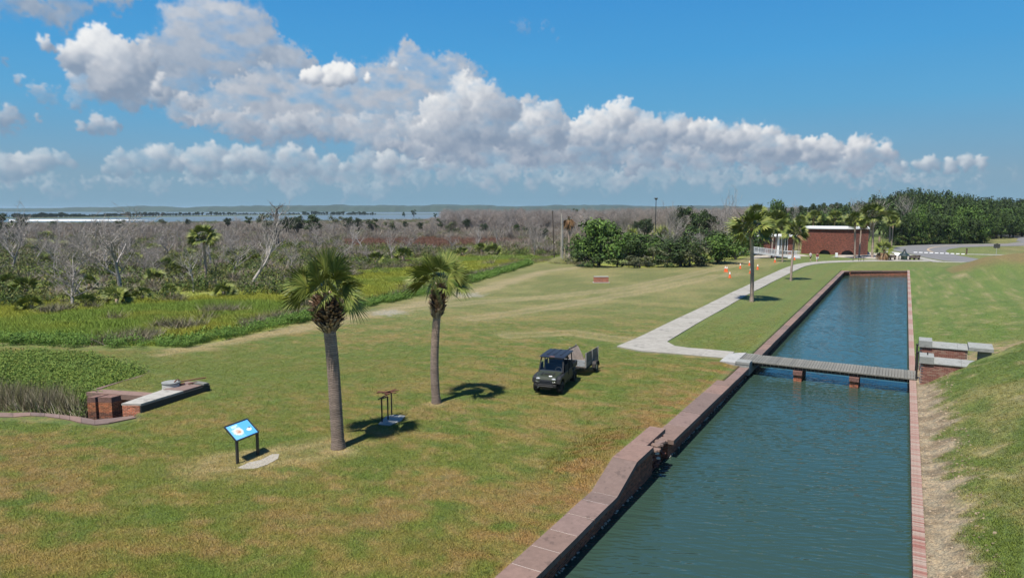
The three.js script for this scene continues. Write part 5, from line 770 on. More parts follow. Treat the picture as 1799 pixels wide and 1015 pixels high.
  EV.sort((a, b) => a[0] - b[0]).forEach(([x, y, t], i) => put([darkP[0], darkP[1], shrubP[1], darkP[0]][i % 4], 'evergreen_shrub', `dark evergreen shrub in the grey scrub, ${ordinal(i + 1)} counted from the left`, 'shrub', x, y, t, i % 4 === 2 ? 2.9 : 7.4, i * 2.1, 1.0, 'evergreen shrubs in the scrub'));
  const FAR = [[727, 384, 368], [710, 384, 372], [765, 386, 374], [1010, 384, 366]]; FAR.forEach(([x, y, t], i) => put(darkP[1], 'umbrella_tree', ['small flat-crowned tree with a bare stem against the far water, rightmost of two', 'small flat-crowned tree with a bare stem against the far water, leftmost of two', 'small round tree at the river shore above the slender lawn palm', 'round dark tree at the river shore behind the utility poles'][i], 'tree', x, y, t, 7.5, i, 0.8));
  // dead trees all through the scrub
  const DT = []; for (let i = 0; i < 210; i++) { const px = -30 + R() * 1430, q = Math.pow(R(), 1.5); let py = px > 960 ? 398 + q * 30 : 396 + q * 96; if (px > 980 && px < 1300 && py > 425) py = 425 - R() * 20; const p = on(px, py, -0.9), d = distToLine(p.x, p.z, HEDGE); if (d < 30 || inPoly(p.x, p.z, RUST)) continue; DT.push([px, py, p, R()]); }
  DT.sort((a, b) => a[2].z - b[2].z).reverse();
  const groups = 'dead trees in the grey scrub', back = DT.slice(40).map((q) => q[0]).sort((a, b) => a - b);
  DT.forEach(([px, py, p, r], i) => { const k = Math.floor(r * 60) % 6, h = lerp(3.2, 5.6, Math.pow(R(), 1.3)) * (px > 850 ? 1.25 : 1), s = h / 5.6; plant(deadP[k], 'dead_tree', i < 40 ? `${['grey twiggy', 'wide-spreading grey', 'pale slanting', 'dense grey', 'bleached sparse', 'thin-limbed grey'][k]} dead tree in the scrub, ${ordinal(i + 1)} nearest of the scattered ones` : `small grey dead tree far back in the scrub, ${ordinal(back.indexOf(px) + 1)} counted from the left`, 'dead tree', p, R() * 6.28, [s * (0.9 + 0.5 * R()), s, s * (0.9 + 0.5 * R())], i < 40 ? groups : 'distant dead trees in the scrub'); });
  const WOOD = []; for (let i = 0; i < 1100; i++) { const px = 780 + R() * 640, py = 384 + Math.pow(R(), 0.8) * 26, p = on(px, py, -0.9); if (p.z > -215) continue; const h = 5.5 + 3.5 * R(); WOOD.push([p.x, p.y, p.z, R() * 6.28, [h / 5.6 * 1.1, h / 5.6, h / 5.6 * 1.1], vary(R, [0.95, 0.92, 0.92], 0.2)]); }
  const merged = merge(deadP[1].children.map((m) => m.geometry)); scatter('dead_wood', merged, VM.twig, WOOD, 'far-off leafless grey wood along the horizon behind the thicket and the lamp post', 'dead wood');
}
function ordinal(n) { return n <= 20 ? ORD[n - 1] : n + (n % 10 === 1 && n !== 11 ? 'st' : n % 10 === 2 && n !== 12 ? 'nd' : n % 10 === 3 && n !== 13 ? 'rd' : 'th'); }
// ---------------------------------------------------------------- thicket at the end of the lawn, trees round the building, forest
{
  const R = rng(81), put = (proto, hp, name, label, cat, px, py, top, wpx, wp, turn, group) => { const p = on(px, py), h = Math.max(0.5, raise(px, top, -p.z) - p.y), s = h / hp, w = wpx ? wpx / FOCAL * -p.z / wp : s; return plant(proto, name, label, cat, p, turn, [w, s, w], group); };
  put(brightP, 7.6, 'oak_tree', 'bright green bushy tree right of the utility poles', 'tree', 1052, 466, 387, 92, 8.4, 1);
  put(deadP[2], 5.4, 'driftwood_stump', 'grey driftwood stump splayed at the foot of the bright green bushy tree', 'stump', 1012, 463, 446, 26, 3, 1);
  const T = [[oakP[0], 'dense dark green bush left in the thicket', 1108, 466, 420, 50], [shrubP[1], 'dusty grey-green bush before the brown roof', 1146, 468, 432, 44], [oakP[2], 'dark tangled bush under the tall dark trees', 1196, 468, 418, 66], [brightP, 'light green bush at the right end of the thicket', 1262, 462, 414, 66], [shrubP[2], 'bright low bush by the bare sand at the right end of the thicket', 1292, 456, 428, 40], [oakP[1], 'mid green bush behind the right end of the thicket', 1310, 448, 406, 56], [shrubP[0], 'small dark bush in the front of the thicket', 1172, 469, 446, 34], [shrubP[0], 'low bush at the foot of the bright green tree', 1085, 467, 446, 40], [shrubP[2], 'small light green bush in the middle front of the thicket', 1226, 466, 440, 38], [shrubP[1], 'brownish twiggy bush in the front of the thicket', 1124, 470, 448, 36], [oakP[2], 'dark bush against the white entrance wing', 1334, 444, 402, 40]];
  T.push([oakP[1], 'broad dark bush between the bright green tree and the shed', 1118, 464, 408, 60], [oakP[0], 'dark bush behind the front of the thicket, under the dark evergreens', 1160, 460, 412, 60], [oakP[2], 'dense bush behind the light green bush', 1240, 458, 400, 70], [shrubP[1], 'twiggy brown-green bush left of the light green bush', 1212, 468, 430, 50], [shrubP[0], 'dark low bush before the bright green bushy tree', 1040, 468, 440, 60], [oakP[0], 'bush behind the driftwood stump', 1018, 462, 418, 46]);
  [[1138, 462, 424, 'pale forked dead tree sticking out of the thicket left of the shed roof'], [1186, 462, 400, 'grey dead tree sticking out of the thicket below the dark evergreens'], [1228, 464, 424, 'low dead tree sticking out of the thicket left of the light green bush'], [1268, 450, 388, 'bare dead tree behind the light green bush']].forEach(([x, y, t, l], i) => put(deadP[[2, 1, 0, 3][i]], 5.4, 'dead_tree', l, 'dead tree', x, y, t, 44, 3.8, i * 2));
  T.forEach(([p, l, x, y, t, w], i) => put(p, p === shrubP[0] || p === shrubP[1] || p === shrubP[2] ? 2.9 : 7.6, 'bush', l, 'bush', x, y, t, w * 1.3, p === brightP || p === oakP[0] ? 8.6 : p === oakP[2] ? 9.4 : p === oakP[1] ? 7.6 : 3.3, i * 1.3));
  [[1192, 446, 362, 34], [1222, 448, 364, 44], [1246, 446, 372, 40], [1208, 450, 384, 50]].forEach(([x, y, t, w], i) => put(darkP[i % 2], 7.4, 'dark_tree', ['tall dark evergreen, left one of the cluster behind the thicket', 'tall dark evergreen, middle one of the cluster behind the thicket', 'tall dark evergreen, right one of the cluster behind the thicket', 'shorter dark evergreen in front of the cluster behind the thicket'][i], 'tree', x, y, t, w, i % 2 ? 6 : 5, i * 2));
  put(deadP[4], 5.2, 'dead_tree', 'pale bare dead trunk right of the dark evergreen cluster', 'dead tree', 1278, 446, 376, 40, 4, 2); put(deadP[0], 5.4, 'dead_tree', 'grey dead tree left of the dark evergreen cluster', 'dead tree', 1180, 452, 386, 44, 4, 4);
  put(palmC, 3.6, 'palm_tree', 'small palm before the brown shed roof', 'palm tree', 1166, 446, 404, 30, 3.4, 1); put(palmC, 3.6, 'palm_tree', 'small palm left of the brown shed roof', 'palm tree', 1113, 440, 406, 22, 3.4, 2);
  put(darkP[0], 7.4, 'dark_tree', 'round dark tree left of the lamp post', 'tree', 1136, 428, 384, 26, 5, 1);
  put(oakP[1], 7.6, 'oak_tree', 'tall round tree towering behind the white entrance wing', 'tree', 1360, 430, 349, 46, 7.6, 2);
  [[1330, 425, 372, 50], [1395, 425, 372, 54], [1420, 424, 370, 60], [1452, 424, 366, 56], [1484, 424, 364, 60], [1380, 425, 366, 40]].forEach(([x, y, t, w], i) => put([oakP[0], oakP[2], darkP[1], oakP[1], oakP[0], darkP[0]][i], 7.5, 'oak_tree', `dark green tree behind the brick building, ${ORD[[0, 2, 3, 4, 5, 1][i]]} from the left`, 'tree', x, y, t, w, 8, i * 1.1, 'trees behind the brick building'));
  [[1410, 412, 357], [1426, 411, 353], [1440, 411, 352], [1454, 411, 354], [1468, 411, 351], [1480, 411, 353], [1396, 412, 360]].sort((a, b) => a[0] - b[0]).forEach(([x, y, t], i) => put(pineP, 9.6, 'pine_tree', `slender pine on the skyline behind the brick building, ${ORD[i]} from the left`, 'pine tree', x, y, t, 20, 6, i, 'pines on the skyline'));
  [[1458, 424, 376, 26], [1398, 426, 380, 22], [1510, 424, 372, 40], [1524, 424, 366, 34]].forEach(([x, y, t, w], i) => put(deadP[[1, 4, 0, 2][i]], 5.4, 'dead_tree', `bare dead tree behind the brick building, ${['third', 'first', 'fourth', 'fifth'][i]} from the left`, 'dead tree', x, y, t, w, 3.6, i));
  put(deadP[0], 5.4, 'dead_tree', 'grey dead tree before the forest edge right of the two close palms', 'dead tree', 1588, 428, 366, 34, 3.8, 3);
  // forest to the right: rows of round crowns climbing to the ridge
  const edge = (x) => x < 1735 ? lerp(431, 426.5, (x - 1560) / 175) : lerp(420, 414, (x - 1735) / 100), sky = (x) => { const k = [[1480, 366], [1520, 352], [1560, 340], [1600, 333], [1650, 338], [1700, 344], [1750, 349], [1800, 350], [1900, 350]]; let i = 1; while (i < k.length - 1 && k[i][0] < x) i++; const t = (x - k[i - 1][0]) / (k[i][0] - k[i - 1][0]); return lerp(k[i - 1][1], k[i][1], clamp(t, 0, 1)); };
  const F = []; const rows = [[0, 1.0, 24, 374, 386, 34], [2.5, 1, 22, 364, 378, 36], [6, 1, 22, 354, 368, 38], [9, 1, 22, 346, 358, 36], [12, 1, 26, 0, 0, 34]];
  rows.forEach(([up, , n, t0, t1, w], r) => { for (let i = 0; i < n; i++) { const x0 = r === 0 ? 1572 : r < 3 ? 1566 : 1500, x = lerp(x0, 1850, (i + 0.5 * R()) / n), ridge = sky(x), top = r === 4 ? ridge + R() * 5 : Math.max(ridge + (4 - r) * 3, lerp(t0, t1, R())); F.push([x, edge(Math.max(x, 1560)) - up - (r ? R() : 0) + (x < 1560 ? -6 : 0), top, w * (0.85 + 0.4 * R()), r]); } });
  for (let i = 0; i < 26; i++) { const x = 1574 + i * 6.4 + R() * 3; F.push([x, edge(x) + 0.3, edge(x) - 12 - R() * 10, 17 + R() * 6, 5]); }
  const names = ['the front row', 'the second row', 'the third row', 'the fourth row', 'the ridge', 'the fringe']; const count = {};
  F.sort((a, b) => a[0] - b[0]).forEach(([x, y, t, w, r], i) => { const c = (count[r] = (count[r] ?? 0) + 1), low = r === 5, p = low ? shrubP[Math.floor(R() * 2) * 2] : r >= 3 ? (R() < 0.75 ? oakP[2] : darkP[1]) : R() < 0.16 ? brightP : oakP[Math.floor(R() * 3)]; put(p, low ? 2.9 : 7.5, low ? 'bush' : 'forest_tree', `${low ? 'low bush' : 'green tree'} right of the road, in ${names[r]} of the forest, ${ordinal(c)} from left`, low ? 'bush' : 'tree', x, y, t, w, low ? 3.2 : 8, R() * 6.28, 'forest right of the road'); });
  put(shrubP[0], 2.9, 'bush', 'round clipped bush at the right edge of the photo beyond the side road', 'bush', 1795, 413, 400, 24, 3.2, 1);
  // tree lines on the islands and the far shore, too small to tell apart
  const B = []; for (let i = 0; i < 900; i++) { const px = 20 + Math.pow(R(), 1.5) * 640, d = lerp(985, 1500, ss(60, 470, px)) + R() * 70, q = ray(px, 368), h = (3 + 5 * R() * R()) * (px < 420 ? 1 : 1.1) * (0.5 + fbm(px * 0.02, 3, 3)); B.push([q[0] / q[2] * d, -2.2, -d, R() * 6.28, [h * 0.16, h * 0.13, h * 0.16]]); }
  scatter('island_trees', merge(darkP[0].children.map((m) => m.geometry)), VM.leaf, B, 'dark line of trees on the marsh islands across the water', 'treeline');
}

// ---------------------------------------------------------------- utility vehicle and trailer on the lawn
{
  const olive = mat([0.030, 0.036, 0.020], 0.35), blk = mat([0.014, 0.014, 0.015], 0.55), gloss = new THREE.MeshPhysicalMaterial({ color: new THREE.Color().setRGB(0.014, 0.015, 0.02), roughness: 0.5, clearcoat: 0.12, clearcoatRoughness: 0.3 }), tyreM = mat([0.018, 0.018, 0.018], 0.9, { bumpMap: again(grainTex, 6, 6), bumpScale: 0.01 }), rimM = mat([0.05, 0.05, 0.05], 0.4, { metalness: 0.5 }), seatM = mat([0.04, 0.04, 0.042], 0.85);
  const glass = new THREE.MeshPhysicalMaterial({ color: new THREE.Color().setRGB(0.85, 0.92, 0.95), transmission: 1, thickness: 0, roughness: 0.03, ior: 1.5 });
  const lampM = new THREE.MeshPhysicalMaterial({ color: new THREE.Color().setRGB(0.36, 0.37, 0.38), roughness: 0.1, clearcoat: 1 });
  const heading = -20 * Math.PI / 180, t = thing('utility_vehicle', 'dark green four-seat utility vehicle with a black roof parked on the lawn', 'utility vehicle', G(964, 688.5).setY(0.02), heading); t.scale.set(1.1, 0.96, 1.0);
  const add = (n, g, m, par = t) => piece(n, g, m, par);
  // z forward from the front axle, x to the shaded side, y up
  const wheel = (x, z) => { const w = new THREE.Group(); w.name = 'wheel'; w.position.set(x, 0.325, z); t.add(w); const k = 22, tg = [place(new THREE.LatheGeometry([[0.17, -0.13], [0.29, -0.135], [0.325, -0.10], [0.33, 0], [0.325, 0.10], [0.29, 0.135], [0.17, 0.13]].map((p) => new THREE.Vector2(p[0], p[1])), 28), 0, 0, 0, 0, 0, Math.PI / 2)]; for (let i = 0; i < k; i++) for (const s of [-1, 1]) { const a = (i + (s > 0 ? 0.5 : 0)) / k * 6.283; tg.push(place(bx(0.11, 0.03, 0.045, s * 0.06, 0.325, 0, 0, 0, 0, 0.004), 0, 0, 0, a, 0, 0)); } add('tyre', tg, tyreM, w); const rg = [cyl(0.17, 0.17, 0.16, 0, 0, 0, 0, 0, Math.PI / 2, 20)]; for (let i = 0; i < 5; i++) rg.push(place(bx(0.2, 0.13, 0.045, 0, 0.09, 0, 0, 0, 0, 0.01), 0, 0, 0, i / 5 * 6.283, 0, 0)); add('rim', rg, rimM, w); };
  for (const z of [0, -2.75]) for (const x of [-0.6, 0.6]) wheel(x, z);
  add('chassis', [bx(1.0, 0.14, 3.5, 0, 0.42, -1.4), bx(0.5, 0.1, 0.9, 0, 0.3, 0.05), bx(1.3, 0.05, 2.2, 0, 0.37, -1.4)], blk);
  const arms = []; for (const z of [0, -2.75]) for (const s of [-1, 1]) arms.push(rod([s * 0.2, 0.42, z + 0.12], [s * 0.5, 0.32, z], 0.025), rod([s * 0.2, 0.42, z - 0.12], [s * 0.5, 0.32, z], 0.025), rod([s * 0.25, 0.85, z - 0.05], [s * 0.46, 0.38, z], 0.035)); add('suspension_arm', arms, blk);
  // nose: hood, cowl, grille, bumper
  const hood = prism([[0.62, 0.70], [0.60, 0.86], [0.42, 0.99], [0.05, 1.07], [-0.42, 1.12], [-0.42, 0.70]], 1.18, 0.05); hood.rotateY(-Math.PI / 2); hood.attributes.position.array.forEach((_, i, a) => { if (i % 3 === 0) a[i] *= 1 - 0.16 * ss(0.1, 0.62, a[i + 2]); }); hood.computeVertexNormals(); add('hood', hood, olive);
  add('hood_vent', [bx(0.34, 0.02, 0.16, 0, 1.075, 0.12, 0.12), bx(0.08, 0.02, 0.4, 0.3, 1.07, 0.1, 0.12), bx(0.08, 0.02, 0.4, -0.3, 1.07, 0.1, 0.12)], blk);
  const fender = (s) => { const g = prism([[0.50, 0.62], [0.46, 0.86], [0.2, 0.98], [-0.42, 1.0], [-0.46, 0.42], [-0.36, 0.42], [-0.33, 0.66], [-0.18, 0.78], [0.16, 0.78], [0.34, 0.66], [0.4, 0.56]], 0.34, 0.03); g.rotateY(-Math.PI / 2); g.translate(s * 0.56, 0.02, 0); return g; };
  for (const s of [-1, 1]) add('fender', fender(s), blk);
  add('grille', [bx(0.62, 0.24, 0.06, 0, 0.72, 0.63, -0.12), ...[0, 1, 2].map((i) => bx(0.44, 0.022, 0.05, 0, 0.64 + i * 0.07, 0.67, -0.12)), bx(0.03, 0.24, 0.07, 0.27, 0.72, 0.66, -0.12, 0, 0.25), bx(0.03, 0.24, 0.07, -0.27, 0.72, 0.66, -0.12, 0, -0.25)], gloss);
  add('bumper', [bx(1.12, 0.16, 0.14, 0, 0.53, 0.66), bx(0.7, 0.1, 0.12, 0, 0.41, 0.6), rod([-0.42, 0.5, 0.75], [0.42, 0.5, 0.75], 0.028), rod([-0.42, 0.5, 0.75], [-0.34, 0.78, 0.7], 0.022), rod([0.42, 0.5, 0.75], [0.34, 0.78, 0.7], 0.022)], blk);
  for (const s of [-1, 1]) { add('headlight', [place(new THREE.SphereGeometry(0.085, 16, 10), s * 0.40, 0.87, 0.54)].map((g) => { g.translate(-s * 0.4, -0.87, -0.54); g.scale(1.35, 0.9, 0.7); g.translate(s * 0.4, 0.87, 0.54); return g; }), lampM); add('lower_lamp', bx(0.2, 0.06, 0.05, s * 0.42, 0.71, 0.6, 0, s * 0.25, s * 0.2), mat([0.35, 0.36, 0.36], 0.2, { metalness: 0.6 })); }
  add('sticker', bx(0.16, 0.004, 0.07, 0.2, 1.022, 0.4, 0.42, 0.3, 0, 0), M.white); add('tow_hook', rod([-0.38, 0.38, 0.68], [-0.3, 0.5, 0.66], 0.02), M.white);
  // cab floor, doors, seats
  add('side_panel', [1, -1].flatMap((s) => [bx(0.05, 0.3, 2.1, s * 0.66, 0.62, -1.4), bx(0.05, 0.42, 0.72, s * 0.67, 0.83, -0.9, 0, 0, 0, 0.02), bx(0.05, 0.42, 0.72, s * 0.67, 0.83, -1.78, 0, 0, 0, 0.02)]), blk);
  add('dashboard', [bx(1.2, 0.26, 0.22, 0, 1.0, -0.52), bx(1.24, 0.5, 0.06, 0, 0.72, -0.46)], blk);
  for (const z of [-1.12, -2.0]) { const s = new THREE.Group(); s.name = 'bench_seat'; t.add(s); add('cushion', bx(1.2, 0.14, 0.48, 0, 0.78, z, 0, 0, 0, 0.05), seatM, s); add('backrest', bx(1.2, 0.52, 0.12, 0, 1.08, z - 0.26, -0.14, 0, 0, 0.05), seatM, s); }
  add('steering_wheel', [place(new THREE.TorusGeometry(0.17, 0.018, 8, 24), 0.33, 1.14, -0.66, -0.5), rod([0.33, 1.12, -0.66], [0.33, 0.95, -0.5], 0.025)], blk);
  // roll cage, windscreen, roof
  const bars = []; for (const s of [-1, 1]) bars.push(rod([s * 0.64, 1.05, -0.4], [s * 0.585, 1.86, -0.72], 0.03), rod([s * 0.65, 0.55, -1.48], [s * 0.6, 1.86, -1.48], 0.03), rod([s * 0.65, 0.55, -2.36], [s * 0.59, 1.86, -2.34], 0.03), rod([s * 0.585, 1.86, -0.72], [s * 0.59, 1.86, -2.34], 0.03), rod([s * 0.66, 0.98, -1.48], [s * 0.66, 0.98, -2.36], 0.02)); bars.push(rod([-0.6, 1.86, -2.34], [0.6, 1.86, -2.34], 0.03), rod([-0.6, 1.35, -2.36], [0.6, 1.35, -2.36], 0.025), rod([-0.585, 1.86, -0.72], [0.585, 1.86, -0.72], 0.03)); add('roll_cage', bars, blk);
  const wg = new Builder(); const wq = [[-0.6, 1.1, -0.385], [0.6, 1.1, -0.385], [0.56, 1.84, -0.685], [-0.56, 1.84, -0.685]]; wg.quad(wq[0], wq[1], wq[2], wq[3]); add('windscreen', wg.geo(), glass); add('windscreen_frame', [rod(wq[0], wq[1], 0.022), rod(wq[1], wq[2], 0.02), rod(wq[2], wq[3], 0.022), rod(wq[3], wq[0], 0.02)], blk);
  const net = [1, -1].flatMap((s) => [-0.72, -1.62].map((z) => bx(0.012, 0.5, 0.62, s * 0.665, 1.2, z - 0.3, 0, 0, 0, 0))); add('side_net', net, mat([0.01, 0.01, 0.011], 0.95));
  const roof = prism([[-0.56, 1.90], [-0.2, 1.945], [0.9, 1.97], [1.5, 1.95], [1.58, 1.90], [1.5, 1.885], [-0.5, 1.875]], 1.32, 0.03); roof.rotateY(Math.PI / 2); roof.translate(0, 0, -1.05); add('roof', roof, gloss); add('roof_rib', [-0.35, 0, 0.35].map((x) => bx(0.1, 0.02, 1.5, x, 1.972, -1.75, 0.0)), gloss); add('roof_label', bx(0.26, 0.008, 0.07, 0, 1.925, -0.62, 0.12, 0, 0, 0), mat([0.25, 0.12, 0.09], 0.7)); add('mirror', bx(0.3, 0.06, 0.03, 0, 1.77, -0.72, 0.2), blk);
  add('cargo_box', [bx(1.3, 0.05, 0.95, 0, 0.86, -2.92), bx(1.3, 0.3, 0.05, 0, 1.02, -2.46), bx(1.3, 0.3, 0.05, 0, 1.02, -3.4), bx(0.05, 0.3, 0.98, 0.64, 1.02, -2.93), bx(0.05, 0.3, 0.98, -0.64, 1.02, -2.93)], blk); add('rear_fender', [1, -1].map((s) => { const g = prism([[0.45, 0.5], [0.4, 0.72], [0.2, 0.84], [-0.2, 0.84], [-0.4, 0.72], [-0.45, 0.5], [-0.38, 0.5], [-0.3, 0.66], [0.3, 0.66], [0.38, 0.5]], 0.3, 0.02); g.rotateY(-Math.PI / 2); g.translate(s * 0.56, 0, -2.75); return g; }), blk);

  // trailer, boards on three sides
  const tr = thing('utility_trailer', 'small wooden-sided trailer hitched behind the utility vehicle', 'trailer', G(1022, 655).add(new THREE.Vector3(0, 0.02, -0.6)), -26 * Math.PI / 180), wood = [0, 1, 2].map((i) => mat([[0.30, 0.25, 0.20], [0.36, 0.30, 0.23], [0.26, 0.22, 0.18]][i], 0.9, { map: again(woodTex, 1, 1) }));
  const L2 = 2.3, Wd = 1.45, fl = 0.5;
  for (let i = 0; i < 8; i++) piece('deck_board', bx(Wd / 8 - 0.01, 0.035, L2, -Wd / 2 + (i + 0.5) * Wd / 8, fl, 0, 0, 0, 0, 0.003), wood[i % 3], tr);
  for (let k = 0; k < 4; k++) for (const s of [-1, 1]) piece('side_board', bx(0.03, 0.2, L2, s * (Wd / 2 - 0.02), fl + 0.13 + k * 0.21, 0, 0, 0, 0, 0.004), wood[(k + (s > 0 ? 1 : 0)) % 3], tr);
  for (let k = 0; k < 2; k++) piece('front_board', bx(Wd - 0.08, 0.19, 0.03, 0, fl + 0.12 + k * 0.2, L2 / 2 - 0.03, 0, 0, 0, 0.004), mat([0.5, 0.53, 0.55], 0.7, { map: woodTex }), tr);
  for (const s of [-1, 1]) for (const z of [-1.1, 0, 1.12]) piece('stake_post', bx(0.05, 0.92, 0.06, s * (Wd / 2 + 0.02), fl + 0.44, z, 0, 0, 0, 0.006), mat([0.32, 0.31, 0.3], 0.6, { metalness: 0.4 }), tr);
  piece('plywood_sheet', bx(0.03, 0.95, L2 - 0.25, -0.36, fl + 0.42, 0, 0, 0, 0.5, 0.004), mat([0.56, 0.44, 0.34], 0.85, { map: woodTex }), tr);
  piece('frame', [bx(Wd + 0.04, 0.07, 0.06, 0, fl - 0.06, L2 / 2), bx(Wd + 0.04, 0.07, 0.06, 0, fl - 0.06, -L2 / 2), bx(0.06, 0.07, L2, Wd / 2, fl - 0.06, 0), bx(0.06, 0.07, L2, -Wd / 2, fl - 0.06, 0), rod([0.4, fl - 0.06, L2 / 2], [0, 0.42, L2 / 2 + 1.0], 0.035), rod([-0.4, fl - 0.06, L2 / 2], [0, 0.42, L2 / 2 + 1.0], 0.035)], M.iron, tr);
  piece('hitch', [bx(0.1, 0.09, 0.2, 0, 0.45, L2 / 2 + 1.02), rod([0.06, 0.2, L2 / 2 + 0.7], [0.06, 0.7, L2 / 2 + 0.7], 0.03)], M.white, tr);
  for (const s of [-1, 1]) { const w = new THREE.Group(); w.name = 'wheel'; w.position.set(s * (Wd / 2 + 0.17), 0.3, -0.25); tr.add(w); piece('tyre', place(new THREE.LatheGeometry([[0.17, -0.085], [0.27, -0.09], [0.3, -0.06], [0.3, 0.06], [0.27, 0.09], [0.17, 0.085]].map((p) => new THREE.Vector2(p[0], p[1])), 26), 0, 0, 0, 0, 0, Math.PI / 2), tyreM, w); piece('rim', cyl(0.17, 0.17, 0.12, 0, 0, 0, 0, 0, Math.PI / 2, 18), mat([0.5, 0.5, 0.5], 0.4, { metalness: 0.6 }), w); const f = prism([[0.42, 0.28], [0.36, 0.5], [0.2, 0.64], [-0.2, 0.64], [-0.36, 0.5], [-0.42, 0.28], [-0.39, 0.28], [-0.33, 0.48], [-0.18, 0.61], [0.18, 0.61], [0.33, 0.48], [0.39, 0.28]], 0.24, 0.008); f.rotateY(-Math.PI / 2); f.translate(s * (Wd / 2 + 0.17), 0.02, -0.25); piece('mudguard', f, M.iron, tr); }
}
// ---------------------------------------------------------------- information sign, iron stand, brick block
{
  const a = G(417, 814), b = G(452.5, 798.5), c = a.clone().add(b).multiplyScalar(0.5), turn = Math.atan2(-(b.z - a.z), b.x - a.x), half = a.distanceTo(b) / 2;
  const t = thing('information_sign', 'blue information panel on two dark posts in the lawn left of the bristling palm', 'sign', c, turn);
  for (const s of [-1, 1]) piece('post', bx(0.11, 1.0, 0.07, s * half, 0.42, 0, 0, 0, 0, 0.008), mat([0.03, 0.032, 0.036], 0.45), t);
  const cv = document.createElement('canvas'); cv.width = 512; cv.height = 384; const x = cv.getContext('2d'); x.fillStyle = '#79bff0'; x.fillRect(0, 0, 512, 384); x.fillStyle = '#5fb0ea'; x.fillRect(250, 0, 262, 384);
  const R = rng(8), blob = (cx, cy, rx, ry, col, n) => { x.fillStyle = col; x.beginPath(); for (let i = 0; i <= n; i++) { const q = i / n * 6.283, r = 0.8 + 0.35 * R(); const X = cx + Math.cos(q) * rx * r, Y = cy + Math.sin(q) * ry * r; i ? x.lineTo(X, Y) : x.moveTo(X, Y); } x.fill(); };
  blob(160, 200, 120, 110, '#c9d6da', 26); blob(165, 205, 95, 85, '#dcd7cc', 24); blob(170, 210, 60, 55, '#d3b9a6', 18); blob(180, 222, 30, 26, '#c58f74', 12); blob(400, 240, 60, 42, '#dfe7d0', 14); x.fillStyle = '#2e3f55'; x.fillRect(416, 176, 30, 34); x.fillStyle = '#eaf4fb'; for (let i = 0; i < 3; i++) x.fillRect(90, 34 + i * 22, 150 - i * 26, 12);
  const art = new THREE.CanvasTexture(cv); art.colorSpace = THREE.SRGBColorSpace; const tilt = -0.72;
  const pn = new THREE.Group(); pn.name = 'panel'; pn.position.set(0, 1.18, -0.26); pn.rotation.x = tilt + Math.PI / 2 - Math.PI / 2; t.add(pn);
  const w = half * 2 + 0.12, h = 0.78; pn.rotation.x = 0.68; 
  piece('frame', [bx(w, 0.05, 0.05, 0, 0, -h / 2), bx(w, 0.05, 0.05, 0, 0, h / 2), bx(0.05, 0.05, h, w / 2, 0, 0), bx(0.05, 0.05, h, -w / 2, 0, 0), bx(w, 0.025, h, 0, -0.012, 0)], mat([0.022, 0.028, 0.04], 0.4), pn);
  piece('printed_face', new THREE.PlaneGeometry(w - 0.07, h - 0.07).rotateX(-Math.PI / 2).translate(0, 0.007, 0), new THREE.MeshPhysicalMaterial({ map: art, roughness: 0.3 }), pn);
  const g = new Builder(), P = [], R2 = rng(5), c0 = G(462, 806); const gp = [[417, 822], [436, 813], [458, 808], [478, 798], [490, 798], [488, 806], [470, 816], [450, 823], [428, 824]].map(([X, Y]) => G(X, Y)); setting('gravel_patch', solid(gp, -0.05, 0.018), mat([0.60, 0.55, 0.47], 1, { map: again(grainTex, 2, 2), bumpMap: again(grainTex, 3, 3), bumpScale: 0.02 }));
}
{
  const c = G(684, 741), t = thing('iron_stand', 'dark iron stand of three posts carrying crossed bars beside the bristling palm', 'iron stand', c.clone().setY(0.06));
  const loc = (x, y, h = 0) => { const p = G(x, y); return [p.x - c.x, h, p.z - c.z]; }, H = 1.12;
  const f = [loc(671, 743), loc(681.5, 739), loc(688, 731)], top = f.map((p) => [p[0], H, p[2]]);
  f.forEach((p, i) => { piece('post', rod([p[0], 0, p[2]], top[i], 0.035), M.iron, t); });
  const hub = [(top[0][0] + top[1][0] + top[2][0]) / 3, H + 0.06, (top[0][2] + top[1][2] + top[2][2]) / 3];
  const bar = (a, b, r = 0.03) => piece('bar', rod(a, b, r), M.rust, t);
  bar(add3(top[0], [-0.12, 0.0, 0.12]), add3(top[2], [0.12, 0.06, -0.16])); bar([hub[0] - 0.5, H + 0.12, hub[2] - 0.35], [hub[0] + 0.42, H + 0.1, hub[2] - 0.2]); bar([hub[0] - 0.5, H + 0.14, hub[2] - 0.05], [hub[0] + 0.5, H + 0.18, hub[2] - 0.35]); bar([hub[0] - 0.2, H + 0.16, hub[2] + 0.1], [hub[0] + 0.35, H + 0.2, hub[2] - 0.5], 0.025); bar(top[0], top[1]);
  piece('hub_plate', cyl(0.13, 0.13, 0.05, hub[0], H + 0.08, hub[2] - 0.1, 0, 0, 0, 14), M.rust, t);
  const s = thing('concrete_slab_base', 'pale weathered concrete slab under the dark iron stand', 'slab', [0, 0, 0]); piece('slab', solid([[664, 747], [678, 733], [691, 730], [712, 732], [704, 741], [684, 749]].map(([x, y]) => G(x, y)), -0.1, 0.06), M.granite, s);
}
{
  const t = thing('brick_block', 'low lone brick block with a pale top out on the lawn', 'block', G(1057, 497)), turn = 0.06; t.rotation.y = turn;
  piece('masonry', bx(1.95, 0.78, 0.75, -0.02, 0.42, -0.35, 0, 0, 0, 0.02), brickMat([0.85, 0.78, 0.82]), t); piece('top_slab', bx(2.0, 0.06, 0.82, 0, 0.84, -0.35), M.concrete, t); piece('footing', bx(2.25, 0.1, 1.05, 0, 0.05, -0.33), M.concrete, t); piece('end_plate', bx(0.02, 0.62, 0.56, 0.965, 0.42, -0.35, 0, 0, 0, 0), M.dark, t);
}
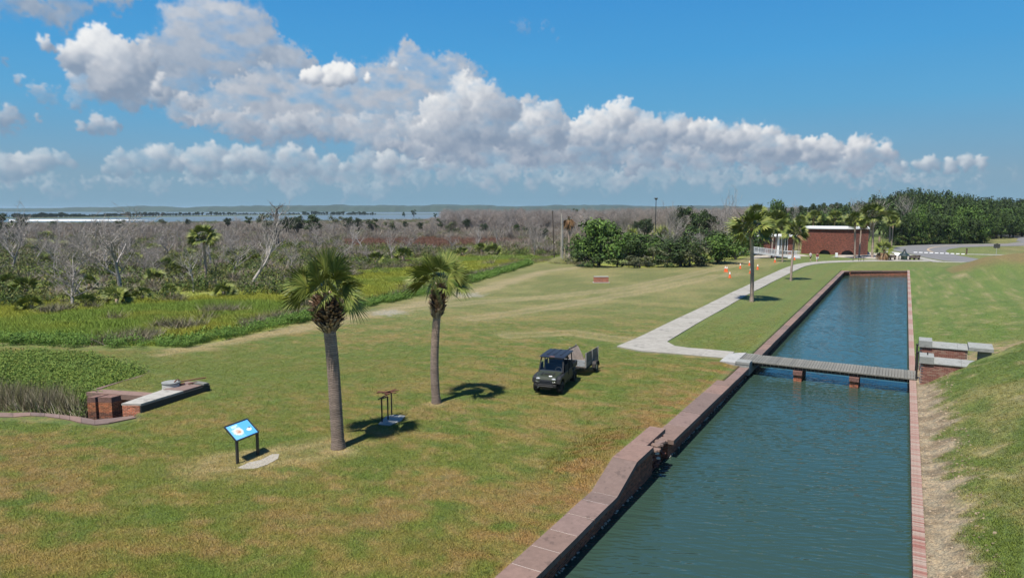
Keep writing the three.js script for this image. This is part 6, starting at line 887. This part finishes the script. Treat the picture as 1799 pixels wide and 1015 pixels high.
// ---------------------------------------------------------------- visitor building: a bowed brick wall under a flat white roof
{
  const a = G(1408, 445.5), b = G(1525, 448.5), H = 6.0, t = thing('brick_building', 'low brick building with a bowed windowless wall under a flat white roof', 'building', a.clone().add(b).multiplyScalar(0.5).setY(0));
  const add = (n, g, m, par = t) => { g.translate(-t.position.x, 0, -t.position.z); return piece(n, g, m, par); };
  const dir = b.clone().sub(a), len = dir.length(); dir.normalize(); const out = new THREE.Vector3(-dir.z, 0, dir.x); if (out.z < 0) out.negate();
  const P = (s, o, y = 0) => a.clone().addScaledVector(dir, s * len).addScaledVector(out, o + 1.5 * (1 - Math.pow(2 * s - 1, 2)) - 0.4 * ss(0.75, 1, s) * 3).setY(y);
  const n = 26, bld = new Builder(), arch = (s) => { let y = 0; for (const [c, w] of [[0.365, 0.085], [0.70, 0.095]]) { const q = (s - c) / w; if (Math.abs(q) < 1) y = Math.max(y, 1.05 * Math.sqrt(1 - q * q)); } return y; };
  for (let i = 0; i < n * 3; i++) { const s0 = i / (n * 3), s1 = (i + 1) / (n * 3), y0 = arch(s0), y1 = arch(s1), A = P(s0, 0), B = P(s1, 0); const v = (p, y) => [p.x, y, p.z]; bld.quad(v(A, y0 || -0.3), v(B, y1 || -0.3), v(B, H - 0.28), v(A, H - 0.28)); }
  const wall = bld.geo(); { const p = wall.attributes.position, u = wall.attributes.uv; for (let i = 0; i < p.count; i++) { const d = (p.getX(i) - a.x) * dir.x + (p.getZ(i) - a.z) * dir.z; u.setXY(i, d, p.getY(i)); } wall.computeVertexNormals(); }
  const wallM = brickMat([0.38, 0.32, 0.36], 0.8); wallM.side = THREE.DoubleSide; add('front_wall', wall, wallM);
  for (const [c, w] of [[0.365, 0.085], [0.70, 0.095]]) { add('arched_opening', solid([P(c - w - 0.01, -0.5), P(c, -0.5), P(c + w + 0.01, -0.5), P(c + w + 0.01, -0.7), P(c - w - 0.01, -0.7)], -0.3, 1.2), M.dark); }
  const back = [P(0, -0.02), P(1, -0.02), P(1, -0.02).addScaledVector(out, -13), P(0, -0.02).addScaledVector(out, -13)]; add('side_wall', solid([P(1, -0.06), P(1, -0.4), P(1, 0).addScaledVector(out, -12.8), P(0, 0).addScaledVector(out, -12.8), P(0, -0.4), P(0, -0.06), P(0.02, -0.4), P(0.02, 0).addScaledVector(out, -12.5), P(0.98, 0).addScaledVector(out, -12.5), P(0.98, -0.4)], -0.3, H - 0.3), wallM);
  const rim = []; for (let i = 0; i <= 20; i++) rim.push(P(-0.012 + i / 20 * 1.024, 0.35)); rim.push(P(1.012, 0.3).addScaledVector(out, -13.3), P(-0.012, 0.3).addScaledVector(out, -13.3)); const roof = add('roof', solid(rim, H - 0.27, H + 0.04), mat([0.66, 0.67, 0.67], 0.8)); add('fascia', solid(rim.slice(0, 21).concat(rim.slice(0, 21).reverse().map((p) => p.clone().addScaledVector(out, -0.3))), H - 0.42, H - 0.275), M.dark);
  // entrance wing on the left
  const w = thing('entrance_wing', 'lower entrance wing of white panels, brick and glass left of the bowed wall', 'building wing', [0, 0, 0]); const px = (x, q, back) => { const p = G(x, q); p.z -= back; p.x += back * (p.x / -p.z) * 0; return p; };
  const base = (x) => G(x, 450).add(new THREE.Vector3(0.6, 0, -6)); const W4 = (x0, x1, y0, y1, d0, d1, name, m) => { const p0 = base(x0), p1 = base(x1); return piece(name, solid([p0.clone().add(new THREE.Vector3(0, 0, d0)), p1.clone().add(new THREE.Vector3(0, 0, d0)), p1.clone().add(new THREE.Vector3(0, 0, d1)), p0.clone().add(new THREE.Vector3(0, 0, d1))], y0, y1), m, w); };
  W4(1326, 1345, -0.2, 3.9, 0, -6, 'white_wall', mat([0.62, 0.68, 0.68], 0.7)); W4(1345.2, 1366, -0.2, 3.9, 0.2, -6, 'brick_wall', wallM); W4(1366.2, 1376, 1.0, 3.9, -0.1, -6, 'red_door', mat([0.17, 0.05, 0.045], 0.5)); W4(1376.2, 1383, -0.2, 3.9, 0.1, -6, 'white_panel', M.white); W4(1383.2, 1398, -0.2, 3.9, 0.0, -6, 'window_glass', new THREE.MeshPhysicalMaterial({ color: new THREE.Color().setRGB(0.02, 0.025, 0.03), roughness: 0.08 })); W4(1398.2, 1408, -0.2, 3.9, 0.2, -6, 'brick_wall', wallM);
  for (const x of [1386, 1393, 1397.5]) W4(x, x + 0.9, 0.9, 3.9, 0.12, -0.05, 'mullion', M.white);
  W4(1344, 1412, 4.0, 4.35, 0.9, -6.2, 'roof', mat([0.74, 0.75, 0.75], 0.8));
  // ramp, landing and white railings
  const r = thing('entrance_ramp', 'white ramp with railings leading up to the entrance wing', 'ramp', [0, 0, 0]); const rp = (x, d = 0) => G(x, 455).add(new THREE.Vector3(0.4, 0, -2 - d));
  const yR = (x) => lerp(1.25, 0.35, clamp((x - 1330) / 60, 0, 1)), xs = [1328, 1340, 1352, 1364, 1376, 1388, 1400, 1410];
  for (let i = 0; i + 1 < xs.length; i++) piece('ramp_deck', solid([rp(xs[i]), rp(xs[i + 1] - 0.05), rp(xs[i + 1] - 0.05, 1.6), rp(xs[i], 1.6)], [yR(xs[i]) - 0.22, yR(xs[i + 1]) - 0.22, yR(xs[i + 1]) - 0.22, yR(xs[i]) - 0.22], [yR(xs[i]), yR(xs[i + 1]), yR(xs[i + 1]), yR(xs[i])]), mat([0.5, 0.52, 0.53], 0.8), r);
  const railing = (d, lift) => { const g = []; for (let i = 0; i + 1 < xs.length; i++) { const p = rp(xs[i], d), q = rp(xs[i + 1], d), y0 = yR(xs[i]) + lift, y1 = yR(xs[i + 1]) + lift; g.push(rod([p.x, y0 + 1.05, p.z], [q.x, y1 + 1.05, q.z], 0.05), rod([p.x, y0 + 0.15, p.z], [q.x, y1 + 0.15, q.z], 0.03)); for (let k = 0; k < 7; k++) { const a2 = p.clone().lerp(q, k / 7), y = lerp(y0, y1, k / 7); g.push(rod([a2.x, y, a2.z], [a2.x, y + 1.05, a2.z], k ? 0.025 : 0.06, undefined, 5)); } } return g; };
  const railM = mat([0.50, 0.52, 0.53], 0.6); piece('railing', railing(0.05, 0), railM, r); piece('railing', railing(1.5, 0), railM, r); piece('ramp_skirt', solid([rp(1388, -0.05), rp(1410, -0.05), rp(1410, -0.2), rp(1388, -0.2)], -0.1, 0.3), M.white, r); piece('step', [solid([rp(1392, -0.4), rp(1408, -0.4), rp(1408, -1.0), rp(1392, -1.0)], -0.1, 0.16)], M.concrete, r);
}
{ // small brown shed roof half hidden in the thicket
  const p = on(1148, 452), t = thing('shed', 'low shed with a brown shingled hip roof half hidden in the thicket', 'shed', p.add(new THREE.Vector3(0, 0, -6)), 0.3); piece('wall', bx(9, 2.0, 6, 0, 1, 0, 0, 0, 0, 0), mat([0.16, 0.14, 0.12], 0.9), t); const b = new Builder(), q = [[-5, 2, 3.5], [5, 2, 3.5], [5, 2, -3.5], [-5, 2, -3.5]], r = [[-1.6, 4.6, 0], [1.6, 4.6, 0]]; b.quad(q[0], q[1], r[1], r[0]); b.tri(q[1], q[2], r[1]); b.quad(q[2], q[3], r[0], r[1]); b.tri(q[3], q[0], r[0]); piece('roof', b.geo(), mat([0.16, 0.10, 0.09], 0.95, { map: again(grainTex, 0.6, 0.6), side: THREE.DoubleSide }), t);
}
// ---------------------------------------------------------------- people on the path
function figure(name, label, cat, base, turn, pose) {
  const J = pose.joints, bones = pose.bones, cell = 0.022, half = 1.0, res = Math.ceil(2 * half / cell), mc = new MarchingCubes(res, new THREE.MeshBasicMaterial(), false, false, 120000);
  mc.isolation = 0; const f = mc.field, sz = mc.size, c0 = 0.92;
  const segs = bones.map(([a, b]) => [J[a], J[b]]);
  for (let k = 0; k < sz; k++) for (let j = 0; j < sz; j++) for (let i = 0; i < sz; i++) { const x = (i / sz * 2 - 1) * half, y = (j / sz * 2 - 1) * half + c0, z = (k / sz * 2 - 1) * half; let acc = 0; for (const [A, B] of segs) { const dx = B[0] - A[0], dy = B[1] - A[1], dz = B[2] - A[2], l = dx * dx + dy * dy + dz * dz, t = clamp(((x - A[0]) * dx + (y - A[1]) * dy + (z - A[2]) * dz) / l, 0, 1), r = A[3] + (B[3] - A[3]) * t, d = Math.sqrt((x - A[0] - dx * t) ** 2 + (y - A[1] - dy * t) ** 2 + (z - A[2] - dz * t) ** 2) - r; acc += Math.exp(-d * 42); } f[i + j * sz + k * sz * sz] = Math.log(acc + 1e-30) / 42; }
  mc.update(); const nV = mc.count, pos = new Float32Array(nV * 3), nor = new Float32Array(nV * 3), col = new Float32Array(nV * 3);
  for (let i = 0; i < nV; i++) { const x = mc.positionArray[i * 3] * half, y = mc.positionArray[i * 3 + 1] * half + c0, z = mc.positionArray[i * 3 + 2] * half; pos.set([x, y, z], i * 3); nor.set([mc.normalArray[i * 3], mc.normalArray[i * 3 + 1], mc.normalArray[i * 3 + 2]], i * 3); col.set(pose.color(x, y, z), i * 3); }
  const g = new THREE.BufferGeometry(); g.setAttribute('position', new THREE.BufferAttribute(pos, 3)); g.setAttribute('normal', new THREE.BufferAttribute(nor, 3)); g.setAttribute('color', new THREE.BufferAttribute(col, 3));
  const t = thing(name, label, cat, base, turn); piece('body', g, mat([1, 1, 1], 0.85, { vertexColors: true }), t); return t;
}
{
  const skin = [0.42, 0.27, 0.20], J = (o = 0) => { const j = { pelvis: [0, 0.95, 0, 0.135], chest: [0, 1.3, 0.01, 0.15], neck: [0, 1.48, 0, 0.06], head0: [0, 1.6, 0.015, 0.085], head1: [0, 1.69, 0, 0.095], nose: [0, 1.62, 0.115, 0.012] };
    for (const [s, n, q] of [[-1, 'l', 1], [1, 'r', -1]]) { Object.assign(j, { ['sh' + n]: [s * 0.19, 1.43, 0, 0.06], ['el' + n]: [s * 0.25, 1.15, -0.04 * q + 0.02, 0.045], ['wr' + n]: [s * 0.25, 0.92, 0.12 + 0.04 * q, 0.03], ['hand' + n]: [s * 0.245, 0.85, 0.15 + 0.04 * q, 0.032], ['hip' + n]: [s * 0.095, 0.9, 0, 0.095], ['kn' + n]: [s * 0.1, 0.49, 0.12 * q * 0.8 + 0.02, 0.058], ['an' + n]: [s * 0.1, 0.09, q > 0 ? 0.24 : -0.3, 0.04], ['toe' + n]: [s * 0.11, 0.04, (q > 0 ? 0.24 : -0.3) + 0.17, 0.035] }); for (let k = 0; k < 4; k++) j['f' + n + k] = [s * 0.245 + 0.0, 0.775 + 0.012 * Math.abs(k - 1.4), 0.125 + 0.022 * k + 0.04 * q, 0.011]; j['th' + n] = [s * 0.225, 0.82, 0.205 + 0.04 * q, 0.012]; } return j; };
  const B = [['pelvis', 'chest'], ['chest', 'neck'], ['neck', 'head0'], ['head0', 'head1'], ['head0', 'nose']]; for (const n of ['l', 'r']) { B.push(['chest', 'sh' + n], ['sh' + n, 'el' + n], ['el' + n, 'wr' + n], ['wr' + n, 'hand' + n], ['pelvis', 'hip' + n], ['hip' + n, 'kn' + n], ['kn' + n, 'an' + n], ['an' + n, 'toe' + n], ['hand' + n, 'th' + n]); for (let k = 0; k < 4; k++) B.push(['hand' + n, 'f' + n + k]); }
  const wear = (shirt, shorts, hair, hem) => (x, y, z) => { if (y > 1.66 || (y > 1.52 && z < -0.01)) return hair; if (y > 1.49) return skin; if (Math.abs(x) > 0.215 && y < 1.2) return skin; if (y > 0.98) return shirt; if (y > hem) return shorts; if (y < 0.09) return [0.5, 0.5, 0.5]; return skin; };
  figure('person', 'person in a pale shirt and black shorts walking on the path, left of the two', 'person', on(1424, 458.3), 0.35, { joints: J(), bones: B, color: wear([0.5, 0.48, 0.48], [0.015, 0.015, 0.018], [0.06, 0.03, 0.02], 0.5) });
  figure('person', 'person in dark red shirt and pale shorts on the path, right of the two', 'person', on(1436, 460.5), -0.2, { joints: J(), bones: B, color: wear([0.16, 0.03, 0.035], [0.55, 0.6, 0.6], [0.035, 0.022, 0.016], 0.55) });
}
// ---------------------------------------------------------------- cones
{
  const orange = mat([0.72, 0.12, 0.03], 0.6), wht = mat([0.85, 0.85, 0.82], 0.5), list = [[1274.5, 477.2], [1277.5, 477.8], [1282.5, 488], [1301, 471.8], [1317, 466.5], [1318.8, 480.5], [1331.5, 473.5], [1362, 461], [1396.5, 456.5]];
  const P = list.map(([x, y]) => on(x, y)), mk = () => { const t = thing('traffic_cone', 'orange traffic cone with a white band, nearest one of the group on the lawn', 'traffic cone', P[2], 0.2, 'traffic cones beside the path'); piece('base', bx(0.42, 0.05, 0.42, 0, 0.03, 0, 0, 0, 0, 0.02), orange, t); piece('cone', cyl(0.17, 0.035, 0.92, 0, 0.5, 0, 0, 0, 0, 18), orange, t); piece('band', cyl(0.105, 0.078, 0.19, 0, 0.66, 0, 0, 0, 0, 18), wht, t); piece('band', cyl(0.067, 0.053, 0.1, 0, 0.83, 0, 0, 0, 0, 18), wht, t); return t; }, c = mk();
  const lab = ['orange cone at the far left of the group, left one of a close pair', 'orange cone at the far left of the group, right one of a close pair', null, 'orange cone standing alone between the close pair and the grey-trunked palm', 'orange cone just left of the grey palm trunk, farther one of two there', 'orange cone just left of the grey palm trunk, nearer one of two there', 'orange cone just right of the grey palm trunk', 'orange cone before the twin palms at the white ramp', 'orange cone farthest away, right of the second path palm'];
  P.forEach((p, i) => { if (i !== 2) dup(c, lab[i], p, i); });
}
// ---------------------------------------------------------------- poles, lamp, benches, kiosk, small signs
{
  const pole = (label, px, py, top, r, m, arms) => { const p = on(px, py, -0.4), h = raise(px, top, -p.z) - p.y, t = thing('utility_pole', label, 'pole', p); piece('shaft', cyl(r, r * 0.75, h + 0.3, 0, h / 2 - 0.15, 0, 0, 0, 0, 10), m, t); if (arms) { piece('crossarm', bx(1.6, 0.12, 0.1, 0, h - 0.8, 0.1, 0, 0.5), m, t); piece('transformer', cyl(0.2, 0.2, 0.6, 0.25, h - 1.6, 0.1), M.iron, t); } return t; };
  pole('dark leaning wooden pole, leftmost of the poles at the lawn edge', 974, 455, 370, 0.13, mat([0.06, 0.045, 0.035], 0.9)).rotation.z = 0.045; pole('pale thin pole, middle one of the poles at the lawn edge', 986, 459, 375, 0.12, mat([0.42, 0.38, 0.32], 0.9)); pole('thin grey pole just right of the pale pole', 988.5, 455, 383, 0.1, mat([0.25, 0.25, 0.25], 0.8)); pole('short pale stake at the foot of the poles', 992, 456, 435, 0.09, mat([0.4, 0.32, 0.2], 0.9));
  { const [p, h] = tallTo(1000, 453, 370, -0.4); plant(palmDead, 'dead_palm', 'dead palm with a rust-coloured crown, right of the poles', 'palm tree', p, 0.5, h / 8.1); }
  { const p = on(1151, 432), h = raise(1151, 350, -p.z) - p.y, t = thing('lamp_post', 'tall dark lamp post with a flared head rising above the grey wood', 'lamp post', p); piece('mast', cyl(0.16, 0.09, h, 0, h / 2, 0, 0, 0, 0, 12), M.black, t); piece('lamp_head', [cyl(0.2, 0.55, 0.5, 0, h + 0.05, 0, 0, 0, 0, 14), cyl(0.55, 0.5, 0.12, 0, h + 0.35, 0, 0, 0, 0, 14)], M.black, t); }
  const bench = (label, x0, x1, y) => { const a = on(x0, y), b = on(x1, y), t = thing('park_bench', label, 'bench', a.clone().add(b).multiplyScalar(0.5), Math.atan2(-(b.z - a.z), b.x - a.x)), w = a.distanceTo(b), wd = mat([0.12, 0.065, 0.04], 0.8, { map: woodTex }); for (let k = 0; k < 3; k++) piece('seat_slat', bx(w, 0.05, 0.14, 0, 0.45, -0.15 + k * 0.16), wd, t); for (let k = 0; k < 3; k++) piece('back_slat', bx(w, 0.13, 0.04, 0, 0.6 + k * 0.16, 0.2 + k * 0.03, 0.15), wd, t); for (const s of [-1, 0, 1]) piece('leg', [bx(0.08, 0.45, 0.5, s * (w / 2 - 0.15), 0.22, 0), bx(0.08, 0.95, 0.07, s * (w / 2 - 0.15), 0.5, 0.22)], M.iron, t); return t; };
  bench('brown slatted bench left of the dark bell-roofed kiosk', 1556, 1574, 456.5); bench('brown slatted bench right of the dark bell-roofed kiosk', 1598, 1616, 457);
  { const p = on(1589, 456.5), t = thing('kiosk', 'small open kiosk with a dark bell-shaped roof and lantern top', 'kiosk', p); const prof = [[1.12, 0], [1.05, 0.08], [0.75, 0.32], [0.5, 0.5], [0.34, 0.72], [0.28, 0.95], [0, 0.96]].map((q) => new THREE.Vector2(q[0], q[1])); piece('roof', place(new THREE.LatheGeometry(prof, 8), 0, 0.85, 0), mat([0.012, 0.025, 0.026], 0.5), t); piece('lantern', [cyl(0.17, 0.17, 0.22, 0, 1.9, 0, 0, 0, 0, 8), cyl(0.24, 0.12, 0.2, 0, 2.1, 0, 0, 0, 0, 8)], M.black, t); for (let i = 0; i < 4; i++) { const a = Math.PI / 4 + i * Math.PI / 2; piece('post', cyl(0.06, 0.06, 0.95, Math.cos(a) * 0.95, 0.45, Math.sin(a) * 0.95), M.black, t); } piece('plinth', cyl(1.05, 1.05, 0.08, 0, 0.05, 0, 0, 0, 0, 8), M.black, t); piece('glazing', cyl(0.6, 0.6, 0.75, 0, 0.48, 0, 0, 0, 0, 8), mat([0.2, 0.26, 0.16], 0.4), t); }
  { const p = on(1577, 455.5), t = thing('information_sign', 'white tilted information panel between the left bench and the dark kiosk', 'sign', p, 0.1); for (const s of [-1, 1]) piece('post', bx(0.07, 0.95, 0.07, s * 0.4, 0.45, 0), M.black, t); piece('panel', bx(1.1, 0.05, 0.75, 0, 1.0, 0, 0.75), M.white, t); }
  { const p = on(1751, 449.5), t = thing('marker_sign', 'dark scalloped marker sign on a thin pole on the grass island', 'sign', p, -0.2), w = 0.62; const s = prism([[-w, -0.4], [-w * 0.5, -0.5], [0, -0.44], [w * 0.5, -0.5], [w, -0.4], [w, 0.4], [w * 0.5, 0.46], [0.14, 0.5], [0, 0.66], [-0.14, 0.5], [-w * 0.5, 0.46], [-w, 0.4]], 0.08, 0.015); s.translate(0, 2.15, 0); piece('plaque', s, mat([0.045, 0.045, 0.04], 0.6), t); piece('pole', cyl(0.05, 0.05, 1.75, 0, 0.87, 0), mat([0.35, 0.35, 0.33], 0.6), t); }
  { const p = on(1699, 446), t = thing('bollard', 'short brown wooden post on the grass island beside the crossing', 'post', p); piece('post', bx(0.24, 1.25, 0.24, 0, 0.6, 0, 0, 0, 0, 0.03), mat([0.10, 0.06, 0.04], 0.9), t); piece('cap', bx(0.28, 0.08, 0.28, 0, 1.26, 0), mat([0.08, 0.05, 0.035], 0.9), t); }
  { const p = on(1470, 452.5), t = thing('utility_box', 'small white box on a dark foot before the middle of the brick wall', 'utility box', p); piece('cabinet', bx(0.44, 0.9, 0.35, 0, 0.55, 0, 0, 0, 0, 0.03), M.white, t); piece('foot', bx(0.6, 0.12, 0.5, 0, 0.06, 0), M.black, t); }
  { const p = on(1510, 459), t = thing('bicycle_rack', 'low dark metal rack with thin posts on pale paving before the pair of shading palms', 'rack', p, 0.1); for (const x of [-1.25, -0.1, 0.35, 0.95]) piece('post', bx(0.07, 1.0, 0.07, x, 0.5, 0), M.black, t); piece('rail', [bx(1.3, 0.06, 0.06, -0.65, 0.98, 0), bx(0.75, 0.06, 0.06, 0.65, 0.98, 0)], M.black, t); piece('base_plate', bx(2.6, 0.04, 0.5, -0.1, 0.06, 0.1), M.concrete, t); }
  { const p = on(1799, 448), t = thing('parked_mower', 'dark machine with a pale seat cut off by the right edge of the photo', 'machine', p.add(new THREE.Vector3(0.9, 0, 0)), 0.4); piece('body', [bx(1.4, 0.5, 0.8, 0, 0.5, 0, 0, 0, 0, 0.1), bx(0.6, 0.35, 0.7, 0.5, 0.8, 0, 0, 0, 0, 0.1)], M.black, t); piece('seat', [bx(0.45, 0.1, 0.45, -0.25, 0.85, 0, 0, 0, 0, 0.04), bx(0.1, 0.45, 0.45, -0.5, 1.05, 0, 0, 0, 0, 0.04)], M.white, t); for (const [x, z] of [[-0.5, 0.45], [-0.5, -0.45], [0.5, 0.4], [0.5, -0.4]]) piece('wheel', place(new THREE.TorusGeometry(0.2, 0.1, 8, 16), x, 0.28, z), M.black, t); }
}
renderer.render(scene, camera);
